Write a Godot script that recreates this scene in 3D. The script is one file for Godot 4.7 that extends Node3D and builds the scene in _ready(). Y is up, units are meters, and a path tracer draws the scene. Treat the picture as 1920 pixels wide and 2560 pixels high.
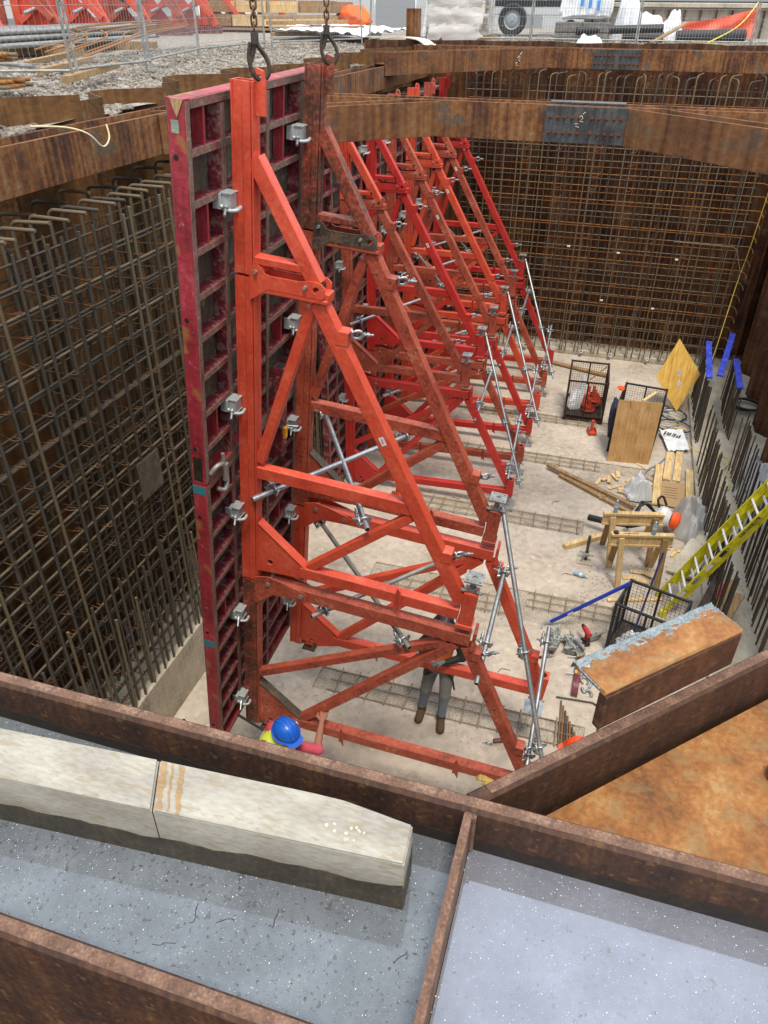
extends Node3D
# A sheet-piled construction pit with one-sided wall formwork on brace frames, seen from the top of the near waler beam.
var M := {}
var rng := RandomNumberGenerator.new()

func _ready() -> void:
	rng.seed = 20240611
	setup_view()
	make_materials()
	more_materials()
	build_ground()
	build_sheet_piles()
	build_beams()
	build_rebar()
	build_panels()
	build_frames()
	build_tubes()
	build_chains()
	build_near_details()
	build_floor_things()
	build_back_things()
	build_people()

func setup_view() -> void:
	var cam := Camera3D.new()
	cam.name = "camera"
	cam.transform = Transform3D(Basis(Vector3(0.956128, 0.007232, -0.292861), Vector3(-0.169621, 0.828740, -0.533309), Vector3(0.238849, 0.559587, 0.793608)), Vector3(0, 7.5, 0))
	cam.fov = 68.63
	cam.near = 0.05
	cam.far = 400.0
	add_child(cam)
	cam.current = true
	var sm := ProceduralSkyMaterial.new()
	sm.sky_top_color = Color(0.85, 0.885, 0.94)
	sm.sky_horizon_color = Color(0.93, 0.95, 0.97)
	sm.sky_curve = 0.35
	sm.ground_bottom_color = Color(0.35, 0.33, 0.3)
	sm.ground_horizon_color = Color(0.75, 0.75, 0.74)
	sm.energy_multiplier = 1.0
	var sky := Sky.new()
	sky.sky_material = sm
	var env := Environment.new()
	env.background_mode = Environment.BG_SKY
	env.sky = sky
	env.tonemap_mode = Environment.TONE_MAPPER_LINEAR
	env.tonemap_exposure = 2.2
	env.background_energy_multiplier = 1.0
	env.ambient_light_source = Environment.AMBIENT_SOURCE_SKY
	env.sdfgi_enabled = true
	env.ssao_enabled = true
	env.ssil_enabled = true
	var we := WorldEnvironment.new()
	we.name = "environment"
	we.environment = env
	add_child(we)
	var sun := DirectionalLight3D.new()
	sun.name = "sun"
	sun.light_energy = 0.5
	sun.light_color = Color(1.0, 0.96, 0.9)
	sun.light_angular_distance = 14.0
	sun.shadow_enabled = true
	sun.rotation_degrees = Vector3(-68, 28, 0)
	add_child(sun)

# ---------------------------------------------------------------- nodes
func numbered(par: Node, nm: String) -> String:
	var cnt: Dictionary = par.get_meta("name_counts", {})
	var k: int = cnt.get(nm, 0)
	cnt[nm] = k + 1
	par.set_meta("name_counts", cnt)
	return nm if k == 0 else "%s_%03d" % [nm, k]

func thing(nm: String, label: String, cat: String, group := "", pos := Vector3.ZERO, yaw := 0.0) -> Node3D:
	var o := Node3D.new()
	o.name = numbered(self, nm)
	add_child(o, true)
	o.position = pos
	o.rotation.y = yaw
	tag(o, label, cat, group)
	return o

func tag(o: Node, label: String, cat: String, group := "") -> void:
	o.set_meta("label", label)
	o.set_meta("category", cat)
	if group != "":
		o.set_meta("group", group)

func part(par: Node, nm: String, mesh: Mesh, mat: String, xf := Transform3D.IDENTITY) -> MeshInstance3D:
	var o := MeshInstance3D.new()
	o.mesh = mesh
	o.material_override = M[mat]
	o.name = numbered(par, nm)
	par.add_child(o, true)
	o.transform = xf
	return o

func structure(nm: String, mesh: Mesh, mat: String) -> MeshInstance3D:
	var o := part(self, nm, mesh, mat)
	o.set_meta("kind", "structure")
	return o

func stuff(o: Node) -> void:
	o.set_meta("kind", "stuff")

func at(p: Vector3, yaw := 0.0) -> Transform3D:
	return Transform3D(Basis(Vector3.UP, yaw), p)

# ---------------------------------------------------------------- mesh builder
class MB:
	var v := PackedVector3Array()
	var n := PackedVector3Array()
	var uv := PackedVector2Array()
	var col := PackedColorArray()
	var ix := PackedInt32Array()
	func vert(p: Vector3, nn: Vector3, t := Vector2.ZERO) -> int:
		v.append(p); n.append(nn); uv.append(t)
		return v.size() - 1
	func tri(a: int, b: int, c: int) -> void:
		var g := (v[b] - v[a]).cross(v[c] - v[a])
		if g.dot(n[a] + n[b] + n[c]) > 0.0:
			ix.append(a); ix.append(c); ix.append(b)
		else:
			ix.append(a); ix.append(b); ix.append(c)
	func quad(a: Vector3, b: Vector3, c: Vector3, d: Vector3, nn: Vector3) -> void:
		var i := vert(a, nn, Vector2(0, 0)); vert(b, nn, Vector2(1, 0)); vert(c, nn, Vector2(1, 1)); vert(d, nn, Vector2(0, 1))
		tri(i, i + 1, i + 2); tri(i, i + 2, i + 3)
	func face(a: Vector3, b: Vector3, c: Vector3, d: Vector3) -> void:
		var nn := (c - a).cross(d - b).normalized()
		quad(a, b, c, d, nn)
	func prism(a: Vector3, b: Vector3, prof: PackedVector2Array, x: Vector3, y: Vector3) -> void:
		# convex profile swept straight from a to b, capped
		var m := prof.size()
		var z := (b - a).normalized()
		var mid := Vector2.ZERO
		for q in prof:
			mid += q / float(m)
		for i in m:
			var p := prof[i]
			var q := prof[(i + 1) % m]
			if p.is_equal_approx(q):
				continue
			var e := (q - p).normalized()
			var o := Vector2(e.y, -e.x)
			if o.dot((p + q) * 0.5 - mid) < 0.0:
				o = -o
			quad(a + x * p.x + y * p.y, a + x * q.x + y * q.y, b + x * q.x + y * q.y, b + x * p.x + y * p.y, x * o.x + y * o.y)
		for s in 2:
			var base := a if s == 0 else b
			var nn := -z if s == 0 else z
			var i0 := v.size()
			for p in prof:
				vert(base + x * p.x + y * p.y, nn)
			for i in range(1, m - 1):
				tri(i0, i0 + i, i0 + i + 1)
	func bar(a: Vector3, b: Vector3, w: float, h: float, up := Vector3.UP, bev := 0.006) -> void:
		# chamfered rectangular bar from a to b: w across, h along up
		var z := (b - a).normalized()
		var y := (up - z * up.dot(z))
		if y.length() < 0.001:
			y = Vector3.RIGHT - z * z.x
		y = y.normalized()
		var x := y.cross(z)
		var c := minf(bev, minf(w, h) * 0.45)
		var W := w * 0.5
		var H := h * 0.5
		if c <= 0.0:
			prism(a, b, PackedVector2Array([Vector2(-W, -H), Vector2(W, -H), Vector2(W, H), Vector2(-W, H)]), x, y)
		else:
			prism(a, b, PackedVector2Array([Vector2(-W + c, -H), Vector2(W - c, -H), Vector2(W, -H + c), Vector2(W, H - c), Vector2(W - c, H), Vector2(-W + c, H), Vector2(-W, H - c), Vector2(-W, -H + c)]), x, y)
	func box(c: Vector3, s: Vector3, bev := 0.004) -> void:
		if s.x >= s.y and s.x >= s.z:
			bar(c - Vector3(s.x * 0.5, 0, 0), c + Vector3(s.x * 0.5, 0, 0), s.z, s.y, Vector3.UP, bev)
		elif s.z >= s.y:
			bar(c - Vector3(0, 0, s.z * 0.5), c + Vector3(0, 0, s.z * 0.5), s.x, s.y, Vector3.UP, bev)
		else:
			bar(c - Vector3(0, s.y * 0.5, 0), c + Vector3(0, s.y * 0.5, 0), s.x, s.z, Vector3.BACK, bev)
	func sweep(pts: Array, r: float, k := 8, cap := true, uvs := 1.0, r_end := -1.0) -> void:
		var m := pts.size()
		var t0: Vector3 = (pts[1] - pts[0]).normalized()
		var x := t0.cross(Vector3.UP if absf(t0.y) < 0.9 else Vector3.RIGHT).normalized()
		var rows := []
		var along := 0.0
		for i in m:
			var t: Vector3
			if i == 0:
				t = t0
			elif i == m - 1:
				t = (pts[i] - pts[i - 1]).normalized()
			else:
				t = ((pts[i + 1] - pts[i]).normalized() + (pts[i] - pts[i - 1]).normalized()).normalized()
			if i > 0:
				along += (pts[i] - pts[i - 1]).length()
			x = (x - t * x.dot(t)).normalized()
			var y := t.cross(x)
			var rr := r if r_end < 0.0 else lerpf(r, r_end, float(i) / float(m - 1))
			var s := v.size()
			for j in k + 1:
				var an := TAU * j / k
				var d := x * cos(an) + y * sin(an)
				vert(pts[i] + d * rr, d, Vector2(float(j) / k, along * uvs))
			rows.append(s)
			if cap and (i == 0 or i == m - 1):
				var c := vert(pts[i], -t if i == 0 else t)
				var s2 := v.size()
				for j in k:
					var an := TAU * j / k
					vert(pts[i] + (x * cos(an) + y * sin(an)) * rr, n[c])
				for j in k:
					tri(c, s2 + j, s2 + (j + 1) % k)
		for i in m - 1:
			for j in k:
				var a: int = rows[i] + j
				var b: int = rows[i + 1] + j
				tri(a, a + 1, b + 1); tri(a, b + 1, b)
	func tube(a: Vector3, b: Vector3, r: float, k := 10, uvs := 1.0) -> void:
		sweep([a, b], r, k, true, uvs)
	func lathe(o: Vector3, axis: Vector3, prof: Array, k := 16) -> void:
		# prof: Vector2(radius, height) along axis; flat-shaded bands with smooth sides
		var z := axis.normalized()
		var x := z.cross(Vector3.UP if absf(z.y) < 0.9 else Vector3.RIGHT).normalized()
		var y := z.cross(x)
		for i in prof.size() - 1:
			var p: Vector2 = prof[i]
			var q: Vector2 = prof[i + 1]
			var e := (q - p).normalized()
			var s := v.size()
			for j in k + 1:
				var an := TAU * j / k
				var d := x * cos(an) + y * sin(an)
				var nn := d * e.y - z * e.x
				vert(o + d * p.x + z * p.y, nn, Vector2(float(j) / k, 0))
				vert(o + d * q.x + z * q.y, nn, Vector2(float(j) / k, 1))
			for j in k:
				var a := s + j * 2
				if p.x > 0.0001:
					tri(a, a + 2, a + 1)
				if q.x > 0.0001:
					tri(a + 1, a + 2, a + 3)
	func plate(poly: PackedVector2Array, th: float, o := Vector3.ZERO, x := Vector3.RIGHT, y := Vector3.UP, hole := Vector3.ZERO) -> void:
		# polygon in the x-y plane extruded by th along x cross y; hole = (x, y, radius)
		var z := x.cross(y).normalized()
		var pl := poly
		if Geometry2D.is_polygon_clockwise(pl):
			pl = pl.duplicate(); pl.reverse()
		var outer := pl
		if hole.z > 0.0:
			# bridge from the vertex nearest the hole
			var best := 0
			var c := Vector2(hole.x, hole.y)
			for i in pl.size():
				if pl[i].distance_to(c) < pl[best].distance_to(c):
					best = i
			var a0 := (pl[best] - c).angle()
			var full := PackedVector2Array()
			for i in pl.size() + 1:
				full.append(pl[(best + i) % pl.size()])
			for j in 13:
				full.append(c + Vector2.from_angle(a0 - TAU * j / 12.0) * hole.z)
			pl = full
			var s := v.size()
			for j in 13:
				var d := Vector2.from_angle(TAU * j / 12.0)
				var nn := -(x * d.x + y * d.y)
				var p := c + d * hole.z
				vert(o + x * p.x + y * p.y + z * th * 0.5, nn); vert(o + x * p.x + y * p.y - z * th * 0.5, nn)
			for j in 12:
				tri(s + j * 2, s + j * 2 + 1, s + j * 2 + 2); tri(s + j * 2 + 1, s + j * 2 + 3, s + j * 2 + 2)
		var tris := Geometry2D.triangulate_polygon(pl)
		for sgn in [1.0, -1.0]:
			var s := v.size()
			for p in pl:
				vert(o + x * p.x + y * p.y + z * th * 0.5 * sgn, z * sgn)
			for i in range(0, tris.size(), 3):
				tri(s + tris[i], s + tris[i + 1], s + tris[i + 2])
		for i in outer.size():
			var p := outer[i]
			var q := outer[(i + 1) % outer.size()]
			var e := (q - p).normalized()
			var nn := x * e.y - y * e.x
			quad(o + x * p.x + y * p.y + z * th * 0.5, o + x * q.x + y * q.y + z * th * 0.5, o + x * q.x + y * q.y - z * th * 0.5, o + x * p.x + y * p.y - z * th * 0.5, nn)
	func mesh() -> ArrayMesh:
		var arr := []
		arr.resize(Mesh.ARRAY_MAX)
		arr[Mesh.ARRAY_VERTEX] = v
		arr[Mesh.ARRAY_NORMAL] = n
		arr[Mesh.ARRAY_TEX_UV] = uv
		if col.size() == v.size():
			arr[Mesh.ARRAY_COLOR] = col
		arr[Mesh.ARRAY_INDEX] = ix
		var am := ArrayMesh.new()
		am.add_surface_from_arrays(Mesh.PRIMITIVE_TRIANGLES, arr)
		return am

func m_bar(a: Vector3, b: Vector3, w: float, h: float, up := Vector3.UP, bev := 0.006) -> ArrayMesh:
	var q := MB.new(); q.bar(a, b, w, h, up, bev); return q.mesh()
func m_box(c: Vector3, s: Vector3, bev := 0.004) -> ArrayMesh:
	var q := MB.new(); q.box(c, s, bev); return q.mesh()
func m_tube(a: Vector3, b: Vector3, r: float, k := 10, uvs := 1.0) -> ArrayMesh:
	var q := MB.new(); q.tube(a, b, r, k, uvs); return q.mesh()
func m_sweep(pts: Array, r: float, k := 8, uvs := 1.0) -> ArrayMesh:
	var q := MB.new(); q.sweep(pts, r, k, true, uvs); return q.mesh()
func m_plate(poly: PackedVector2Array, th: float, o := Vector3.ZERO, x := Vector3.RIGHT, y := Vector3.UP, hole := Vector3.ZERO) -> ArrayMesh:
	var q := MB.new(); q.plate(poly, th, o, x, y, hole); return q.mesh()
func m_lathe(o: Vector3, ax: Vector3, prof: Array, k := 16) -> ArrayMesh:
	var q := MB.new(); q.lathe(o, ax, prof, k); return q.mesh()

func smooth_path(pts: Array, steps := 6) -> Array:
	var c := Curve3D.new()
	for i in pts.size():
		var a: Vector3 = pts[maxi(i - 1, 0)]
		var b: Vector3 = pts[mini(i + 1, pts.size() - 1)]
		var t := (b - a) / 6.0
		c.add_point(pts[i], -t, t)
	var out := []
	for i in pts.size() - 1:
		for j in steps:
			out.append(c.sample(i, float(j) / steps))
	out.append(pts[-1])
	return out

# a bumpy sheet over a grid: f(i, j) gives the point
func m_grid(nu: int, nv: int, f: Callable, thick := 0.0) -> ArrayMesh:
	var q := MB.new()
	var P := PackedVector3Array()
	for j in nv + 1:
		for i in nu + 1:
			P.append(f.call(float(i) / nu, float(j) / nv))
	var N := PackedVector3Array()
	for j in nv + 1:
		for i in nu + 1:
			var a: Vector3 = P[j * (nu + 1) + mini(i + 1, nu)] - P[j * (nu + 1) + maxi(i - 1, 0)]
			var b: Vector3 = P[mini(j + 1, nv) * (nu + 1) + i] - P[maxi(j - 1, 0) * (nu + 1) + i]
			N.append(b.cross(a).normalized())
	var sides := 1 if thick <= 0.0 else 2
	for s in sides:
		var base := q.v.size()
		for k in P.size():
			var nn := N[k] if s == 0 else -N[k]
			q.vert(P[k] if s == 0 else P[k] - N[k] * thick, nn, Vector2(float(k % (nu + 1)) / nu, float(k / (nu + 1)) / nv))
		for j in nv:
			for i in nu:
				var a := base + j * (nu + 1) + i
				q.tri(a, a + 1, a + nu + 2); q.tri(a, a + nu + 2, a + nu + 1)
	return q.mesh()

# ---------------------------------------------------------------- materials
func noise_bytes(sd: int, freq: float, sx := 512, sy := 512, oct := 4) -> PackedByteArray:
	var f := FastNoiseLite.new()
	f.seed = sd
	f.noise_type = FastNoiseLite.TYPE_SIMPLEX_SMOOTH
	f.frequency = freq
	f.fractal_type = FastNoiseLite.FRACTAL_FBM
	f.fractal_octaves = oct
	var im := f.get_seamless_image(sx, sy)
	if sx != 512 or sy != 512:
		im.resize(512, 512, Image.INTERPOLATE_CUBIC)
	im.convert(Image.FORMAT_L8)
	return im.get_data()

var seed_no := 1
# stops: colour ramp [[t, hex], ...]; mixes coarse, fine and vertical-streak noise; spots: [freq, threshold, hex, opacity]
func surface(nm: String, stops: Array, mixv: Vector3, scale: float, rough: float, metal := 0.0, bump := 0.6, spots := [], f1 := 0.006, f2 := 0.05) -> StandardMaterial3D:
	seed_no += 7
	var a := noise_bytes(seed_no, f1)
	var b := noise_bytes(seed_no + 1, f2)
	var s := noise_bytes(seed_no + 2, 0.05, 512, 20, 3) if mixv.z > 0.0 else b
	var lut := PackedByteArray()
	var gr := Gradient.new()
	gr.offsets = PackedFloat32Array([0.0, 1.0])
	gr.colors = PackedColorArray([Color(stops[0][1]), Color(stops[-1][1])])
	for i in range(1, stops.size() - 1):
		gr.add_point(stops[i][0], Color(stops[i][1]))
	for i in 256:
		var c := gr.sample(i / 255.0)
		lut.append(c.r8); lut.append(c.g8); lut.append(c.b8)
	var out := PackedByteArray(); out.resize(512 * 512 * 3)
	var hgt := PackedByteArray(); hgt.resize(512 * 512)
	var tot := mixv.x + mixv.y + mixv.z
	var kx := mixv.x / tot
	var ky := mixv.y / tot
	var kz := mixv.z / tot
	var sp := []
	for q in spots:
		seed_no += 1
		sp.append([noise_bytes(seed_no, q[0]), int(q[1] * 255.0), Color(q[2]), q[3], 0.03 if q[0] < 0.02 else 0.09])
	for i in 512 * 512:
		var t := a[i] * kx + b[i] * ky + s[i] * kz
		t = clampf((t - 127.5) * 1.5 + 127.5, 0.0, 255.0)
		var k := int(t) * 3
		var r := lut[k]
		var g := lut[k + 1]
		var bb := lut[k + 2]
		for q in sp:
			var d: int = q[0][i] - q[1]
			if d > 0:
				var o: float = minf(d * q[4], 1.0) * q[3]
				var c: Color = q[2]
				r = int(lerpf(r, c.r8, o)); g = int(lerpf(g, c.g8, o)); bb = int(lerpf(bb, c.b8, o))
		out[i * 3] = r; out[i * 3 + 1] = g; out[i * 3 + 2] = bb
		hgt[i] = int(b[i] * 0.7 + t * 0.3)
	var im := Image.create_from_data(512, 512, false, Image.FORMAT_RGB8, out)
	var m := StandardMaterial3D.new()
	m.albedo_texture = ImageTexture.create_from_image(im)
	m.roughness = rough
	m.metallic = metal
	m.uv1_triplanar = true
	m.uv1_scale = Vector3.ONE * scale
	if bump > 0.0:
		var hi := Image.create_from_data(512, 512, false, Image.FORMAT_L8, hgt)
		hi.convert(Image.FORMAT_RGBA8)
		hi.bump_map_to_normal_map(4.0)
		m.normal_enabled = true
		m.normal_texture = ImageTexture.create_from_image(hi)
		m.normal_scale = bump
	M[nm] = m
	return m

func tinted(nm: String, base: String, tint: Color, rough := -1.0) -> void:
	var m: StandardMaterial3D = M[base].duplicate()
	m.albedo_color = tint
	if rough >= 0.0:
		m.roughness = rough
	M[nm] = m

func plain(nm: String, hex: String, rough := 0.6, metal := 0.0) -> StandardMaterial3D:
	var m := StandardMaterial3D.new()
	m.albedo_color = Color(hex)
	m.roughness = rough
	m.metallic = metal
	M[nm] = m
	return m

func make_materials() -> void:
	# brace frames: orange-red paint, chipped, dusty
	surface("orange", [[0, "b03c26"], [0.35, "c0452d"], [0.7, "c94e34"], [1, "d2644a"]], Vector3(1, 0.7, 0), 0.7, 0.5, 0.0, 0.18, [[0.035, 0.84, "74402f", 0.5], [0.10, 0.84, "c9a594", 0.45], [0.02, 0.74, "c0705a", 0.3]])
	surface("orange_worn", [[0, "6c3022"], [0.35, "96412c"], [0.7, "a64d36"], [1, "b67059"]], Vector3(1, 0.8, 0), 0.7, 0.6, 0.0, 0.25, [[0.03, 0.78, "4b382f", 0.7], [0.1, 0.80, "b99f8d", 0.55]])
	tinted("orange_deep", "orange", Color(0.9, 0.62, 0.78))
	surface("rust_paint", [[0, "33211a"], [0.35, "5a3526"], [0.55, "7c3c2a"], [0.75, "a6452f"], [1, "8d7a6b"]], Vector3(1, 0.9, 0.3), 0.8, 0.65, 0.1, 0.35, [[0.05, 0.74, "6f6a62", 0.8]])
	surface("dirty_plate", [[0, "2b2621"], [0.5, "4b4238"], [0.8, "6a5c4c"], [1, "7e4a38"]], Vector3(1, 0.9, 0), 1.2, 0.6, 0.2, 0.35)
	# wall formwork
	surface("panel_red", [[0, "3b1016"], [0.4, "5f1a23"], [0.65, "722128"], [0.85, "824646"], [1, "94857a"]], Vector3(1, 1.0, 0), 0.9, 0.6, 0.0, 0.3, [[0.015, 0.56, "85766a", 0.7], [0.05, 0.78, "a89c8f", 0.5]])
	surface("panel_side", [[0, "66171d"], [0.4, "87222b"], [0.7, "962b35"], [1, "a45a5c"]], Vector3(1, 0.6, 0.5), 0.6, 0.55, 0.0, 0.25, [[0.010, 0.66, "8a6a2e", 0.7], [0.03, 0.84, "a9938c", 0.5]])
	surface("panel_edge", [[0, "4a382f"], [0.45, "6d564a"], [0.75, "80695c"], [1, "968272"]], Vector3(1, 0.9, 0.2), 0.9, 0.6, 0.1, 0.3, [[0.03, 0.72, "8f3a40", 0.6]])
	surface("panel_ply", [[0, "2f2820"], [0.5, "4a4034"], [0.8, "5b4f40"], [1, "70634f"]], Vector3(1, 0.7, 0.7), 0.5, 0.8, 0.0, 0.15, [[0.02, 0.76, "8b8276", 0.5]])
	# steel
	surface("galv", [[0, "7e8385"], [0.5, "a6abad"], [0.8, "bcc1c3"], [1, "d3d6d6"]], Vector3(0.8, 1, 0), 2.2, 0.42, 0.75, 0.1)
	surface("galv_dull", [[0, "6c6d6a"], [0.5, "93948f"], [0.8, "aaa9a1"], [1, "bdb9ac"]], Vector3(1, 1, 0), 2.0, 0.55, 0.5, 0.2, [[0.03, 0.72, "8a7c66", 0.6]])
	surface("clamp_grey", [[0, "8e9494"], [0.5, "aab0af"], [1, "c6cac8"]], Vector3(1, 0.8, 0), 2.0, 0.5, 0.3, 0.12)
	surface("dark_steel", [[0, "241f1b"], [0.5, "40372f"], [0.8, "554539"], [1, "6b5a4a"]], Vector3(1, 1, 0), 1.5, 0.6, 0.4, 0.3)
	# rusted beams and sheet piles
	surface("rust_beam", [[0, "2b1a10"], [0.3, "53301a"], [0.5, "6d431f"], [0.68, "80552d"], [0.85, "775d45"], [1, "9c7746"]], Vector3(1.0, 0.5, 1.0), 0.45, 0.75, 0.15, 0.35, [[0.006, 0.70, "45474a", 0.55], [0.1, 0.84, "c79a5a", 0.6]])
	surface("rust_edge", [[0, "4d3629"], [0.35, "5f4434"], [0.6, "6c5040"], [0.8, "795d4a"], [1, "866a54"]], Vector3(0.9, 0.7, 0), 6.0, 0.75, 0.15, 0.5, [[0.05, 0.78, "9a7a50", 0.5], [0.012, 0.68, "42332f", 0.55], [0.13, 0.85, "c2ab8c", 0.6]])
	surface("rust_flank", [[0, "21140d"], [0.35, "372013"], [0.6, "472b19"], [0.85, "573920"], [1, "6a4e30"]], Vector3(0.9, 0.7, 0.5), 2.4, 0.7, 0.15, 0.5, [[0.03, 0.74, "6f5a34", 0.6]])
	surface("rust_web", [[0, "5a3c20"], [0.3, "764a22"], [0.55, "865628"], [0.8, "936534"], [1, "98774c"]], Vector3(1.1, 0.6, 0), 2.6, 0.8, 0.05, 0.45, [[0.11, 0.83, "40332a", 0.7], [0.012, 0.62, "7d6a48", 0.45], [0.15, 0.88, "e3d6c2", 0.6]])
	surface("rust_bar", [[0, "5c3216"], [0.35, "93561f"], [0.6, "b97a35"], [0.85, "cc9450"], [1, "8d6b45"]], Vector3(0.9, 1.1, 0), 4.0, 0.8, 0.05, 0.6, [[0.08, 0.78, "54341c", 0.7]])
	surface("sheet_pile", [[0, "1a0e08"], [0.3, "3a1f0f"], [0.5, "573114"], [0.7, "6d431e"], [0.88, "78603f"], [1, "8a7554"]], Vector3(0.9, 0.6, 1.1), 0.35, 0.8, 0.1, 0.4, [[0.012, 0.70, "7b7263", 0.55]])
	surface("sheet_top", [[0, "3a2411"], [0.4, "62421e"], [0.7, "7c5a33"], [1, "9a7e52"]], Vector3(0.9, 0.6, 1.1), 0.5, 0.8, 0.05, 0.35, [[0.012, 0.72, "6b6a5e", 0.5]])
	# reinforcement: lugs as relief, on the bar's own coordinates
	bar_material("rebar", "3d3934", "665e52", 0.5)
	bar_material("rebar_tan", "554b3d", "85765c", 0.65)
	bar_material("rebar_dark", "38342f", "5f574d", 0.55)
	bar_material("rebar_rust", "7a4c26", "a87843", 0.8)
	surface("tie_wire", [[0, "3a261a"], [1, "7a5638"]], Vector3(1, 1, 0), 3.0, 0.7, 0.2, 0.0)
	# mineral
	surface("concrete", [[0, "93877a"], [0.35, "aca091"], [0.65, "b7ab9c"], [1, "c4baac"]], Vector3(1.0, 0.6, 0), 0.26, 0.85, 0.0, 0.35, [[0.012, 0.66, "988d81", 0.4], [0.06, 0.78, "8a8075", 0.45], [0.03, 0.76, "d0c6b6", 0.4], [0.14, 0.82, "6f665a", 0.6]])
	surface("concrete_rough", [[0, "746b60"], [0.4, "9a8f80"], [0.7, "b3a897"], [1, "cbc1b0"]], Vector3(0.5, 1.4, 0), 1.6, 0.95, 0.0, 1.2, [[0.08, 0.74, "6a6259", 0.7]])
	surface("concrete_wall", [[0, "8d8474"], [0.4, "aea592"], [0.7, "bbb2a0"], [1, "ccc5b6"]], Vector3(1, 0.6, 0.5), 0.5, 0.85, 0.0, 0.35, [[0.05, 0.80, "8a8172", 0.6]])
	surface("stone", [[0, "6d675f"], [0.4, "948d84"], [0.7, "b0a99f"], [1, "cdc7bd"]], Vector3(0.6, 1.0, 0), 6.0, 0.95, 0.0, 0.6)
	M["stone"].vertex_color_use_as_albedo = true
	surface("ground", [[0, "5b554d"], [0.4, "857e73"], [0.7, "a1998d"], [1, "bfb8ac"]], Vector3(0.6, 1.4, 0), 0.9, 0.95, 0.0, 1.2)
	# wood
	surface("wood_pale", [[0, "a98a58"], [0.4, "c9ab76"], [0.7, "d6bc8a"], [1, "e2cda2"]], Vector3(0.6, 0.4, 1.3), 1.6, 0.75, 0.0, 0.2)
	surface("wood_brown", [[0, "6a5238"], [0.4, "8b6e4a"], [0.7, "a1835c"], [1, "b89b72"]], Vector3(0.6, 0.5, 1.3), 1.4, 0.8, 0.0, 0.25)
	surface("plywood", [[0, "8a673c"], [0.4, "a98252"], [0.7, "b8925f"], [1, "c8a775"]], Vector3(1, 0.4, 0.8), 0.7, 0.75, 0.0, 0.12, [[0.04, 0.82, "6a4a2a", 0.7], [0.03, 0.82, "d3bd98", 0.6]])
	surface("timber_wet", [[0, "7c766b"], [0.35, "8b857a"], [0.65, "959083"], [1, "a19c90"]], Vector3(1, 0.8, 0), 2.4, 0.75, 0.0, 0.15, [[0.02, 0.70, "85785e", 0.5], [0.08, 0.80, "776c58", 0.6]])
	M["timber_wet"].uv1_scale = Vector3(1.6, 5, 5)
	surface("yellow_board", [[0, "c08a2e"], [0.4, "dcab4a"], [0.7, "e6bd62"], [1, "efd087"]], Vector3(0.7, 0.4, 1.2), 0.9, 0.55, 0.0, 0.12)
	# plastics, cloth, paint
	surface("yellow_paint", [[0, "8f8a10"], [0.4, "c4bc18"], [0.8, "d6cf2a"], [1, "e3dd6a"]], Vector3(1, 0.7, 0), 1.3, 0.5, 0.0, 0.1, [[0.04, 0.80, "7e7a3a", 0.7]])
	surface("blue_board", [[0, "27339a"], [0.5, "3344b8"], [0.8, "4256c8"], [1, "7f8edb"]], Vector3(1, 0.8, 0), 1.4, 0.55, 0.0, 0.15, [[0.05, 0.80, "c3c8dd", 0.7]])
	surface("white_cloth", [[0, "b9bcc0"], [0.5, "dcdfe2"], [1, "eceef0"]], Vector3(1, 0.6, 0), 1.3, 0.8, 0.0, 0.3)
	surface("tarp_orange", [[0, "c4442a"], [0.5, "dd5a3c"], [1, "e87a5c"]], Vector3(1, 0.6, 0), 0.5, 0.6, 0.0, 0.25)
	surface("wrapped_load", [[0, "9a958e"], [0.4, "b6b1ab"], [0.7, "c4c0bb"], [1, "d8d6d3"]], Vector3(1, 0.2, 0), 0.5, 0.35, 0.0, 0.15)
	M["wrapped_load"].uv1_scale = Vector3(0.25, 1.2, 1.2)
	surface("block_grey", [[0, "55524e"], [0.5, "716d68"], [1, "8f8a84"]], Vector3(1, 1, 0), 1.5, 0.9, 0.0, 0.5)
	surface("splash", [[0, "4a555a"], [0.5, "6f7a7e"], [0.8, "8a9498"], [1, "a9b1b4"]], Vector3(1, 1.2, 0), 9.0, 0.6, 0.0, 0.8)
	surface("denim", [[0, "55636f"], [0.4, "7d8a92"], [0.7, "8d958f"], [1, "a5a592"]], Vector3(1, 0.8, 0), 3.0, 0.9, 0.0, 0.4)
	M["denim"].vertex_color_use_as_albedo = true
	plain("black", "1c1c1e", 0.55); plain("black_metal", "26272b", 0.5, 0.3); plain("rubber", "2c2c2e", 0.8)
	plain("blue_paint", "1f3fa6", 0.35); plain("blue_helmet", "1f5fc4", 0.28); plain("orange_plastic", "e8541a", 0.4)
	plain("white_plastic", "cfd2d2", 0.4); plain("red_plastic", "b3202a", 0.4); plain("bottle_blue", "7fa3b8", 0.2)
	plain("print_dark", "2a2c30", 0.8); plain("print_red", "c8321e", 0.5); plain("navy_cloth", "26314a", 0.95)
	plain("yellow_line", "d8bf4a", 0.6); plain("rope", "c9bf9a", 0.9); plain("hole_dark", "14110f", 0.9); plain("hi_vis_orange", "f0641e", 0.7)
	plain("yellow_part", "d9a21c", 0.45); plain("glove_yellow", "b8963e", 0.9); plain("grey_paint", "8e9396", 0.5); plain("white_paint", "cfd0ce", 0.5)
	plain("teal_paint", "2f6f78", 0.6); plain("chalk", "d8d4c4", 0.9); plain("cardboard", "a98b63", 0.9); plain("sky_blue_print", "3f8fd0", 0.7)
	var pb := plain("clear_plastic", "e3e6e6", 0.25); pb.transparency = BaseMaterial3D.TRANSPARENCY_ALPHA; pb.albedo_color.a = 0.5
	var wt := plain("water", "7d8184", 0.03); wt.transparency = BaseMaterial3D.TRANSPARENCY_ALPHA; wt.albedo_color.a = 0.12
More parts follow.
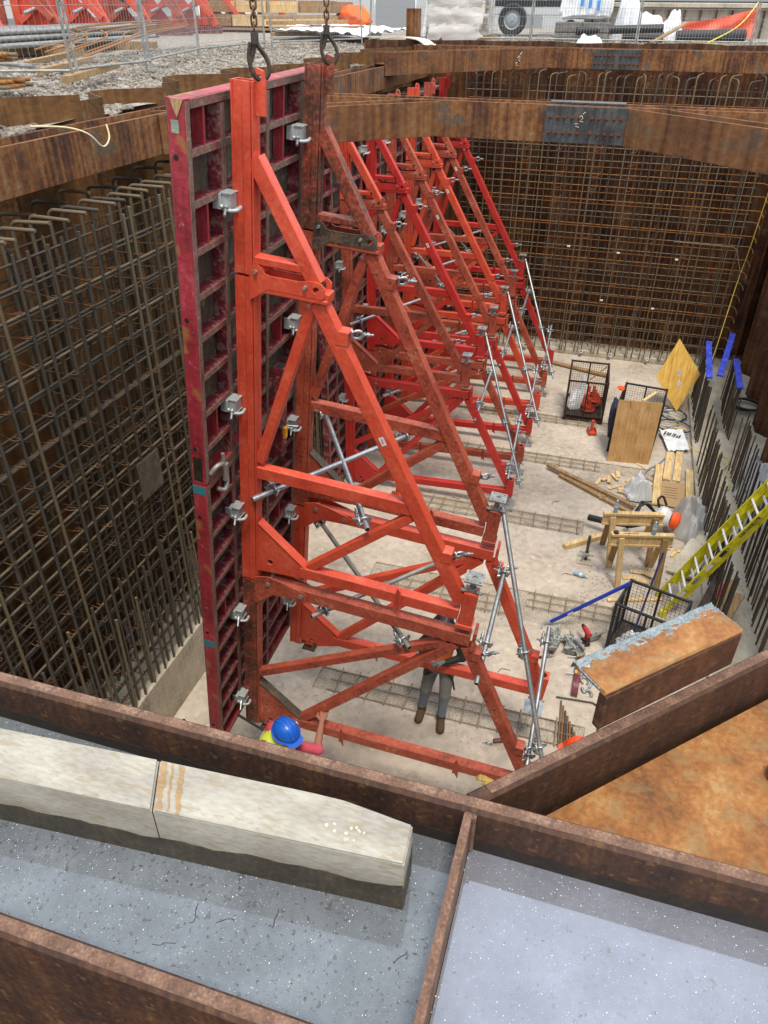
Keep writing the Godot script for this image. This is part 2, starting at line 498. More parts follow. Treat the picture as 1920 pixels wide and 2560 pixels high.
	var sk := StandardMaterial3D.new(); sk.vertex_color_use_as_albedo = true; sk.roughness = 0.8; M["figure"] = sk
	surface("web_mud", [[0, "4a4742"], [0.4, "74726d"], [0.7, "8c8b87"], [1, "9d9c98"]], Vector3(1, 0.8, 0), 1.5, 0.9, 0.0, 0.3, [[0.04, 0.80, "544b40", 0.6]])

func bar_material(nm: String, dark: String, light: String, rough: float) -> void:
	# herringbone lugs along the bar
	var S := 128
	var im := Image.create(S, S, false, Image.FORMAT_RGBA8)
	var al := Image.create(S, S, false, Image.FORMAT_RGB8)
	var nz := noise_bytes(91 + nm.length(), 0.03)
	for y in S:
		for x in S:
			var u := fposmod(float(x) / S * 2.0, 1.0)
			var k := fposmod(float(y) / S * 4.0 + u * 0.8 * (1.0 if x < 64 else -1.0), 1.0)
			var h := 1.0 if k < 0.42 else 0.0
			if u < 0.08 or u > 0.92:
				h = 0.9
			im.set_pixel(x, y, Color(h, h, h))
			var t := nz[(y * 4) * 512 + x * 4] / 255.0
			al.set_pixel(x, y, Color(dark).lerp(Color(light), clampf((t - 0.5) * 1.6 + 0.5, 0, 1)))
	im.bump_map_to_normal_map(6.0)
	var m := StandardMaterial3D.new()
	m.albedo_texture = ImageTexture.create_from_image(al)
	m.normal_enabled = true
	m.normal_texture = ImageTexture.create_from_image(im)
	m.normal_scale = 1.0
	m.roughness = rough
	m.metallic = 0.25
	m.uv1_scale = Vector3(1, 16, 1)
	M[nm] = m

func more_materials() -> void:
	tinted("plate_grey", "rust_beam", Color(0.5, 0.55, 0.6))
	surface("plate_grey", [[0, "26241f"], [0.4, "3c3c3c"], [0.7, "4d4f50"], [1, "6b4a2c"]], Vector3(1, 0.6, 0.8), 0.7, 0.6, 0.3, 0.3)
	tinted("dirty_pl", "galv_dull", Color(0.72, 0.68, 0.62))
	tinted("rebar_mat_tan", "concrete_rough", Color(0.92, 0.87, 0.8))
	tinted("panel_soot", "dark_steel", Color(0.8, 0.75, 0.75))
	tinted("panel_pale", "galv_dull", Color(0.95, 1.05, 0.95))
	tinted("chain_steel", "dark_steel", Color(1.5, 1.3, 1.1))
	tinted("concrete_side", "concrete_wall", Color(0.95, 0.94, 0.92))
	tinted("rust_flank_light", "rust_flank", Color(1.1, 1.05, 0.95))
	tinted("rust_dark_paint", "rust_edge", Color(0.55, 0.5, 0.48))
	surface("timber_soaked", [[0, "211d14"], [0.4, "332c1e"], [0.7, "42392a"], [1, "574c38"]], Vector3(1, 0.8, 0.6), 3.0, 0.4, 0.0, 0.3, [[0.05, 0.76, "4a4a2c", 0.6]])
	tinted("timber_stain", "timber_wet", Color(0.98, 0.84, 0.66))
	plain("blue_dark", "1b2a5e", 0.5)
	var pg := plain("poly_grey", "b9bdbd", 0.2); pg.transparency = BaseMaterial3D.TRANSPARENCY_ALPHA; pg.albedo_color.a = 0.62
	var sp := plain("speck", "ffffff", 0.4)
	sp.vertex_color_use_as_albedo = true
	surface("left_basin_water", [[0, "62676b"], [0.4, "696e73"], [0.7, "6e7479"], [1, "757b80"]], Vector3(1, 0.5, 0), 2.4, 0.05, 0.0, 0.0, [[0.09, 0.78, "38342e", 0.7], [0.03, 0.80, "3f3b35", 0.4]])  # left basin water: darker grey with dark spots
	M["left_basin_water"].metallic = 0.2
	surface("right_basin_water", [[0, "80838b"], [0.4, "878a93"], [0.7, "8b8e97"], [1, "9194a0"]], Vector3(1, 0.4, 0), 2.4, 0.04, 0.0, 0.0, [[0.09, 0.82, "5a5248", 0.6], [0.03, 0.82, "6f6a66", 0.4]])  # right basin water: paler grey, more metallic than the left
	M["right_basin_water"].metallic = 0.45
	tinted("rust_bolt", "rust_bar", Color(0.62, 0.5, 0.42))
	surface("tide_black", [[0, "120e0b"], [0.5, "211913"], [1, "33261b"]], Vector3(1, 1, 0), 3.0, 0.85, 0.0, 0.1)
	plain("fence_wire", "8d8f90", 0.5, 0.4); plain("grey_light", "b4b7b8", 0.5); plain("white_membrane", "d8d2bd", 0.7)
	tinted("wood_light", "wood_pale", Color(1.0, 0.96, 0.85))
	plain("silver_band", "b9bcbc", 0.4); plain("orange_helmet", "e0491a", 0.35)
	tinted("sheet_left", "sheet_top", Color(0.92, 0.88, 0.8))

# ---------------------------------------------------------------- ground and pit
var floor_strips := [[-6.78, -6.38, -2.9, 0.62], [-9.22, -8.52, -2.9, 1.0], [-11.42, -10.96, -2.9, 0.25], [-13.62, -13.2, -2.9, 1.4], [-15.42, -15.04, -2.9, 1.6]]

func build_ground() -> void:
	# pit floor with the rough pour strips set 20 mm down
	var q := MB.new()
	var z := 0.4
	for s in floor_strips:
		q.box(Vector3(-1.0, -0.15, (z + s[1]) * 0.5), Vector3(10.2, 0.3, z - s[1]), 0.0)
		q.box(Vector3((-6.1 + s[2]) * 0.5, -0.15, (s[0] + s[1]) * 0.5), Vector3(s[2] + 6.1, 0.3, s[1] - s[0] - 0.0), 0.0)
		q.box(Vector3((4.1 + s[3]) * 0.5, -0.15, (s[0] + s[1]) * 0.5), Vector3(4.1 - s[3], 0.3, s[1] - s[0]), 0.0)
		z = s[0]
	q.box(Vector3(-1.0, -0.15, (z - 21.0) * 0.5), Vector3(10.2, 0.3, z + 21.0), 0.0)
	structure("pit_floor", q.mesh(), "concrete")
	var k := 0
	for s in floor_strips:
		var w: float = s[3] - s[2]
		var d: float = s[1] - s[0]
		var nz := FastNoiseLite.new(); nz.seed = 5 + k; nz.frequency = 6.0
		var me := m_grid(int(w * 26), int(d * 30), func(a, b):
			var x: float = s[2] + w * a
			var zz: float = s[1] - d * b
			return Vector3(x, -0.022 + nz.get_noise_2d(x, zz) * 0.014, zz))
		structure("rough_concrete_strip", me, "concrete_rough")
		k += 1
	# raised slab on the right of the pit
	structure("raised_slab", m_box(Vector3(3.1, 0.05, -12.0), Vector3(1.94, 0.1, 17.0), 0.01), "concrete_wall")
	structure("left_wall_kicker", m_box(Vector3(-4.63, 0.4, -10.0), Vector3(0.5, 0.8, 19.0), 0.012), "concrete_wall")
	structure("packed_earth", m_box(Vector3(-1.2, 0.06, -20.25), Vector3(9.6, 0.12, 0.98), 0.0), "sheet_pile")  # dark strip added behind the far rebar, its colour standing in for shade
	structure("far_wall_kicker", m_box(Vector3(-0.8, 0.07, -19.45), Vector3(7.2, 0.14, 0.62), 0.012), "concrete_wall")
	# site ground round the pit: gravel bank on the left, flat behind
	var nz2 := FastNoiseLite.new(); nz2.seed = 3; nz2.frequency = 0.9
	var left := m_grid(90, 150, func(a, b):
		var x: float = lerpf(-5.55, -60.0, a * a)
		var zz: float = lerpf(6.0, -90.0, b * b * 0.7 + b * 0.3)
		var rise: float = clampf((-6.0 - x) / 3.0, 0.0, 1.0) * 0.14
		return Vector3(x, 6.50 + rise + (nz2.get_noise_2d(x, zz) * 0.07 if x > -12.0 else 0.0), zz))
	structure("gravel_bank", left, "ground")
	var back := m_grid(80, 60, func(a, b):
		var x: float = lerpf(-6.2, 60.0, a * a * 0.8 + a * 0.2)
		var zz: float = lerpf(-20.55, -90.0, b * b)
		return Vector3(x, 6.68 + nz2.get_noise_2d(x * 2.0, zz * 2.0) * 0.03, zz))
	structure("site_ground", back, "ground")
	structure("right_ground", m_box(Vector3(14.0, 6.3, -8.0), Vector3(20.0, 0.6, 26.0), 0.0), "ground")
	structure("near_ground", m_box(Vector3(-2.0, 6.0, 3.2), Vector3(30.0, 0.6, 6.0), 0.0), "ground")
	# loose stones
	var stone := MB.new()
	var ico := [Vector3(0, 1, 0), Vector3(0.9, 0.35, 0.1), Vector3(0.2, 0.4, 0.95), Vector3(-0.8, 0.3, 0.5), Vector3(-0.6, 0.45, -0.7), Vector3(0.4, 0.3, -0.9), Vector3(0.5, -0.6, 0.6), Vector3(-0.5, -0.6, 0.5), Vector3(0, -0.7, -0.7)]
	for f in [[0, 1, 2], [0, 2, 3], [0, 3, 4], [0, 4, 5], [0, 5, 1], [1, 6, 2], [2, 6, 7], [2, 7, 3], [3, 7, 4], [4, 7, 8], [4, 8, 5], [5, 8, 6], [5, 6, 1], [6, 8, 7]]:
		var a: Vector3 = ico[f[0]]
		var b: Vector3 = ico[f[1]]
		var c: Vector3 = ico[f[2]]
		var nn := (b - a).cross(c - a).normalized()
		if nn.dot(a + b + c) < 0.0:
			nn = -nn
		var i := stone.vert(a, nn); stone.vert(b, nn); stone.vert(c, nn)
		stone.tri(i, i + 1, i + 2)
	var xs := []
	for i in 30000:
		var zz := -4.2 - pow(rng.randf(), 1.3) * 19.0
		var x := -5.52 - pow(rng.randf(), 1.5) * 5.0
		var trough := fposmod(-zz - 0.35, 1.6)
		if x > -6.0 and (trough < 0.75 or rng.randf() < 0.3):
			continue
		var rise := clampf((-6.0 - x) / 3.0, 0.0, 1.0) * 0.14
		xs.append([Vector3(x, 6.505 + rise + nz2.get_noise_2d(x, zz) * 0.07, zz), rng.randf_range(0.012, 0.036) * (1.0 + 0.9 * float(rng.randf() < 0.12))])
	for i in 900:   # spilled onto the wale web
		var zz := rng.randf_range(-4.8, -7.4)
		xs.append([Vector3(rng.randf_range(-5.12, -4.84), 6.37 + rng.randf() * 0.08 * (1.0 - absf(zz + 6.4) * 0.5), zz), rng.randf_range(0.012, 0.03)])
	for i in 5000:   # white stone behind the far beams
		xs.append([Vector3(rng.randf_range(-6.0, 3.0), 6.69, rng.randf_range(-21.0, -29.0)), rng.randf_range(0.02, 0.05)])
	scatter("gravel", stone.mesh(), "stone", xs, Color(0.45, 0.43, 0.40), Color(0.95, 0.93, 0.9))
	# grit on the pit floor
	var gx := []
	for i in 700:
		var s: Array = floor_strips[rng.randi() % floor_strips.size()]
		gx.append([Vector3(rng.randf_range(s[2], s[3] + 0.4), 0.003, lerpf(s[0] - 0.25, s[1] + 0.25, rng.randf())), rng.randf_range(0.003, 0.011)])
	for i in 200:
		gx.append([Vector3(rng.randf_range(1.0, 2.1), 0.004, rng.randf_range(-9.4, -12.6)), rng.randf_range(0.004, 0.02)])
	for i in 70:
		gx.append([Vector3(rng.randf_range(0.35, 0.9), 0.004, rng.randf_range(-9.2, -10.2)), rng.randf_range(0.004, 0.018)])
	scatter("floor_rubble", stone.mesh(), "stone", gx, Color(0.8, 0.76, 0.7), Color(1.0, 0.97, 0.92))

func scatter(nm: String, mesh: Mesh, mat: String, xs: Array, c0: Color, c1: Color) -> void:
	var mm := MultiMesh.new()
	mm.transform_format = MultiMesh.TRANSFORM_3D
	mm.use_colors = true
	mm.mesh = mesh
	mm.instance_count = xs.size()
	for i in xs.size():
		var b := Basis.from_euler(Vector3(rng.randf() * TAU, rng.randf() * TAU, rng.randf() * TAU)).scaled(Vector3(1, rng.randf_range(0.6, 1.0), rng.randf_range(0.7, 1.2)) * xs[i][1])
		mm.set_instance_transform(i, Transform3D(b, xs[i][0]))
		mm.set_instance_color(i, c0.lerp(c1, rng.randf()))
	var o := MultiMeshInstance3D.new()
	o.multimesh = mm
	o.material_override = M[mat]
	o.name = numbered(self, nm)
	add_child(o, true)
	stuff(o)
	tag(o, {"gravel": "loose grey crushed stone banked up behind the sheet piles", "floor_rubble": "fine concrete rubble strewn over the pit floor", "floating_specks": "pale specks lying on the standing water"}[nm], {"gravel": "gravel", "floor_rubble": "rubble", "floating_specks": "grit"}[nm])

# ---------------------------------------------------------------- sheet piles: one mesh for each pile of a wall
func pile_mesh(top: float) -> ArrayMesh:
	# one full wave along +x, pans in the x-y plane, trough towards -z; bottom at y = -0.6
	var line := [Vector2(0, 0), Vector2(0.35, 0), Vector2(0.8, -0.48), Vector2(1.15, -0.48), Vector2(1.6, 0)]
	var q := MB.new()
	var t := 0.014
	for i in 4:
		var a: Vector2 = line[i]
		var b: Vector2 = line[i + 1]
		var e := (b - a).normalized()
		var o := Vector2(-e.y, e.x)
		var f0 := a + o * t
		var f1 := b + o * t
		q.quad(Vector3(f0.x, -0.6, f0.y), Vector3(f1.x, -0.6, f1.y), Vector3(f1.x, top, f1.y), Vector3(f0.x, top, f0.y), Vector3(o.x, 0, o.y))
		q.quad(Vector3(a.x, -0.6, a.y), Vector3(b.x, -0.6, b.y), Vector3(b.x, top, b.y), Vector3(a.x, top, a.y), Vector3(-o.x, 0, -o.y))
		q.quad(Vector3(a.x, top, a.y), Vector3(b.x, top, b.y), Vector3(f1.x, top, f1.y), Vector3(f0.x, top, f0.y), Vector3.UP)
	# interlock bead
	q.tube(Vector3(0, -0.6, 0.012), Vector3(0, top, 0.012), 0.022, 6)
	return q.mesh()

func build_sheet_piles() -> void:
	var w := thing("sheet_pile_wall", "brown rusted steel sheet pile wall behind the hooked rebar, gravel banked against it", "wall", "sheet pile walls of the pit")
	var me := pile_mesh(6.7)
	for i in 14:
		part(w, "sheet_pile", me, "sheet_left", Transform3D(Basis(Vector3.UP, PI / 2), Vector3(-5.5, rng.randf_range(-0.03, 0.03), 0.6 - i * 1.6)))
	w = thing("sheet_pile_wall", "dark rust-streaked sheet pile wall behind the tall square rebar grid", "wall", "sheet pile walls of the pit")
	me = pile_mesh(6.84)
	for i in 7:
		part(w, "sheet_pile", me, "sheet_pile", Transform3D(Basis.IDENTITY, Vector3(-6.6 + i * 1.6, rng.randf_range(-0.02, 0.03), -20.05)))
	w = thing("sheet_pile_wall", "orange-brown sheet pile wall rising behind the blue boards", "wall", "sheet pile walls of the pit")
	me = pile_mesh(6.7)
	for i in 14:
		part(w, "sheet_pile", me, "sheet_pile", Transform3D(Basis(Vector3.UP, -PI / 2), Vector3(3.42, rng.randf_range(-0.03, 0.03), -20.9 + i * 1.6)))
	structure("near_wall", m_box(Vector3(-1.0, 3.0, 0.35), Vector3(10.0, 6.7, 0.3), 0.0), "sheet_pile")

# ---------------------------------------------------------------- waler beams lying on their side
const DEP := 0.36   # over the flanges
func beam(label: String, a: Vector3, b: Vector3, ybot: float, ytop: float, mat: String, group := "waler beams and struts round the pit", edge := "rust_edge") -> Node3D:
	# a -> b is the line of the flange face towards the viewer; the beam body lies to its left (up x dir)
	var o := thing("steel_beam", label, "beam", group)
	var d := (b - a).normalized()
	var side := d.cross(Vector3.UP)
	var h := ytop - ybot
	var yc := (ytop + ybot) * 0.5
	var off := Vector3(0, yc, 0)
	for s in [0.015, DEP - 0.015]:
		var f := part(o, "flange", m_bar(a + off + side * s, b + off + side * s, 0.03, h, Vector3.UP, 0.004), mat)
		f.set_meta("flange", true)
	part(o, "web", m_bar(a + off + side * DEP * 0.5, b + off + side * DEP * 0.5, DEP - 0.064, 0.018, Vector3.UP, 0.0), mat)
	return o

func bolts(o: Node3D, plate_a: Vector3, along: Vector3, out: Vector3, cols: int, dx: float, rows: Array, r: float) -> void:
	var me := MB.new()
	me.lathe(Vector3.ZERO, out, [Vector2(r * 1.25, 0), Vector2(r * 1.25, r * 0.3), Vector2(r * 0.86, r * 0.35), Vector2(r * 0.80, r * 1.3), Vector2(0.0, r * 1.45)], 8)
	var m := me.mesh()
	for rr in rows:
		for i in cols:
			var gap := 0.06 if i >= cols / 2 else 0.0
			part(o, "bolt", m, "rust_bolt", Transform3D(Basis.IDENTITY, plate_a + along * (i * dx + gap) + Vector3(0, rr, 0)))

func build_beams() -> void:
	# left wale
	beam("long rusty wale beam along the gravel bank, over the hooked rebar", Vector3(-4.8, 0, -19.2), Vector3(-4.8, 0, -0.7), 6.17, 6.55, "rust_beam")
	# knee at its end and the cross strut
	beam("diagonal rusty knee brace running behind the tall red formwork panel", Vector3(-2.37, 0, -10.0), Vector3(-4.78, 0, -7.66), 6.17, 6.55, "rust_beam")
	var s := beam("grey-brown cross strut with two rows of bolts over the red frames", Vector3(3.3, 0, -10.03), Vector3(-4.78, 0, -10.03), 6.16, 6.56, "rust_beam")
	var pl := part(s, "splice_plate", m_box(Vector3(-0.62, 6.36, -10.012), Vector3(0.92, 0.385, 0.03), 0.003), "plate_grey")
	pl.set_meta("label", "dark grey bolted splice plate")
	bolts(s, Vector3(-1.02, 6.36, -9.997), Vector3.RIGHT, Vector3.BACK, 10, 0.083, [0.075, -0.085], 0.017)
	part(s, "splice_plate", m_box(Vector3(-0.62, 6.575, -10.2), Vector3(0.86, 0.02, 0.2), 0.003), "plate_grey")
	chalk(s, Vector3(-0.68, 6.42, -9.992))
	beam("brown knee brace slanting from the bolted strut towards the near edge", Vector3(3.3, 0, -6.66), Vector3(-0.17, 0, -10.02), 6.16, 6.55, "rust_beam")
	# far side, a little higher
	var fw := beam("dark far wale beam with bolted splice above the bent rebar tops", Vector3(3.6, 0, -19.3), Vector3(-5.2, 0, -19.3), 6.39, 6.77, "rust_beam")
	part(fw, "splice_plate", m_box(Vector3(-0.72, 6.58, -19.28), Vector3(0.98, 0.37, 0.03), 0.003), "plate_grey")
	bolts(fw, Vector3(-1.15, 6.58, -19.265), Vector3.RIGHT, Vector3.BACK, 10, 0.092, [0.07, -0.08], 0.022)
	beam("rusty corner brace with pale chalk marks, ahead of the far wale", Vector3(-2.2, 0, -19.26), Vector3(-4.78, 0, -15.7), 6.39, 6.77, "rust_beam")
	chalk(get_child(get_child_count() - 1), Vector3(-2.7, 6.58, -18.54), 1.5, 0.94)
	# near wale under the camera: built piece by piece, flanges toward the pit and toward us
	var o := thing("steel_beam", "near rusty trough beam holding grey water and a squared timber", "beam", "waler beams and struts round the pit")
	var inner0 := Vector3(-4.78, 6.349, -0.678)
	var inner1 := Vector3(3.4, 6.349, -0.678)
	part(o, "flange", m_bar(inner0, inner1, 0.028, 0.384, Vector3.UP, 0.006), "rust_flank")
	part(o, "flange_edge", m_bar(inner0 + Vector3(0, 0.1922, 0), inner1 + Vector3(0, 0.1922, 0), 0.017, 0.003, Vector3.UP, 0.001), "rust_edge")
	part(o, "flange", m_bar(Vector3(-4.78, 6.349, -0.332), Vector3(3.4, 6.349, -0.332), 0.026, 0.384, Vector3.UP, 0.006), "rust_flank")
	part(o, "flange_edge", m_bar(Vector3(-4.78, 6.5412, -0.332), Vector3(3.4, 6.5412, -0.332), 0.017, 0.003, Vector3.UP, 0.001), "rust_edge")
	part(o, "web", m_bar(Vector3(-4.78, 6.33, -0.504), Vector3(3.4, 6.33, -0.504), 0.318, 0.02, Vector3.UP, 0.0), "web_mud")
	part(o, "stiffener", m_box(Vector3(-0.068, 6.35, -0.504), Vector3(0.012, 0.376, 0.318), 0.003), "rust_edge")
	part(o, "weld", m_tube(Vector3(-0.06, 6.455, -0.660), Vector3(-0.06, 6.535, -0.660), 0.005, 6), "rust_edge")
	# black tide band above the waterline on the inner flange
	var tn := FastNoiseLite.new(); tn.seed = 77; tn.frequency = 1.0
	var dirn := (inner1 - inner0).normalized()
	var band := PackedVector2Array([Vector2(3.0, 6.43), Vector2(6.6, 6.43)])
	for i in 160:
		var q := 6.6 - 3.6 * i / 159.0
		band.append(Vector2(q, 6.474 + tn.get_noise_1d(q * 6.0) * 0.010 + tn.get_noise_1d(q * 40.0) * 0.004))
	part(o, "tide_band", m_plate(band, 0.001, Vector3(inner0.x, 0, -0.6636), dirn, Vector3.UP), "tide_black")
	# diagonal joining on the right
	var dg := thing("steel_beam", "near diagonal beam with bright orange rusted web", "beam", "waler beams and struts round the pit")
	var a := Vector3(-0.0635, 0, -0.7085)
	var d := Vector3(0.7071, 0, -0.7071)
	var nrm := Vector3(0.7071, 0, 0.7071)
	for sft in [0.012, 0.37]:
		var p0: Vector3 = a + nrm * sft + d * (-0.02 if sft < 0.1 else 0.40)
		part(dg, "flange", m_bar(p0 + Vector3(0, 6.349, 0), a + nrm * sft + d * 4.6 + Vector3(0, 6.349, 0), 0.025, 0.381, Vector3.UP, 0.006), "rust_flank")
		part(dg, "flange_edge", m_bar(p0 + d * 0.03 + Vector3(0, 6.5397, 0), a + nrm * sft + d * 4.6 + Vector3(0, 6.5397, 0), 0.016, 0.003, Vector3.UP, 0.001), "rust_edge")
	# web as a plate cut to the near wale
	var poly := PackedVector2Array([Vector2(-0.02, 0.692), Vector2(0.48, 0.692), Vector2(3.4, 3.65), Vector2(3.15, 3.88)])
	part(dg, "web", m_plate(poly, 0.02, Vector3(0, 6.437, 0), Vector3.RIGHT, Vector3.FORWARD), "rust_web")
	for q in [Vector3(0.40, 6.459, -0.94), Vector3(0.46, 6.459, -1.0), Vector3(0.46, 6.459, -0.93)]:
		part(dg, "bolt", m_lathe(q, Vector3.UP, [Vector2(0.02, -0.012), Vector2(0.02, 0.008), Vector2(0.014, 0.01), Vector2(0.012, 0.02), Vector2(0, 0.022)], 6), "rust_edge")

func chalk(o: Node3D, p: Vector3, k := 1.0, yaw := 0.0) -> void:
	var pts := [[Vector2(-0.02, 0.02), Vector2(0.02, 0.05), Vector2(0.035, 0.02), Vector2(0.0, -0.02), Vector2(0.04, -0.03)], [Vector2(-0.05, -0.06), Vector2(-0.01, -0.05), Vector2(-0.04, -0.09), Vector2(0.0, -0.1)], [Vector2(0.03, 0.07), Vector2(0.06, 0.1)]]
	var b := Basis(Vector3.UP, yaw)
	for s in pts:
		var l := []
		for q in s:
			l.append(p + b * Vector3(q.x * k, q.y * k * 0.8, 0))
		part(o, "chalk_mark", m_sweep(l, 0.0035 * k, 5), "chalk")

# ---------------------------------------------------------------- reinforcement
func hook_bar(base: Vector3, top: float, dir: Vector3, len: float, r: float) -> ArrayMesh:
	var rad := 0.07
	var p := [base, Vector3(base.x, top - rad, base.z)]
	for k in range(1, 5):
		var an := k * PI / 8.0
		p.append(Vector3(base.x, top - rad, base.z) + dir * rad * (1.0 - cos(an)) + Vector3.UP * rad * sin(an))
	p.append(Vector3(base.x, top, base.z) + dir * len)
	return m_sweep(p, r, 8)

func build_rebar() -> void:
	var c := thing("rebar_cage", "tall rebar cage with hooked bar tops beside the red formwork edge", "rebar cage", "wall reinforcement cages")
	var mats := ["rebar", "rebar", "rebar_tan", "rebar_dark"]
	var z := -2.6
	var k := 0
	var xf := -4.43
	var xb := -4.82
	while z > -18.9:
		var jz := rng.randf_range(-0.045, 0.045)
		var m: String = mats[rng.randi() % 4]
		# front curtain: straight to just under the hooks
		part(c, "vertical_bar", m_tube(Vector3(xf, 0.78, z + jz), Vector3(xf + rng.randf_range(-0.02, 0.02), 5.93 + rng.randf_range(-0.06, 0.02), z + jz + rng.randf_range(-0.03, 0.03)), 0.016, 8), m)
		# back curtain with a hook turned over the front
		part(c, "hooked_bar", hook_bar(Vector3(xb, 0.78, z + 0.09 + jz), 5.99 + rng.randf_range(-0.02, 0.02), Vector3(1, rng.randf_range(-0.03, 0.03), rng.randf_range(-0.08, 0.08)).normalized(), rng.randf_range(0.36, 0.42), 0.0165), "rebar_tan" if rng.randf() < 0.6 else "rebar")
		if k % 2 == 0:
			part(c, "hooked_bar", hook_bar(Vector3(xb - 0.38, 0.3, z + 0.05), 6.0 + rng.randf_range(-0.02, 0.03), Vector3(1, 0, rng.randf_range(-0.25, 0.05)).normalized(), 0.36, 0.016), mats[rng.randi() % 4])
			part(c, "vertical_bar", m_tube(Vector3(xb - 0.03, 0.3, z - 0.02), Vector3(xb - 0.03, 5.8, z - 0.04), 0.0125, 6), mats[rng.randi() % 4])
		# starter bar out of the kicker
		part(c, "starter_bar", m_tube(Vector3(xf + 0.03, 0.78, z - 0.055), Vector3(xf + 0.03 + rng.randf_range(-0.02, 0.02), 2.05 + rng.randf_range(-0.05, 0.12) + 0.35 * (k % 2), z - 0.055 + rng.randf_range(-0.03, 0.03)), 0.016, 8), mats[rng.randi() % 3])
		z -= 0.2 if k % 3 else 0.24
		k += 1
	for i in 21:
		var y := 0.98 + i * 0.235 + rng.randf_range(-0.035, 0.035)
		var zend := -19.0
		part(c, "horizontal_bar", m_sweep([Vector3(xf - 0.027, y, -2.4), Vector3(xf - 0.027, y + rng.randf_range(-0.015, 0.015), -7.0), Vector3(xf - 0.027, y, zend)], 0.013, 7), mats[rng.randi() % 4])
		if i % 3 == 1:
			part(c, "horizontal_bar", m_tube(Vector3(xf - 0.03, y - 0.028, -2.4), Vector3(xf - 0.03, y - 0.025, zend), 0.011, 7), mats[rng.randi() % 4])
		part(c, "horizontal_bar", m_tube(Vector3(xb + 0.03, y + 0.05, -2.4), Vector3(xb + 0.03, y + 0.06, zend), 0.011, 6), mats[rng.randi() % 4])
		part(c, "horizontal_bar", m_tube(Vector3(xb - 0.35, y + 0.02, -2.4), Vector3(xb - 0.35, y + 0.02, zend), 0.011, 6), mats[rng.randi() % 4])
	# cross ties with a hook round the front curtain
	var tie := MB.new()
	var hk := [Vector3(-0.42, 0.02, 0), Vector3(0, 0, 0)]
	for j in range(1, 7):
		var an := j * PI / 6.0
		hk.append(Vector3(sin(an) * 0.024, 0, -0.024 + cos(an) * 0.024))
	hk.append(Vector3(-0.06, -0.004, -0.05))
	tie.sweep(hk, 0.0052, 6)
	var tm := tie.mesh()
	for col in 18:
		for row in 20:
			if (col > 9 and row % 2) or rng.randf() < 0.12:
				continue
			part(c, "cross_tie", tm, "tie_wire", Transform3D(Basis.from_euler(Vector3(0, rng.randf_range(-0.25, 0.25), rng.randf_range(-0.05, 0.08))), Vector3(xf + 0.012, 1.02 + row * 0.235 + rng.randf_range(-0.02, 0.02), -3.0 - col * 0.42 + rng.randf_range(-0.03, 0.03))))
	# flat plate wired to the cage
	var pt := thing("steel_plate", "square grey steel plate wired onto the rebar cage", "plate")
	part(pt, "plate", m_plate(PackedVector2Array([Vector2(-0.2, -0.22), Vector2(0.2, -0.22), Vector2(0.2, 0.22), Vector2(-0.2, 0.22)]), 0.012, Vector3(-4.395, 3.3, -5.88), Vector3.FORWARD, Vector3.UP), "dirty_pl")
	part(pt, "wire", m_sweep(smooth_path([Vector3(-4.42, 3.45, -5.70), Vector3(-4.37, 3.40, -5.74), Vector3(-4.375, 3.33, -5.80)]), 0.003, 5), "tie_wire")
	part(pt, "wire", m_sweep(smooth_path([Vector3(-4.42, 3.12, -5.74), Vector3(-4.37, 3.16, -5.80), Vector3(-4.375, 3.22, -5.84)]), 0.003, 5), "tie_wire")
	# far cage
	var f := thing("rebar_cage", "tall square rebar grid standing against the dark far sheet piles", "rebar cage", "wall reinforcement cages")
	var x := -3.9
	k = 0
	while x < 2.85:
		var j := rng.randf_range(-0.065, 0.065)
		var side := -1.0 if rng.randf() < 0.3 else 1.0
		part(f, "vertical_bar", hook_bar(Vector3(x + j, 0.1, -19.12), 6.3 + rng.randf_range(-0.05, 0.05), Vector3(rng.randf_range(0.1, 0.9) * side, 0.1, -0.6).normalized(), rng.randf_range(0.16, 0.3), 0.014), "rebar" if rng.randf() < 0.4 else "rebar_tan")
		part(f, "vertical_bar", hook_bar(Vector3(x + 0.11 + j * 0.5, 0.1, -19.5), 6.2 + rng.randf_range(-0.1, 0.08), Vector3(rng.randf_range(-0.8, 0.8), 0.1, 0.9).normalized(), 0.2, 0.012), "rebar_tan" if rng.randf() < 0.4 else "rebar")
		if k % 2 == 0:
			part(f, "starter_bar", m_tube(Vector3(x + 0.06, 0.1, -19.1), Vector3(x + 0.06, 1.2 + rng.randf_range(-0.1, 0.25), -19.1), 0.013, 6), "rebar_tan")
		x += 0.205
		k += 1
	for i in 22:
		var y := 0.32 + i * 0.268 + rng.randf_range(-0.03, 0.03)
		var p := [Vector3(-3.9, y, -19.15), Vector3(2.78, y + rng.randf_range(-0.02, 0.02), -19.15), Vector3(2.87, y - 0.01, -19.13), Vector3(2.91, y - 0.05, -19.08), Vector3(2.93, y - 0.1, -18.95)]
		part(f, "horizontal_bar", m_sweep(p, 0.011, 6), "rebar_tan" if rng.randf() < 0.55 else "rebar_rust")
		part(f, "horizontal_bar", m_tube(Vector3(-3.9, y + 0.10, -19.47), Vector3(2.7, y + 0.10, -19.47), 0.010, 6), "rebar_rust" if rng.randf() < 0.45 else "rebar_tan")
	part(f, "loose_bar", m_sweep([Vector3(1.2, 3.02, -19.08), Vector3(2.5, 3.0, -19.08), Vector3(2.58, 2.96, -19.05), Vector3(2.78, 2.45, -18.9)], 0.012, 6), "rebar_tan")
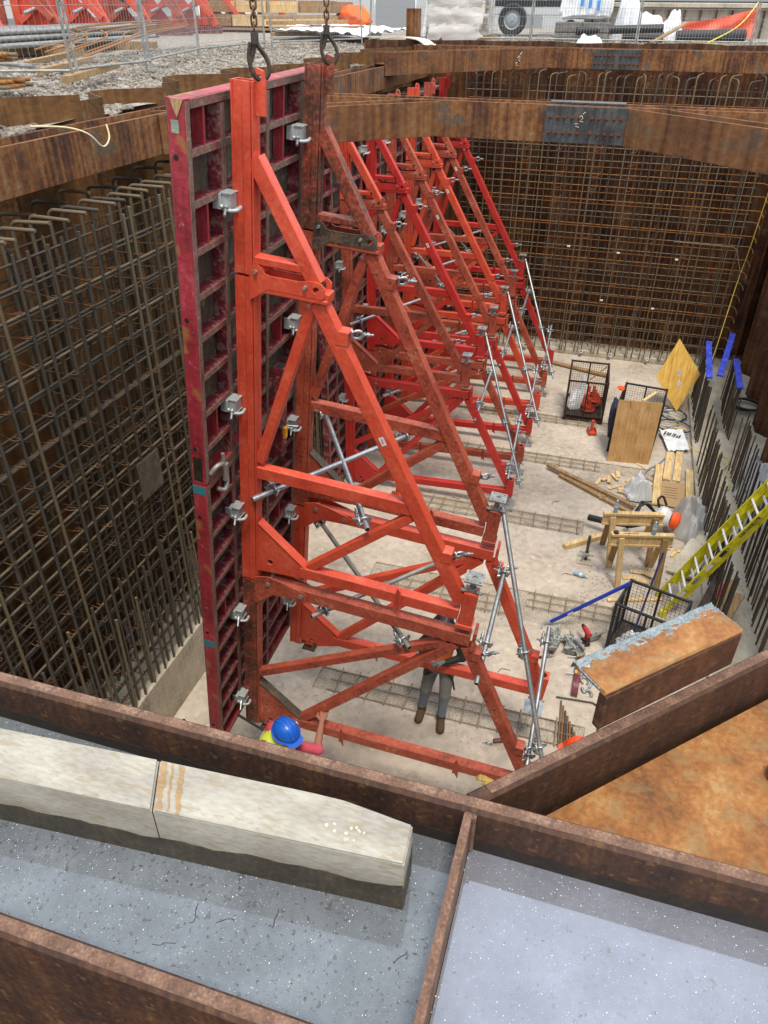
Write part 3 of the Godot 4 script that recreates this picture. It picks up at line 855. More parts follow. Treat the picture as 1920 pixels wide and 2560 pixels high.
	for col in 6:
		for row in 18:
			if rng.randf() < 0.2:
				continue
			var q := Vector3(-2.4 + col * 0.78 + rng.randf_range(-0.05, 0.05), 0.8 + row * 0.268, -19.1)
			var sg := -1.0 if col > 3 else 1.0
			part(f, "cross_tie", m_sweep([q + Vector3(-0.05, 0, 0), q + Vector3(0.05, 0.01, 0.01), q + Vector3(0.05 + 0.07 * sg, 0.12, 0.03)], 0.0055, 5), "rebar_rust")
	for q in [Vector3(-1.15, 2.72, -19.08), Vector3(0.02, 2.66, -19.08), Vector3(1.35, 2.62, -19.08), Vector3(-0.18, 1.5, -19.08), Vector3(1.05, 1.42, -19.08)]:
		part(f, "spacer", m_box(q, Vector3(0.07, 0.035, 0.03), 0.005), "white_plastic")
	# starter rows out of the raised slab on the right
	starter_row("row of dark starter bars between the raised slab edge and the ladder", 2.22, -8.6, -14.0, 0.095, 1.18, 1.34)
	starter_row("second row of starter bars behind the ladder, towards the rust wall", 2.80, -8.2, -14.0, 0.12, 1.15, 1.34)
	starter_row("clustered starter bars beside the yellow formwork board", 2.21, -14.85, -17.2, 0.075, 1.1, 1.3)
	starter_row("clustered starter bars under the upright blue boards", 2.82, -15.2, -17.2, 0.08, 1.0, 1.2)
	# mats showing in the floor strips
	k = 0
	var ml := ["rebar mat in the rough strip under the worker in jeans", "rebar mat in the strip behind the second brace frame", "rebar mat in the strip beside the loose screw jack", "rebar mat in the strip near the first standing frame feet", "rebar mat in the strip level with the leaning plywood", "rebar mat in the farthest rough strip by the wire crate"]
	for s in [[-6.78, -6.38, -2.7, 0.5], [-8.95, -8.56, -2.75, -0.62], [-9.2, -8.84, -0.42, 0.95], [-11.4, -11.0, -2.8, 0.2], [-13.6, -13.24, -2.6, 0.4], [-15.4, -15.08, -2.6, 0.2]]:
		var mt := thing("rebar_mat", ml[k], "rebar mat", "rebar mats in the floor strips")
		for i in 3:
			var zz: float = lerpf(s[0] + 0.02, s[1] - 0.02, i / 2.0)
			part(mt, "long_bar", m_sweep([Vector3(s[2], 0.012, zz), Vector3((s[2] + s[3]) * 0.5, 0.016, zz + rng.randf_range(-0.015, 0.015)), Vector3(s[3], 0.012, zz + rng.randf_range(-0.02, 0.02))], 0.0075, 6), "rebar_mat_tan")
		var xx: float = s[2] + 0.1
		while xx < s[3]:
			part(mt, "cross_bar", m_tube(Vector3(xx, 0.026, s[0] - 0.03), Vector3(xx + rng.randf_range(-0.03, 0.03), 0.026, s[1] + 0.03), 0.0085, 6), "rebar_mat_tan")
			xx += 0.235 + rng.randf_range(-0.03, 0.03)
		k += 1

func starter_row(label: String, x: float, z0: float, z1: float, dz: float, h0: float, h1: float) -> void:
	var o := thing("starter_bars", label, "rebar", "starter bars on the raised slab")
	var z := z0
	while z > z1:
		var p := Vector3(x + rng.randf_range(-0.035, 0.035), 0.05, z + rng.randf_range(-0.02, 0.02))
		part(o, "starter_bar", m_tube(p, p + Vector3(rng.randf_range(-0.03, 0.03), rng.randf_range(h0, h1), rng.randf_range(-0.04, 0.04)), 0.0135, 7), ["rebar_dark", "rebar", "rebar_dark", "rebar_tan"][rng.randi() % 4])
		z -= dz * rng.randf_range(0.8, 1.2)
	part(o, "tie_bar", m_tube(Vector3(x + 0.02, 0.62, z0), Vector3(x + 0.02, 0.58, z1), 0.006, 6), "rebar_dark")

# ---------------------------------------------------------------- formwork panels
# local axes of a formwork unit: x away from the wall face, y up, z towards the viewer; panel back (ribs) at x = -0.2, sheet at x = -0.32
func panel(o: Node3D, h: float, y0: float, z1: float, w: float, dy: float, side_mat := "panel_side") -> void:
	var z0 := z1 - w
	var xb := -0.2
	var dpt := 0.105
	var xc := xb - dpt * 0.5
	part(o, "sheet", m_box(Vector3(-0.313, y0 + h * 0.5, (z0 + z1) * 0.5), Vector3(0.018, h - 0.012, w - 0.012), 0.0), "panel_ply")
	# edge profiles with a worn front face
	for zz in [z1 - 0.03, z0 + 0.03]:
		part(o, "edge_profile", m_box(Vector3(-0.26, y0 + h * 0.5, zz), Vector3(0.12, h, 0.06), 0.008), side_mat)
		part(o, "edge_face", m_box(Vector3(xb + 0.0015, y0 + h * 0.5, zz), Vector3(0.006, h - 0.03, 0.05), 0.001), "panel_edge")
	for yy in [y0 + 0.03, y0 + h - 0.03]:
		part(o, "edge_profile", m_box(Vector3(-0.26, yy, (z0 + z1) * 0.5), Vector3(0.12, 0.06, w - 0.122), 0.008), side_mat)
		part(o, "edge_face", m_box(Vector3(xb + 0.0015, yy, (z0 + z1) * 0.5), Vector3(0.006, 0.05, w - 0.13), 0.001), "panel_edge")
	var stiles := []
	for k in 3:
		stiles.append(z1 - w * [0.2, 0.5, 0.78][k])
	for zz in stiles:
		part(o, "stile", m_box(Vector3(xc, y0 + h * 0.5, zz), Vector3(dpt, h - 0.122, 0.055), 0.006), "panel_red")
		part(o, "stile_face", m_box(Vector3(xb + 0.0015, y0 + h * 0.5, zz), Vector3(0.006, h - 0.13, 0.05), 0.001), "panel_edge")
	var cuts := [z1 - 0.06]
	for zz in stiles:
		cuts.append(zz + 0.0275); cuts.append(zz - 0.0275)
	cuts.append(z0 + 0.06)
	var n := int(round((h - 0.1) / dy))
	var rib := {}
	for i in range(1, n):
		var yy := y0 + i * h / n
		for k in 4:
			var a: float = cuts[k * 2] - 0.001
			var b: float = cuts[k * 2 + 1] + 0.001
			var key := "%d" % int((a - b) * 1000.0)
			if not rib.has(key):
				rib[key] = [m_box(Vector3.ZERO, Vector3(dpt - 0.004, 0.05, a - b), 0.005), m_box(Vector3.ZERO, Vector3(0.005, 0.044, a - b - 0.006), 0.001)]
			part(o, "rib", rib[key][0], "panel_red", Transform3D(Basis.IDENTITY, Vector3(xc - 0.002, yy, (a + b) * 0.5)))
			part(o, "rib_face", rib[key][1], "panel_edge", Transform3D(Basis.IDENTITY, Vector3(xb - 0.001, yy, (a + b) * 0.5)))
	# short uprights in some bays
	var sm := m_box(Vector3.ZERO, Vector3(dpt - 0.02, h / n - 0.052, 0.022), 0.003)
	for i in n:
		for k in 4:
			if (i == n - 1) or (i + k * 2) % 5 == 1:
				part(o, "short_upright", sm, "panel_red" if k % 2 else "panel_side", Transform3D(Basis.IDENTITY, Vector3(xc - 0.002, y0 + (i + 0.5) * h / n, (cuts[k * 2] + cuts[k * 2 + 1]) * 0.5)))
	# tie holes in the near edge
	var hole := m_lathe(Vector3.ZERO, Vector3.BACK, [Vector2(0.018, -0.001), Vector2(0.018, 0.0015), Vector2(0, 0.0015)], 12)
	for yy in [y0 + 0.32, y0 + h * 0.5, y0 + h - 0.32]:
		part(o, "tie_hole", hole, "hole_dark", Transform3D(Basis.IDENTITY, Vector3(-0.275, yy, z1)))

var hung := Transform3D(Basis(Vector3(0.995605, -0.092272, -0.016037), Vector3(0.092479, 0.995634, 0.012709), Vector3(0.014795, -0.014136, 0.999791)), Vector3(-2.9077, 0.94036, -4.99146))
var frame_z := [-11.47, -12.75, -13.92, -15.19, -16.41, -17.70]

func stand_x(z: float) -> Transform3D:
	return Transform3D(Basis.IDENTITY, Vector3(-4.03, 0.07, z))

func build_panels() -> void:
	var o := thing("wall_formwork", "tall dark red wall panel hanging in the air, upper of two", "formwork panel", "wall formwork panels")
	o.transform = hung
	panel(o, 2.7, 3.42, 0.56, 2.4, 0.3)
	part(o, "corner_gusset", m_plate(PackedVector2Array([Vector2(0, 0), Vector2(-0.09, 0), Vector2(-0.045, -0.1)]), 0.006, Vector3(-0.205, 6.12, 0.563), Vector3.RIGHT, Vector3.UP), "wood_brown")
	part(o, "paint_smear", m_box(Vector3(-0.262, 3.56, 0.5607), Vector3(0.075, 0.22, 0.0016), 0.0), "panel_soot")
	part(o, "paint_smear", m_box(Vector3(-0.268, 5.97, 0.5607), Vector3(0.05, 0.07, 0.0016), 0.0), "panel_pale")
	var lo := thing("wall_formwork", "tall dark red wall panel hanging in the air, lower of two", "formwork panel", "wall formwork panels")
	lo.transform = hung
	panel(lo, 3.3, 0.11, 0.56, 2.4, 0.275)
	for yy in [3.36, 1.62]:
		part(lo, "paint_band", m_box(Vector3(-0.262, yy, 0.5607), Vector3(0.112, 0.08, 0.0016), 0.0), "teal_paint")
	# panel lock joining the two
	var lk := thing("panel_lock", "grey cast clamp locking the two hanging panels at their joint", "clamp")
	lk.transform = hung
	part(lk, "jaw", m_sweep(smooth_path([Vector3(-0.19, 3.50, 0.50), Vector3(-0.15, 3.56, 0.46), Vector3(-0.14, 3.53, 0.38), Vector3(-0.16, 3.42, 0.34)]), 0.02, 8), "galv_dull")
	part(lk, "jaw", m_sweep(smooth_path([Vector3(-0.19, 3.30, 0.40), Vector3(-0.14, 3.28, 0.36), Vector3(-0.14, 3.35, 0.32), Vector3(-0.15, 3.45, 0.32)]), 0.02, 8), "galv_dull")
	part(lk, "spindle", m_tube(Vector3(-0.15, 3.62, 0.36), Vector3(-0.15, 3.36, 0.34), 0.016, 8), "galv_dull")
	part(lk, "wedge", m_box(Vector3(-0.14, 3.44, 0.34), Vector3(0.03, 0.14, 0.07), 0.006), "galv_dull")
	# upright extension profile on the panel back with a yellow wing
	var ex := thing("steel_profile", "dull red hollow profile strapped upright to the hanging panels", "profile")
	ex.transform = hung
	part(ex, "hollow_profile", m_box(Vector3(-0.14, 3.42, -0.79), Vector3(0.1, 0.92, 0.11), 0.008), "panel_red")
	part(ex, "mouth", m_box(Vector3(-0.14, 3.882, -0.79), Vector3(0.075, 0.006, 0.085), 0.0), "hole_dark")
	part(ex, "yellow_wing", m_box(Vector3(-0.08, 3.22, -0.78), Vector3(0.03, 0.11, 0.05), 0.006), "yellow_part")
	part(ex, "tie_rod", m_tube(Vector3(-0.2, 3.24, -0.84), Vector3(0.0, 3.24, -0.9), 0.012, 8), "galv")
	# row standing against the wall
	var nm := ["nearest", "middle", "farthest"]
	for i in 3:
		var z1 := -10.72 - i * 2.44
		var up := thing("wall_formwork", "red wall panel of the standing row, %s of three, upper tier" % nm[i], "formwork panel", "wall formwork panels")
		up.transform = stand_x(z1)
		panel(up, 2.7, 3.32, 0.0, 2.42, 0.3, "panel_red")
		var dn := thing("wall_formwork", "red wall panel of the standing row, %s of three, lower tier" % nm[i], "formwork panel", "wall formwork panels")
		dn.transform = stand_x(z1)
		panel(dn, 3.3, 0.01, 0.0, 2.42, 0.275, "panel_red")

# ---------------------------------------------------------------- brace frames
func fb(o: Node3D, nm: String, a: Vector2, b: Vector2, h: float, w: float, mat: String, bev := 0.008) -> MeshInstance3D:
	return part(o, nm, m_bar(Vector3(a.x, a.y, 0), Vector3(b.x, b.y, 0), w, h, Vector3(-(b - a).y, (b - a).x, 0), bev), mat)

func jack(o: Node3D, nm: String, p: Vector3, dir: float, mat := "galv_dull", ln := 0.17, ps := 0.08) -> Node3D:
	# screw jack with wing nut and base plate; dir +1 plate up, -1 plate down
	var j := part(o, nm, m_tube(p, p + Vector3(0, ln * dir, 0), 0.026, 10), mat)
	var q := MB.new()
	q.plate(PackedVector2Array([Vector2(-ps, -ps), Vector2(ps, -ps), Vector2(ps, ps), Vector2(-ps, ps)]), 0.014, p + Vector3(0, (ln + 0.005) * dir, 0), Vector3.RIGHT, Vector3.FORWARD, Vector3(0.0, 0.0, 0.022))
	part(j, "plate", q.mesh(), mat)
	var hl := m_lathe(Vector3.ZERO, Vector3.UP, [Vector2(0.008, -0.0005), Vector2(0.008, 0.0012), Vector2(0, 0.0012)], 8)
	if dir > 0:
		for c in [Vector2(1, 1), Vector2(-1, 1), Vector2(1, -1), Vector2(-1, -1)]:
			part(j, "bolt_hole", hl, "hole_dark", Transform3D(Basis.IDENTITY, p + Vector3(c.x * 0.055, 0.181, c.y * 0.055)))
	var n := MB.new()
	n.lathe(p + Vector3(0, 0.045 * dir, 0), Vector3.UP, [Vector2(0.024, -0.03), Vector2(0.042, -0.03), Vector2(0.045, 0.02), Vector2(0.024, 0.03)], 12)
	for k in 3:
		var an := k * TAU / 3.0 + 0.5
		var d := Vector3(cos(an), 0, sin(an))
		n.bar(p + Vector3(0, 0.045 * dir, 0) + d * 0.03, p + Vector3(0, 0.06 * dir, 0) + d * 0.105, 0.035, 0.02, Vector3.UP, 0.005)
	part(j, "wing_nut", n.mesh(), mat)
	return j

var coupler_mesh: ArrayMesh
func coupler() -> ArrayMesh:
	if coupler_mesh:
		return coupler_mesh
	var q := MB.new()
	var ring := []
	for j in 15:
		var an := TAU * j / 16.0 + 0.2
		ring.append(Vector3(cos(an) * 0.04, sin(an) * 0.04, 0))
	q.sweep(ring, 0.011, 7)
	q.bar(Vector3(0.035, -0.03, 0), Vector3(0.05, 0.035, 0), 0.035, 0.014)
	q.tube(Vector3(0.045, 0.02, 0), Vector3(0.115, 0.045, 0), 0.009, 7)
	q.lathe(Vector3(0.075, 0.031, 0), Vector3(0.94, 0.33, 0), [Vector2(0.009, -0.01), Vector2(0.018, -0.01), Vector2(0.018, 0.01), Vector2(0.009, 0.01)], 6)
	q.bar(Vector3(-0.035, -0.035, 0), Vector3(-0.06, 0.03, 0.01), 0.03, 0.012)
	coupler_mesh = q.mesh()
	return coupler_mesh

func brace_frame(label: String, xf: Transform3D, up: String, mid: String, low: String, hw: String, clamps: Array, foot := true) -> Node3D:
	var o := thing("brace_frame", label, "brace frame", "steel brace frames behind the formwork")
	o.transform = xf
	var pw := 0.13
	# posts: two channels with a slot between, drawn as web plates and lips
	for s in [[4.98, 6.19, up], [2.08, 4.96, mid], [-0.04, 2.06, low]]:
		var yc: float = (s[0] + s[1]) * 0.5
		var hh: float = s[1] - s[0]
		var post := part(o, "post", m_box(Vector3(-0.108, yc, 0.047), Vector3(0.085, hh, 0.012), 0.002), s[2])
		part(post, "channel_web", m_box(Vector3(-0.108, yc, -0.047), Vector3(0.085, hh, 0.012), 0.002), s[2])
		part(post, "channel_flange", m_box(Vector3(-0.144, yc, 0.0), Vector3(0.012, hh, 0.13), 0.003), s[2])
		part(post, "channel_flange", m_box(Vector3(-0.006, yc, 0.03), Vector3(0.012, hh, 0.058), 0.003), s[2])
		part(post, "channel_flange", m_box(Vector3(-0.006, yc, -0.03), Vector3(0.012, hh, 0.058), 0.003), s[2])
		part(post, "channel_bend", m_box(Vector3(-0.048, yc, 0.05), Vector3(0.06, hh, 0.02), 0.008), s[2])
		part(post, "channel_bend", m_box(Vector3(-0.048, yc, -0.05), Vector3(0.06, hh, 0.02), 0.008), s[2])
	# upper triangle
	part(o, "lifting_eye", m_plate(PackedVector2Array([Vector2(-0.035, 6.0), Vector2(0.045, 6.0), Vector2(0.045, 6.2), Vector2(0.03, 6.25), Vector2(-0.02, 6.265), Vector2(-0.035, 6.24)]), 0.025, Vector3(0.02, 0, 0), Vector3.RIGHT, Vector3.UP, Vector3(0.006, 6.215, 0.015)), up)
	fb(o, "inclined_leg", Vector2(-0.01, 5.745), Vector2(0.455, 4.99), 0.11, 0.1, up)
	fb(o, "cross_member", Vector2(0.001, 5.085), Vector2(0.36, 5.085), 0.06, 0.1, up)
	fb(o, "stub", Vector2(0.001, 5.03), Vector2(0.07, 5.03), 0.05, 0.08, up)
	# joint plates at the top splice
	var jp := PackedVector2Array([Vector2(-0.03, 4.80), Vector2(0.11, 4.905), Vector2(0.52, 4.905), Vector2(0.54, 4.925), Vector2(0.54, 4.985), Vector2(0.51, 5.015), Vector2(0.46, 5.025), Vector2(0.34, 5.005), Vector2(0.12, 5.005), Vector2(0.085, 5.015), Vector2(0.06, 5.05), Vector2(0.03, 5.068), Vector2(-0.005, 5.06), Vector2(-0.03, 5.03)])
	for s in [0.072, -0.072]:
		var jpl := part(o, "joint_plate", m_plate(jp, 0.012, Vector3(0, 0, s), Vector3.RIGHT, Vector3.UP, Vector3(0.475, 4.965, 0.026)), mid)
		if up == "rust_paint" and s > 0:
			jpl.material_override = M["dirty_plate"]
	for b in [Vector2(0.02, 5.02), Vector2(0.395, 4.975)]:
		part(o, "pin", m_tube(Vector3(b.x, b.y, -0.1), Vector3(b.x, b.y, 0.1), 0.014, 10), "galv_dull")
	fb(o, "cross_member", Vector2(0.08, 4.885), Vector2(0.56, 4.885), 0.035, 0.15, mid)
	part(o, "head_box", m_box(Vector3(0.51, 4.905, 0), Vector3(0.11, 0.075, 0.125), 0.006), mid)
	# middle triangle
	fb(o, "inclined_leg", Vector2(0.475, 4.865), Vector2(1.905, 2.44), 0.125, 0.105, mid)
	fb(o, "diagonal", Vector2(0.42, 4.8), Vector2(0.015, 3.39), 0.085, 0.075, mid)
	fb(o, "cross_member", Vector2(0.001, 3.285), Vector2(1.36, 3.285), 0.12, 0.09, mid)
	fb(o, "diagonal", Vector2(1.37, 3.21), Vector2(0.50, 2.37), 0.085, 0.075, mid)
	part(o, "gusset", m_plate(PackedVector2Array([Vector2(0.0, 2.2), Vector2(0.5, 2.24), Vector2(0.46, 2.34), Vector2(0.0, 2.73)]), 0.014, Vector3(0, 0, 0.035), Vector3.RIGHT, Vector3.UP, Vector3(0.12, 2.33, 0.03)), mid)
	fb(o, "gusset_flange", Vector2(0.005, 2.75), Vector2(0.47, 2.355), 0.018, 0.1, mid if up != "rust_paint" else "dirty_plate")
	fb(o, "chord", Vector2(0.42, 2.305), Vector2(1.9, 2.305), 0.125, 0.1, mid)
	part(o, "jack_socket", m_box(Vector3(1.975, 2.37, 0), Vector3(0.125, 0.42, 0.125), 0.008), mid)
	part(o, "socket_collar", m_box(Vector3(1.975, 2.195, 0), Vector3(0.145, 0.05, 0.145), 0.006), mid)
	jack(o, "screw_jack", Vector3(1.975, 2.55, 0), 1.0, hw)
	# lower hinge plates
	var lp := PackedVector2Array([Vector2(-0.02, 1.80), Vector2(0.17, 1.965), Vector2(0.5, 1.985), Vector2(0.5, 2.06), Vector2(0.47, 2.085), Vector2(0.22, 2.15), Vector2(0.11, 2.17), Vector2(-0.02, 2.13)])
	for s in [0.068, -0.068]:
		part(o, "hinge_plate", m_plate(lp, 0.012, Vector3(0, 0, s), Vector3.RIGHT, Vector3.UP), low)
	for b in [Vector2(0.11, 2.08), Vector2(0.44, 2.04)]:
		part(o, "pin", m_tube(Vector3(b.x, b.y, -0.085), Vector3(b.x, b.y, 0.085), 0.024, 12), "galv_dull")
	# lower frame
	fb(o, "chord", Vector2(0.12, 2.03), Vector2(2.05, 2.03), 0.14, 0.105, low)
	part(o, "end_plate", m_box(Vector3(2.085, 2.05, 0), Vector3(0.03, 0.22, 0.15), 0.004), low)
	fb(o, "diagonal", Vector2(0.0, 0.76), Vector2(1.86, 1.925), 0.09, 0.08, low)
	fb(o, "diagonal", Vector2(1.93, 1.93), Vector2(0.50, 0.24), 0.095, 0.085, low)
	fb(o, "inclined_leg", Vector2(2.04, 1.94), Vector2(2.87, 0.40), 0.12, 0.1, low)
	part(o, "gusset", m_plate(PackedVector2Array([Vector2(0.0, -0.03), Vector2(0.16, -0.03), Vector2(0.5, 0.1), Vector2(0.48, 0.2), Vector2(0.0, 0.6)]), 0.014, Vector3(0, 0, 0.035), Vector3.RIGHT, Vector3.UP, Vector3(0.13, 0.07, 0.028)), low)
	fb(o, "gusset_flange", Vector2(0.0, 0.625), Vector2(0.5, 0.215), 0.018, 0.1, "dirty_plate" if low == "orange_worn" else low)
	fb(o, "bottom_chord", Vector2(0.40, 0.155), Vector2(2.86, 0.255), 0.13, 0.105, low)
	var sk := part(o, "foot_socket", m_box(Vector3(2.905, 0.36, 0), Vector3(0.13, 0.32, 0.13), 0.008), low)
	part(sk, "mouth", m_lathe(Vector3(2.905, 0.5205, 0), Vector3.UP, [Vector2(0.038, 0), Vector2(0.038, 0.002), Vector2(0, 0.002)], 12), "hole_dark")
	jack(o, "screw_jack", Vector3(2.905, 0.20, 0), -1.0, "galv", 0.258, 0.11)
	if foot:
		jack(o, "screw_jack", Vector3(0.1, 0.06, 0), -0.8, "dark_steel")
	# folded ears on the chords
	for e in [Vector3(0.95, 0.17, 1), Vector3(2.2, 0.22, 1), Vector3(1.35, 2.3, 1)]:
		part(o, "ear", m_plate(PackedVector2Array([Vector2(-0.03, -0.11), Vector2(0.0, -0.075), Vector2(0.05, -0.1), Vector2(0.04, -0.06), Vector2(0.03, 0.06), Vector2(0.02, 0.12), Vector2(-0.01, 0.14), Vector2(-0.03, 0.07)]), 0.012, Vector3(e.x, e.y, 0.06), Vector3(0.8, 0, 0.6), Vector3.UP), low if e.y < 1 else mid)
	# coupler brackets on the legs
	for c in [Vector2(0.69, 4.64), Vector2(1.72, 2.90), Vector2(2.14, 1.86), Vector2(2.76, 0.76)]:
		part(o, "bracket", m_box(Vector3(c.x - 0.01, c.y, 0), Vector3(0.09, 0.1, 0.115), 0.006), mid if c.y > 2.2 else low)
		part(o, "coupler", coupler(), "galv", Transform3D(Basis.from_euler(Vector3(0.4, 0.5, -0.4)), Vector3(c.x + 0.085, c.y + 0.03, 0)))
	# clamps that hold the post to the panel
	for v in clamps:
		var b := MB.new()
		b.box(Vector3(-0.165, v, 0.105), Vector3(0.08, 0.1, 0.1), 0.006)
		b.box(Vector3(-0.165, v + 0.052, 0.105), Vector3(0.1, 0.008, 0.115), 0.002)
		b.box(Vector3(-0.165, v - 0.052, 0.105), Vector3(0.1, 0.008, 0.105), 0.002)
		var cl := part(o, "panel_clamp", b.mesh(), "clamp_grey")
		part(cl, "jaw", m_bar(Vector3(-0.215, v - 0.05, 0.17), Vector3(-0.215, v + 0.05, 0.17), 0.016, 0.06, Vector3.RIGHT, 0.004), "clamp_grey")
		part(cl, "hook", m_sweep(smooth_path([Vector3(-0.19, v - 0.03, 0.165), Vector3(-0.13, v - 0.05, 0.17), Vector3(-0.08, v - 0.045, 0.15), Vector3(-0.075, v - 0.035, 0.10)]), 0.014, 7), "clamp_grey")
		part(cl, "bolt", m_tube(Vector3(-0.16, v - 0.02, 0.14), Vector3(-0.13, v - 0.07, 0.235), 0.011, 8), "galv")
		part(cl, "nut", m_lathe(Vector3(-0.15, v - 0.035, 0.175), Vector3(0.3, -0.5, 0.95), [Vector2(0.01, -0.01), Vector2(0.023, -0.01), Vector2(0.023, 0.012), Vector2(0.01, 0.012)], 6), "galv")
	return o

func sticker(o: Node3D, p: Vector2, ang: float) -> void:
	var b := Basis(Vector3(0, 0, 1), ang)
	var s := part(o, "sticker", m_box(Vector3.ZERO, Vector3(0.075, 0.042, 0.0015), 0.0), "white_plastic", Transform3D(b, Vector3(p.x, p.y, 0.0535)))
	var t := TextMesh.new()
	t.text = "PERI"; t.font_size = 20; t.pixel_size = 0.0011; t.depth = 0.001
	part(s, "lettering", t, "print_red", Transform3D(Basis.IDENTITY, Vector3(0, 0, 0.0014)))

func build_frames() -> void:
	var f1 := brace_frame("bright orange brace frame nearest the camera, hanging from a chain", hung, "orange", "orange", "orange_worn", "galv_dull", [5.48, 3.94, 2.89, 1.66, 0.42])
	f1.get_node("post_002")
	for c in f1.get_children():
		if str(c.name) == "post_002":
			c.set_meta("label", "rust-blackened lower post")
			c.material_override = M["rust_paint"]
			for g in c.get_children():
				g.material_override = M["rust_paint"] if str(g.name).begins_with("channel_web") or str(g.name) == "channel_flange" or str(g.name).begins_with("channel_bend") else M["orange_worn"]
	sticker(f1, Vector2(1.06, 3.87), -1.03)
	var f2 := brace_frame("rust-stained brace frame with brown top post, second from the camera", hung * Transform3D(Basis.IDENTITY, Vector3(0, 0, -1.282)), "rust_paint", "orange_worn", "orange", "galv_dull", [5.72, 4.15, 3.1, 2.0, 0.72])
	f2.set_meta("second", true)
	var ord := ["first", "second", "third", "fourth", "fifth", "sixth"]
	var cols := [["orange", "orange_worn", "orange_deep"], ["orange_deep", "orange_deep", "orange_worn"], ["orange_worn", "orange_worn", "orange_deep"], ["orange", "orange", "orange"], ["orange_worn", "orange_worn", "orange_worn"], ["orange_deep", "orange_deep", "orange_deep"]]
	for i in 6:
		var f := brace_frame("red brace frame standing on the pit floor, %s of six from the camera" % ord[i], stand_x(frame_z[i]), cols[i][0], cols[i][1], cols[i][2], "galv_dull" if i % 2 else "galv", [5.5, 4.0, 2.9, 1.7], i == 0)
		sticker(f, Vector2(1.06 - 0.12 * i, 3.87 + 0.2 * i), -1.03)

# ---------------------------------------------------------------- scaffold tubes
func scaf(label: String, xf: Transform3D, a: Vector3, b: Vector3, cps: Array, mat := "galv") -> void:
	var o := thing("scaffold_tube", label, "scaffold tube", "galvanised brace tubes")
	o.transform = xf
	var t := part(o, "tube", m_tube(a, b, 0.0242, 12), mat)
	var d := (b - a).normalized()
	for e in [a, b]:
		var s := -1.0 if e == a else 1.0
		part(t, "bore", m_lathe(e, d * s, [Vector2(0.019, 0.0005), Vector2(0.019, 0.0012), Vector2(0, 0.0012)], 10), "hole_dark")
	for c in cps:
		var p := a.lerp(b, c)
		var z := d
		var y := (Vector3.UP - z * z.y).normalized()
		part(o, "coupler", coupler(), "galv", Transform3D(Basis(y.cross(z), y, z), p))
		part(o, "coupler", coupler(), "galv", Transform3D(Basis(z, y, -y.cross(z)), p + y.cross(z) * 0.055))

func build_tubes() -> void:
	var X := [
		[Vector3(-0.02, 3.04, 0.1), Vector3(1.05, 3.2, -1.36), "brace tube crossing under the middle cross member, rising to the back", [0.12, 0.93]],
		[Vector3(1.02, 3.02, 0.09), Vector3(0.08, 3.23, -1.38), "brace tube crossing under the middle cross member, dropping to the front", [0.06, 0.94]],
		[Vector3(1.53, 1.80, 0.1), Vector3(0.08, 1.87, -1.36), "brace tube under the lower chord, running down to the front", [0.05, 0.95]],
		[Vector3(0.55, 1.80, 0.05), Vector3(1.76, 1.93, -1.36), "brace tube under the lower chord, running up to the back", [0.08, 0.94]],
		[Vector3(2.98, 0.78, 0.08), Vector3(2.03, 2.62, -1.30), "long brace tube on the sloping legs", [0.05, 0.42]],
		[Vector3(2.2, 1.60, 0.12), Vector3(2.2, 1.93, -1.2), "short brace tube on the upper sloping legs", [0.32, 0.96]],
		[Vector3(2.87, 0.58, 0.12), Vector3(2.82, 1.13, -1.4), "short brace tube low on the sloping legs", [0.1, 0.88]]]
	for q in X:
		scaf(q[2] + ", hanging unit", hung, q[0], q[1], q[3], "galv" if q[0].y > 1.85 or q[0].x > 1.7 else "galv_dull")
	var ord := ["first", "second", "third", "fourth", "fifth", "sixth"]
	for i in [0, 2, 4]:
		var dz: float = frame_z[i + 1] - frame_z[i]
		for k in [0, 1, 3]:
			scaf("%s brace tube, %s to %s standing frame" % [["upper rising", "upper falling", "", "lower rising"][k], ord[i], ord[i + 1]], stand_x(frame_z[i]), X[k][0], Vector3(X[k][1].x, X[k][1].y, dz - 0.08), X[k][3])
	for i in [0, 2, 4]:
		var dz: float = frame_z[i + 1] - frame_z[i]
		for k in [4, 5, 6]:
			var a: Vector3 = X[k][0]
			if k == 4:
				a = Vector3(3.12, 0.42, 0.1)
			scaf("%s on sloping legs, %s to %s standing frame" % [["long brace tube", "short upper brace tube", "short lower brace tube"][k - 4], ord[i], ord[i + 1]], stand_x(frame_z[i]), a, Vector3(X[k][1].x, X[k][1].y, dz - 0.05), X[k][3])

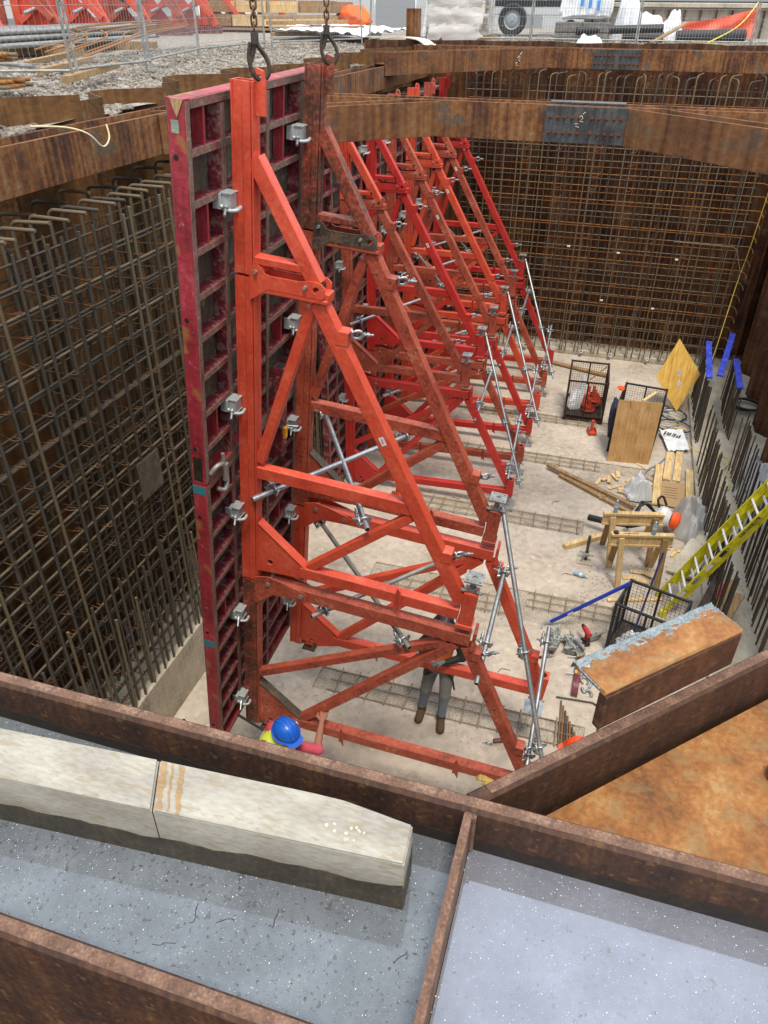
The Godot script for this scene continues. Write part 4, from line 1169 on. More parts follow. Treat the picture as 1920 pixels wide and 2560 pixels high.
# ---------------------------------------------------------------- crane chains
func build_chains() -> void:
	for i in 2:
		var eye: Vector3 = hung * Vector3(0.026, 6.215, -1.282 * i)
		var o := thing("crane_chain", ["chain and hook holding the bright orange frame", "chain and hook holding the rust-stained frame"][i], "chain", "crane chains", eye)
		o.scale = Vector3.ONE * 0.78
		var hookp := [Vector3(-0.055, 0.235, 0), Vector3(-0.075, 0.14, 0), Vector3(-0.062, 0.05, 0), Vector3(-0.02, -0.012, 0), Vector3(0.03, -0.02, 0), Vector3(0.068, 0.02, 0), Vector3(0.078, 0.07, 0), Vector3(0.06, 0.13, 0), Vector3(0.01, 0.2, 0), Vector3(-0.03, 0.26, 0)]
		var hp := smooth_path(hookp, 4)
		var hk := MB.new()
		hk.sweep(hp, 0.018, 9)
		var h := part(o, "hook", hk.mesh(), "dark_steel", at(Vector3.ZERO, 0.5))
		part(h, "latch", m_plate(PackedVector2Array([Vector2(-0.075, 0.1), Vector2(-0.045, 0.1), Vector2(0.0, 0.23), Vector2(-0.03, 0.26)]), 0.03), "dark_steel")
		part(h, "swivel", m_box(Vector3(-0.02, 0.26, 0), Vector3(0.06, 0.08, 0.06), 0.02), "dark_steel")
		var lm := MB.new()
		var ring := []
		for j in 17:
			var an := TAU * j / 16.0
			ring.append(Vector3(cos(an) * 0.021, sin(an) * 0.021 + 0.017 * signf(sin(an) + 0.0001), 0))
		lm.sweep(ring, 0.0085, 7, false)
		var link := lm.mesh()
		var y := 0.325
		for k in 30:
			part(o, "chain_link", link, "chain_steel", Transform3D(Basis(Vector3.UP, (0.3 if k % 2 else 1.87) + rng.randf_range(-0.15, 0.15)), Vector3(-0.02 + 0.006 * sin(k * 0.5), y, 0)))
			y += 0.053

# ---------------------------------------------------------------- things on the near beam
func build_near_details() -> void:
	var w := structure("standing_water", m_box(Vector3(-2.385, 6.3955, -0.504), Vector3(4.618, 0.109, 0.318), 0.0), "left_basin_water")
	w = structure("standing_water", m_box(Vector3(1.67, 6.3955, -0.504), Vector3(3.462, 0.109, 0.318), 0.0), "right_basin_water")
	var sp := []
	for i in 17000:
		sp.append([Vector3(rng.randf_range(-1.0, 0.55), 6.4502, rng.randf_range(-0.66, -0.35)), pow(rng.randf(), 4.0) * 0.0007 + 0.0002])
	var dot := MB.new()
	dot.lathe(Vector3.ZERO, Vector3.UP, [Vector2(1, 0), Vector2(0.7, 0.6), Vector2(0, 0.9)], 6)
	scatter("floating_specks", dot.mesh(), "speck", sp, Color(0.75, 0.77, 0.8), Color(1, 1, 1))  # tiny near-white dots scattered over the water surface
	for i in 7:
		var p := Vector3(rng.randf_range(-0.75, -0.1), 6.4505, rng.randf_range(-0.55, -0.37))
		var l := [p]
		var dr := Vector3(rng.randf_range(-1, 1), 0, rng.randf_range(-1, 1)).normalized()
		for k in 4:
			dr = (dr + Vector3(rng.randf_range(-0.7, 0.7), 0, rng.randf_range(-0.7, 0.7))).normalized()
			l.append(l[-1] + dr * rng.randf_range(0.003, 0.012))
		var o := part(self, "twig", m_sweep(smooth_path(l, 3), rng.randf_range(0.0002, 0.0005), 4), "dark_steel")
		tag(o, "thin dark root fibre lying in the grey water of the near beam", "fibre", "root fibres in the standing water")
	# squared timber in the trough
	var t := thing("timber_block", "weathered squared timber lying in the water of the near beam", "timber")
	var y0 := 6.44
	var y1 := 6.562
	var pieces := [PackedVector2Array([Vector2(-1.9, 0.407), Vector2(-0.493, 0.517), Vector2(-0.528, 0.594), Vector2(-1.9, 0.487)]), PackedVector2Array([Vector2(-0.491, 0.5172), Vector2(-0.132, 0.545), Vector2(-0.136, 0.603), Vector2(-0.235, 0.6125), Vector2(-0.285, 0.612), Vector2(-0.526, 0.5942)])]
	for pc in pieces:
		var q := MB.new()
		q.plate(pc, y1 - y0 - 0.004, Vector3(0, (y0 + y1) * 0.5 - 0.002, 0), Vector3.RIGHT, Vector3.FORWARD)
		var inn := PackedVector2Array()
		var cen := Vector2.ZERO
		for v in pc:
			cen += v / pc.size()
		for v in pc:
			inn.append(v + (cen - v).normalized() * 0.0025)
		q.plate(inn, 0.004, Vector3(0, y1 - 0.002, 0), Vector3.RIGHT, Vector3.FORWARD)
		part(t, "timber_piece", q.mesh(), "timber_wet")
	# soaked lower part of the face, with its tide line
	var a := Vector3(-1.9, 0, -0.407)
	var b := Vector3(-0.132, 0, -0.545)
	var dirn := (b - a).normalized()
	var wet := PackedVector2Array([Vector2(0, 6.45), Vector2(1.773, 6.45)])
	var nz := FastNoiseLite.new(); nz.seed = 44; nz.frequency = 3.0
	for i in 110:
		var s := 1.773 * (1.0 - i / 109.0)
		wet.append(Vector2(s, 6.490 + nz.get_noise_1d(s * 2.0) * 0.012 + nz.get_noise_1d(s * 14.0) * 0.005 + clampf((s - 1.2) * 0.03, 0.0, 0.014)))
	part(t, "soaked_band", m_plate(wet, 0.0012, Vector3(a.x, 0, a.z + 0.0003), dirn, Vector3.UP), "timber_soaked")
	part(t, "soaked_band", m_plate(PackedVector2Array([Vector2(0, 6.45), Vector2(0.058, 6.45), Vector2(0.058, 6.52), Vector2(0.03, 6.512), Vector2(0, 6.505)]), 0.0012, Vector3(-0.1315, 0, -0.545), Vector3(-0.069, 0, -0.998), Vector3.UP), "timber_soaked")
	for st in [[-0.484, 0.012, 0.009], [-0.455, 0.0, 0.007], [-0.47, 0.0, 0.003]]:
		var pl := PackedVector2Array()
		for k in 2:
			for m in 15:
				var f := m / 14.0 if k == 0 else 1.0 - m / 14.0
				var wd: float = st[2] * (0.6 + 0.6 * nz.get_noise_1d(f * 2.0 + st[0] * 9.0)) * (1.0 if k == 0 else -1.0)
				pl.append(Vector2(st[0] - 0.034 * f + wd + 0.003 * nz.get_noise_1d(f * 5.0), 0.521 + f * 0.074 - st[1] * 0.1))
		part(t, "rust_stain", m_plate(pl, 0.0005, Vector3(0, 6.5621 + st[2] * 0.02, 0), Vector3.RIGHT, Vector3.FORWARD), "timber_stain")
	for i in 14:
		var r := rng.randf_range(0.0015, 0.0045)
		part(t, "pebble", m_lathe(Vector3(-0.225 + rng.randf_range(-0.03, 0.03), 6.562, -0.565 + rng.randf_range(-0.012, 0.012)), Vector3.UP, [Vector2(r, 0), Vector2(r * 0.9, r * 0.7), Vector2(0, r)], 7), "concrete_wall")
	# short angle on the diagonal's flange
	var ag := thing("steel_angle", "short rusty steel angle splashed with grey grout on the near diagonal beam", "steel angle")
	var d := Vector3(0.7071, 0, -0.7071)
	var n := Vector3(0.7071, 0, 0.7071)
	var p0 := Vector3(0.0985, 6.5415, -0.8687)
	var p1 := p0 + d * 0.305
	part(ag, "upright_leg", m_bar(p0 + Vector3(0, 0.037, 0) - n * 0.005, p1 + Vector3(0, 0.037, 0) - n * 0.008, 0.016, 0.074, Vector3.UP, 0.002), "rust_flank_light")
	var tq := MB.new()
	tq.bar(p0 + Vector3(0, 0.079, 0) - n * 0.036, p1 + Vector3(0, 0.079, 0) - n * 0.036, 0.072, 0.0095, Vector3.UP, 0.003)
	part(ag, "top_leg", tq.mesh(), "rust_web")
	var gz := FastNoiseLite.new(); gz.seed = 12; gz.frequency = 22.0
	var gr := m_grid(120, 44, func(u, v):
		var s: float = 0.311 * u - 0.003
		var c: float = lerpf(0.079, 0.012, v)
		var m: float = 0.38 - v * 1.5 + 0.55 * gz.get_noise_2d(s * 2.2, c * 3.0) + 0.28 * gz.get_noise_2d(s * 9.0, c * 9.0)
		var hgt: float = 0.0842 + clampf(m, -0.3, 0.45) * 0.0075 + gz.get_noise_2d(s * 22.0, c * 24.0) * 0.0010
		if v < 0.06:
			hgt = 0.0842 - (0.06 - v) * 0.25
		return p0 + d * s - n * c + Vector3(0, hgt, 0), 0.002)
	part(ag, "grout_splash", gr, "splash")

# ---------------------------------------------------------------- small helpers for site objects
func blob(c: Vector3, r: Vector3, bump: float, freq: float, sd: int, nu := 40, nv := 26, sq := 1.0) -> ArrayMesh:
	# crumpled closed bag or heap standing on y = c.y - r.y
	var nz := FastNoiseLite.new(); nz.seed = sd; nz.frequency = freq; nz.fractal_type = FastNoiseLite.FRACTAL_RIDGED; nz.fractal_octaves = 3
	var pr := RandomNumberGenerator.new(); pr.seed = sd
	var planes := []
	for i in 46:
		planes.append([Vector3(pr.randfn(), pr.randfn(), pr.randfn()).normalized(), pr.randf_range(0.78, 1.08)])
	return m_grid(nu, nv, func(u, v):
		var th: float = u * TAU
		var ph: float = v * PI
		var dv := Vector3(cos(th) * sin(ph), cos(ph), sin(th) * sin(ph))
		var k := 1.25
		for pq in planes:
			var dd := dv.dot(pq[0])
			if dd > 0.05:
				k = minf(k, pq[1] / dd)
		k = k * (1.0 - bump * 0.3 + bump * 0.25 * nz.get_noise_3dv(dv * 1.5))
		var e := Vector3(signf(dv.x) * pow(absf(dv.x), sq), signf(dv.y) * pow(absf(dv.y), sq), signf(dv.z) * pow(absf(dv.z), sq))
		var p := Vector3(e.x * r.x, e.y * r.y, e.z * r.z) * k
		p.y = maxf(p.y, -r.y)
		return c + p)

func crumple(c: Vector3, rx: float, rz: float, h: float, sd: int, n := 64) -> ArrayMesh:
	# slack plastic or cloth heaped on a surface: irregular outline, straight sharp creases
	var pr := RandomNumberGenerator.new(); pr.seed = sd
	var cr := []
	for i in 26:
		var an := pr.randf() * TAU
		cr.append([Vector2(cos(an), sin(an)), pr.randf_range(-0.8, 0.8), pr.randf_range(2.0, 6.0), pr.randf_range(0.10, 0.34) * (1.0 if pr.randf() < 0.6 else -1.0)])
	var nz := FastNoiseLite.new(); nz.seed = sd; nz.frequency = 0.8
	return m_grid(n, n / 2, func(u, v):
		var th: float = u * TAU
		var out: float = 0.86 + 0.3 * nz.get_noise_2d(cos(th) * 2.0, sin(th) * 2.0)
		var p: Vector2 = Vector2(cos(th), sin(th)) * (v * out)
		var y: float = pow(maxf(1.0 - v * v, 0.0), 0.6)
		var add := 0.0
		for q in cr:
			add += maxf(0.0, 1.0 - absf(p.dot(q[0]) - q[1]) * q[2]) * q[3]
		y = maxf(y * 0.62 + add * 0.55 * minf(1.0, (1.0 - v) * 3.0) + 0.03, 0.02)
		return c + Vector3(p.x * rx, y * h, p.y * rz))

func sheet_cloth(p: Array, amp: float, sd: int, thick := 0.004, n := 26) -> ArrayMesh:
	# cloth between four corners p00 p10 p11 p01
	var nz := FastNoiseLite.new(); nz.seed = sd; nz.frequency = 2.2; nz.fractal_type = FastNoiseLite.FRACTAL_RIDGED
	return m_grid(n, n, func(u, v):
		var a: Vector3 = p[0].lerp(p[1], u)
		var b: Vector3 = p[3].lerp(p[2], u)
		var q := a.lerp(b, v)
		return q + Vector3(0, amp * (0.5 + 0.5 * nz.get_noise_2d(u * 1.6, v * 1.6)), amp * 0.4 * nz.get_noise_2d(v, u + 3.0)), thick)

func wire_panel(o: Node3D, a: Vector3, b: Vector3, h: float, step: float, r: float, mat: String) -> void:
	var q := MB.new()
	var d := b - a
	var n := int(d.length() / step)
	for i in range(1, n):
		var p := a + d * (float(i) / n)
		q.sweep([p, p + Vector3(0, h, 0)], r, 4, false)
	var m := int(h / step)
	for j in range(1, m):
		var y := Vector3(0, h * j / m, 0)
		q.sweep([a + y, b + y], r, 4, false)
	stuff(part(o, "wire_mesh", q.mesh(), mat))

func crate(label: String, pos: Vector3, yaw: float, s: Vector3, mat: String, front_h := 1.0) -> Node3D:
	var o := thing("wire_crate", label, "wire crate", "wire mesh crates on the pit floor", pos, yaw)
	var X := s.x * 0.5
	var Z := s.z * 0.5
	for c in [Vector2(-X, -Z), Vector2(X, -Z), Vector2(-X, Z), Vector2(X, Z)]:
		var ht: float = s.y * (front_h if c.y > 0 else 1.0)
		part(o, "corner_post", m_box(Vector3(c.x, ht * 0.5 + 0.02, c.y), Vector3(0.04, ht, 0.04), 0.004), mat)
		part(o, "foot", m_box(Vector3(c.x * 0.92, 0.05, c.y * 0.92), Vector3(0.1, 0.1, 0.1), 0.006), mat)
	part(o, "base", m_box(Vector3(0, 0.12, 0), Vector3(s.x - 0.05, 0.025, s.z - 0.05), 0.003), "dark_steel")
	for e in [[Vector3(-X, 0, -Z), Vector3(X, 0, -Z), 1.0], [Vector3(-X, 0, Z), Vector3(X, 0, Z), front_h], [Vector3(-X, 0, -Z), Vector3(-X, 0, Z), 1.0], [Vector3(X, 0, -Z), Vector3(X, 0, Z), 1.0]]:
		var ht: float = s.y * e[2]
		for y in [0.13, ht]:
			part(o, "rail", m_bar(e[0] + Vector3(0, y, 0), e[1] + Vector3(0, y if absf(e[0].x - e[1].x) > 0.1 else y * (1.0), 0), 0.034, 0.034, Vector3.UP, 0.004), mat)
		part(o, "mid_post", m_box((e[0] + e[1]) * 0.5 + Vector3(0, ht * 0.5 + 0.05, 0), Vector3(0.032, ht - 0.12, 0.032), 0.003), mat)
		wire_panel(o, e[0] + Vector3(0, 0.13, 0), e[1] + Vector3(0, 0.13, 0), ht - 0.13, 0.05, 0.0025, mat)
	return o

func plank(nm: String, label: String, cat: String, a: Vector3, b: Vector3, w: float, h: float, mat: String, group := "") -> void:
	var o := part(self, nm, m_bar(a, b, w, h, Vector3.UP, 0.004), mat)
	tag(o, label, cat, group)

func sawhorse(label: String, a: Vector3, b: Vector3, feet: Array) -> void:
	var o := thing("sawhorse", label, "sawhorse", "timber sawhorses")
	part(o, "top_rail", m_bar(a, b, 0.09, 0.04, Vector3.UP, 0.003), "wood_pale")
	part(o, "beam_web", m_bar(a - Vector3(0, 0.09, 0), b - Vector3(0, 0.09, 0), 0.04, 0.14, Vector3.UP, 0.003), "wood_pale")
	part(o, "bottom_rail", m_bar(a - Vector3(0, 0.18, 0), b - Vector3(0, 0.18, 0), 0.09, 0.035, Vector3.UP, 0.003), "wood_pale")
	var d := (b - a).normalized()
	for i in 4:
		var f: Vector3 = feet[i]
		var top: Vector3 = (a + d * 0.13 if i < 2 else b - d * 0.13) + Vector3(0, -0.03, 0)
		var outw := (f - top) * Vector3(1, 0, 1)
		top += outw.normalized() * 0.065
		part(o, "leg", m_bar(f + Vector3(0, 0.01, 0), top, 0.09, 0.04, outw.normalized(), 0.003), "wood_pale" if i % 2 else "wood_brown")

func bottle(label: String, p: Vector3, lying := false) -> void:
	var o := thing("water_bottle", label, "bottle", "clear plastic water bottles", p)
	var ax := Vector3(1, 0.05, 0.25).normalized() if lying else Vector3.UP
	part(o, "body", m_lathe(Vector3.ZERO, ax, [Vector2(0, 0), Vector2(0.032, 0.002), Vector2(0.033, 0.05), Vector2(0.03, 0.07), Vector2(0.033, 0.09), Vector2(0.033, 0.15), Vector2(0.013, 0.19), Vector2(0.013, 0.205)], 14), "bottle_blue")
	part(o, "label_band", m_lathe(Vector3.ZERO, ax, [Vector2(0.0335, 0.095), Vector2(0.0335, 0.14)], 14), "white_plastic")
	part(o, "cap", m_lathe(Vector3.ZERO, ax, [Vector2(0.015, 0.203), Vector2(0.015, 0.222), Vector2(0, 0.222)], 12), "white_plastic")

func text_mesh(s: String, height: float, depth := 0.002) -> TextMesh:
	var t := TextMesh.new()
	var f := SystemFont.new()
	f.font_names = PackedStringArray(["Droid Sans"])
	f.font_weight = 700
	t.font = f
	t.text = s
	t.font_size = 32
	t.pixel_size = height / 23.0
	t.depth = depth
	return t

# ---------------------------------------------------------------- pit floor
func build_floor_things() -> void:
	# crates
	var c1 := crate("rusty brown mesh crate holding red clamps, beyond the plywood", Vector3(-0.13, 0, -15.85), 0.04, Vector3(0.8, 0.95, 1.05), "rust_dark_paint", 0.97)
	part(c1, "diagonal", m_bar(Vector3(0.05, 0.55, -0.5), Vector3(0.38, 0.92, -0.5), 0.03, 0.02), "rust_bar")
	for i in 9:
		var p := Vector3(0.02 + rng.randf() * 0.24, 0.16 + 0.09 * int(i / 3.0), -0.1 + rng.randf() * 0.4) + Vector3(-0.13, 0, -15.85)
		red_clamp("red formwork clamp heaped in the rusty mesh crate", p, rng.randf() * TAU, "red clamps in the rusty crate")
	red_clamp("red formwork clamp standing alone before the rusty crate", Vector3(0.12, 0.02, -14.82), 0.3)
	for i in 3:
		var b := part(self, "waste_bag", crumple(Vector3(-0.36 + i * 0.06, 0.14, -15.7 - i * 0.22), 0.17, 0.2, 0.35 + 0.12 * i, 30 + i), "white_plastic")
		tag(b, ["crumpled white plastic bag low in the rusty crate", "crumpled white plastic bag in the middle of the rusty crate", "crumpled white plastic bag at the back of the rusty crate"][i], "bag")
	crate("black mesh crate half hidden behind the leaning plywood", Vector3(0.98, 0, -14.75), -0.12, Vector3(0.82, 0.95, 1.35), "black_metal", 1.0)
	crate("black mesh crate behind the blue bars, near the ladder foot", Vector3(1.27, 0, -8.42), -0.3, Vector3(0.82, 0.86, 0.6), "black_metal", 1.0)
	for i in 6:
		var pk := Vector3(0.8 + rng.randf() * 0.35, 0.5 + 0.06 * i, -14.6 - rng.randf() * 0.5)
		plank("timber_offcut", "pale timber offcut poking out of the crate behind the plywood", "offcut", pk, pk + Vector3(rng.randf_range(-0.2, 0.25), rng.randf_range(0.0, 0.2), rng.randf_range(-0.3, 0.1)), 0.07, 0.03, "wood_pale", "offcuts in the crate behind the plywood")
	# leaning plywood
	var ply := thing("plywood_sheet", "brown plywood sheet leaning upright on the black crate", "plywood")
	part(ply, "sheet", m_plate(PackedVector2Array([Vector2(-0.4, 0), Vector2(0.4, 0), Vector2(0.41, 1.26), Vector2(-0.41, 1.26)]), 0.018, Vector3(0.9, 0.0, -13.78), Vector3(0.992, 0, -0.125), Vector3(0.012, 0.985, -0.17).normalized()), "plywood")
	for i in 2:
		var q := Vector3(0.72 + i * 0.36, 1.22, -13.97)
		part(ply, "rope_loop", m_sweep(smooth_path([q + Vector3(-0.03, -0.12, 0.035), q + Vector3(-0.015, 0.0, 0.02), q, q + Vector3(0.015, 0.0, 0.02), q + Vector3(0.045, -0.13, 0.035)]), 0.004, 5), "wood_brown")
	var jk := part(self, "jacket", blob(Vector3(0.50, 0.62, -14.35), Vector3(0.12, 0.46, 0.3), 0.35, 1.2, 23, 50, 40, 0.8), "navy_cloth")
	tag(jk, "navy jacket hung over the corner of the black crate", "jacket")
	var og := part(self, "orange_glove", blob(Vector3(0.55, 1.05, -14.95), Vector3(0.09, 0.035, 0.11), 0.5, 1.8, 3), "orange_plastic")
	tag(og, "orange rag lying on the crate beside the navy jacket", "rag")
	# yellow formwork board of ribbed slats, standing on a corner
	var yb := thing("formwork_board", "yellow ribbed formwork board with two square holes, leaning on one corner", "formwork board")
	var bot := Vector3(1.87, 0.01, -16.45)
	var ex := Vector3(-0.58, 0.68, -0.18)     # towards the left corner
	var ey := Vector3(0.32, 0.86, -0.2)       # towards the right corner
	var un := ex.cross(ey).normalized()
	if un.z < 0:
		un = -un
	for i in 7:
		var s := (i + 0.5) / 7.0
		var segs := [[0.0, 1.0]]
		if i == 3:
			segs = [[0.0, 0.50], [0.62, 1.0]]
		elif i == 2:
			segs = [[0.0, 0.36], [0.48, 1.0]]
		for g in segs:
			var hx := ex.normalized()
			var hy := (ey - hx * ey.dot(hx)).normalized()
			var poly := PackedVector2Array()
			for c in [[0.0, g[0]], [1.0, g[0]], [1.0, g[1]], [0.0, g[1]]]:
				var w: Vector3 = ex * ((i + 0.015 + 0.97 * c[0]) / 7.0) + ey * c[1]
				poly.append(Vector2(w.dot(hx), w.dot(hy)))
			part(yb, "slat", m_plate(poly, 0.022 + 0.006 * (i % 2), bot, hx, hy), "yellow_board")
	# boards on the starter bars
	var bl := [[Vector3(2.2, 1.33, -15.35), Vector3(2.27, 1.38, -17.3), 0.0, "blue board capping the clustered starter bars beside the yellow board"], [Vector3(2.42, 1.30, -15.6), Vector3(2.80, 1.42, -17.85), 0.5, "blue board slanting towards the rust wall, longest of the three"], [Vector3(2.79, 1.25, -15.2), Vector3(2.83, 1.25, -16.75), -0.2, "blue board capping the starter bars nearest the rust wall"]]
	for q in bl:
		plank("blue_board", q[3], "board", q[0], q[1], 0.12, 0.04, "blue_board", "blue rebar cap boards")
	# printed bag
	var bag := thing("paper_bag", "white bag with dark lettering lying flat at the plank ends", "bag")
	part(bag, "bag", sheet_cloth([Vector3(1.5, 0.06, -15.25), Vector3(1.95, 0.07, -15.42), Vector3(2.08, 0.06, -14.55), Vector3(1.66, 0.05, -14.4)], 0.05, 21, 0.008), "white_cloth")
	part(bag, "lettering", text_mesh("PERI", 0.12, 0.004), "print_dark", Transform3D(Basis.from_euler(Vector3(-PI / 2, PI - 0.3, 0)), Vector3(1.74, 0.125, -15.05)))
	# planks by the slab edge
	var pl := [[Vector3(1.71, 0.03, -14.44), Vector3(1.63, 0.03, -13.28), "pale plank leading from the printed bag, inner one"], [Vector3(1.90, 0.03, -14.5), Vector3(1.81, 0.03, -13.28), "pale plank leading from the printed bag, outer one"], [Vector3(1.5, 0.05, -13.79), Vector3(1.43, 0.05, -12.3), "pale plank beside the flattened cardboard, pit side"], [Vector3(2.06, 0.05, -13.75), Vector3(2.02, 0.05, -12.35), "pale plank beside the flattened cardboard, against the slab edge"]]
	for q in pl:
		plank("timber_plank", q[2], "plank", q[0], q[1], 0.14, 0.035, "wood_pale", "timber planks on the pit floor")
	plank("timber_plank", "long dark timber lying across the floor, upper of a pair", "plank", Vector3(-0.6, 0.09, -13.06), Vector3(1.07, 0.09, -12.04), 0.09, 0.045, "wood_brown", "timber planks on the pit floor")
	plank("timber_plank", "long dark timber lying across the floor, lower of a pair", "plank", Vector3(-0.33, 0.035, -12.83), Vector3(1.0, 0.035, -11.9), 0.09, 0.06, "wood_brown", "timber planks on the pit floor")
	plank("timber_plank", "pale squared timber by the loose screw jack", "plank", Vector3(-0.02, 0.045, -10.5), Vector3(0.64, 0.045, -11.07), 0.09, 0.085, "wood_pale", "timber planks on the pit floor")
	plank("timber_plank", "narrow pale batten on the floor behind the black crate", "plank", Vector3(0.75, 0.02, -9.35), Vector3(1.55, 0.02, -9.62), 0.06, 0.03, "wood_pale", "timber planks on the pit floor")
	var cb := thing("cardboard_box", "flattened brown cardboard box printed with dark lines", "cardboard")
	part(cb, "sheet", m_plate(PackedVector2Array([Vector2(1.5, 13.18), Vector2(1.97, 13.22), Vector2(1.92, 12.3), Vector2(1.46, 12.35)]), 0.012, Vector3(0, 0.035, 0), Vector3.RIGHT, Vector3.FORWARD), "cardboard")
	for i in 5:
		part(cb, "print_line", m_box(Vector3(1.70, 0.0425, -12.62 - i * 0.09), Vector3(0.26 - 0.05 * (i % 2), 0.002, 0.012), 0.0), "print_dark")
	for i in 9:
		var p := Vector3(rng.randf_range(0.35, 0.95), 0.015 + 0.004 * i, rng.randf_range(-12.5, -13.2))
		var an := rng.randf() * TAU
		plank("timber_offcut", "thin pale wood scrap scattered by the long dark timbers", "offcut", p, p + Vector3(cos(an), 0, sin(an)) * rng.randf_range(0.15, 0.35), 0.07, 0.012, "wood_pale", "wood scraps by the dark timbers")
	for i in 4:
		var p := Vector3(0.95 + i * 0.1, 0.012 + 0.01 * i, -10.0 - (i % 2) * 0.2)
		plank("timber_offcut", "pale wood offcut on the floor under the near sawhorse", "offcut", p, p + Vector3(0.2, 0, -0.06 + 0.05 * i), 0.1, 0.018, "wood_pale", "offcuts under the near sawhorse")
	for i in 26:
		var p := Vector3(rng.randf_range(0.75, 1.95), 0.012 + 0.002 * (i % 5), rng.randf_range(-10.6, -13.6))
		var an := rng.randf() * TAU
		plank("timber_offcut", "small wood offcut among the litter between sawhorses and slab edge", "offcut", p, p + Vector3(cos(an), 0, sin(an)) * rng.randf_range(0.06, 0.3), rng.randf_range(0.02, 0.08), 0.016, ["wood_pale", "wood_brown", "wood_light"][i % 3], "litter by the slab edge")
	for i in 10:
		var p := Vector3(rng.randf_range(1.45, 2.0), 0.02, rng.randf_range(-15.3, -16.9))
		plank("timber_offcut", "wood offcut lying among the hoses under the yellow board", "offcut", p, p + Vector3(rng.randf_range(-0.3, 0.3), rng.randf_range(0.0, 0.05), rng.randf_range(-0.3, 0.3)), 0.05, 0.02, "wood_pale" if i % 2 else "concrete_wall", "litter under the yellow board")
	var cr := part(self, "plastic_sheet", crumple(Vector3(1.12, 0.02, -12.6), 0.3, 0.34, 0.42, 5, 90), "white_plastic")
	tag(cr, "crumpled white plastic sheet on the dark timbers", "plastic sheet")
	var pb := part(self, "poly_bag", crumple(Vector3(2.0, 0.01, -11.7), 0.36, 0.56, 0.62, 17, 90), "poly_grey")
	tag(pb, "large grey clear-plastic bag slumped beside the leaf blower", "bag")
	var sl := part(self, "concrete_slab", m_bar(Vector3(1.8, 0.07, -10.25), Vector3(2.28, 0.18, -11.4), 0.42, 0.05, Vector3(-0.2, 1, 0), 0.006), "concrete_wall")
	tag(sl, "grey dusty board propped under the plastic bag by the ladder", "board")
	# sawhorses with bottles and tape
	sawhorse("timber sawhorse farther from the camera, beside the leaf blower", Vector3(0.49, 0.9, -10.38), Vector3(1.4, 0.9, -10.62), [Vector3(0.59, 0, -10.83), Vector3(0.72, 0, -10.2), Vector3(1.32, 0, -10.42), Vector3(1.22, 0, -10.98)])
	sawhorse("timber sawhorse nearer the camera, with a red pencil on top", Vector3(0.63, 0.9, -9.83), Vector3(1.54, 0.9, -10.07), [Vector3(0.73, 0, -10.28), Vector3(0.88, 0, -9.7), Vector3(1.46, 0, -9.86), Vector3(1.37, 0, -10.42)])
	bottle("clear water bottle standing on the far sawhorse", Vector3(0.66, 0.922, -10.43))
	bottle("clear water bottle standing on the near sawhorse", Vector3(1.24, 0.922, -9.99))
	bottle("crushed clear bottle lying on the bare floor", Vector3(0.2, 0.035, -9.85), true)
	var tp := thing("tape_measure", "small black tape measure on the near sawhorse", "tape measure")
	part(tp, "case", m_lathe(Vector3(0.70, 0.921, -9.85), Vector3.UP, [Vector2(0.038, 0), Vector2(0.038, 0.03), Vector2(0.03, 0.035), Vector2(0, 0.035)], 14), "black")
	var pn := part(self, "pencil", m_bar(Vector3(0.82, 0.925, -9.87), Vector3(1.03, 0.925, -9.95), 0.009, 0.009), "red_plastic")
	tag(pn, "red pencil lying on the near sawhorse", "pencil")
	# leaf blower
	var lb := thing("leaf_blower", "orange and white leaf blower with black tube by the plastic bag", "leaf blower", "", Vector3(1.5, 0.0, -11.5), 0.35)
	part(lb, "engine_cover", m_lathe(Vector3(0.12, 0.30, 0.07), Vector3(0.85, -0.1, 0.5), [Vector2(0.0, -0.02), Vector2(0.13, 0.0), Vector2(0.15, 0.06), Vector2(0.13, 0.12), Vector2(0.06, 0.15), Vector2(0, 0.155)], 20), "orange_plastic")
	part(lb, "fan_housing", m_lathe(Vector3(-0.02, 0.32, 0.0), Vector3(0.85, -0.1, 0.5), [Vector2(0.0, -0.12), Vector2(0.12, -0.1), Vector2(0.18, -0.03), Vector2(0.18, 0.05), Vector2(0.14, 0.12), Vector2(0.12, 0.14)], 22), "white_plastic")
	part(lb, "base", m_sweep(smooth_path([Vector3(-0.16, 0.03, 0.14), Vector3(0.0, 0.02, 0.22), Vector3(0.16, 0.03, 0.16), Vector3(0.18, 0.12, 0.05)]), 0.025, 8), "white_plastic")
	for i in 2:
		part(lb, "carry_strap", m_sweep(smooth_path([Vector3(-0.12, 0.36, -0.05), Vector3(-0.26 - i * 0.06, 0.5, -0.12 - i * 0.07), Vector3(-0.42, 0.42, -0.1 + i * 0.05), Vector3(-0.5 - i * 0.08, 0.22, 0.02), Vector3(-0.58, 0.1, 0.0)]), 0.022, 7), "black")
	part(lb, "carry_handle", m_sweep(smooth_path([Vector3(-0.1, 0.5, 0.0), Vector3(-0.12, 0.62, -0.06), Vector3(-0.02, 0.64, -0.12), Vector3(0.05, 0.5, -0.06)]), 0.02, 7), "black")
	var bt := MB.new()
	bt.sweep([Vector3(0.3, 0.2, -11.27), Vector3(0.62, 0.25, -11.15), Vector3(1.0, 0.3, -11.1), Vector3(1.4, 0.35, -11.3)], 0.055, 12)
	var btm := part(lb, "blow_tube", bt.mesh(), "black")
	btm.transform = lb.transform.affine_inverse()
	# loose screw jack
	var ls := thing("screw_jack", "loose screw jack with square base on the bare floor", "screw jack", "", Vector3(0.35, 0, -10.27))
	part(ls, "base_plate", m_box(Vector3(0, 0.012, 0), Vector3(0.24, 0.022, 0.24), 0.003), "concrete_wall")
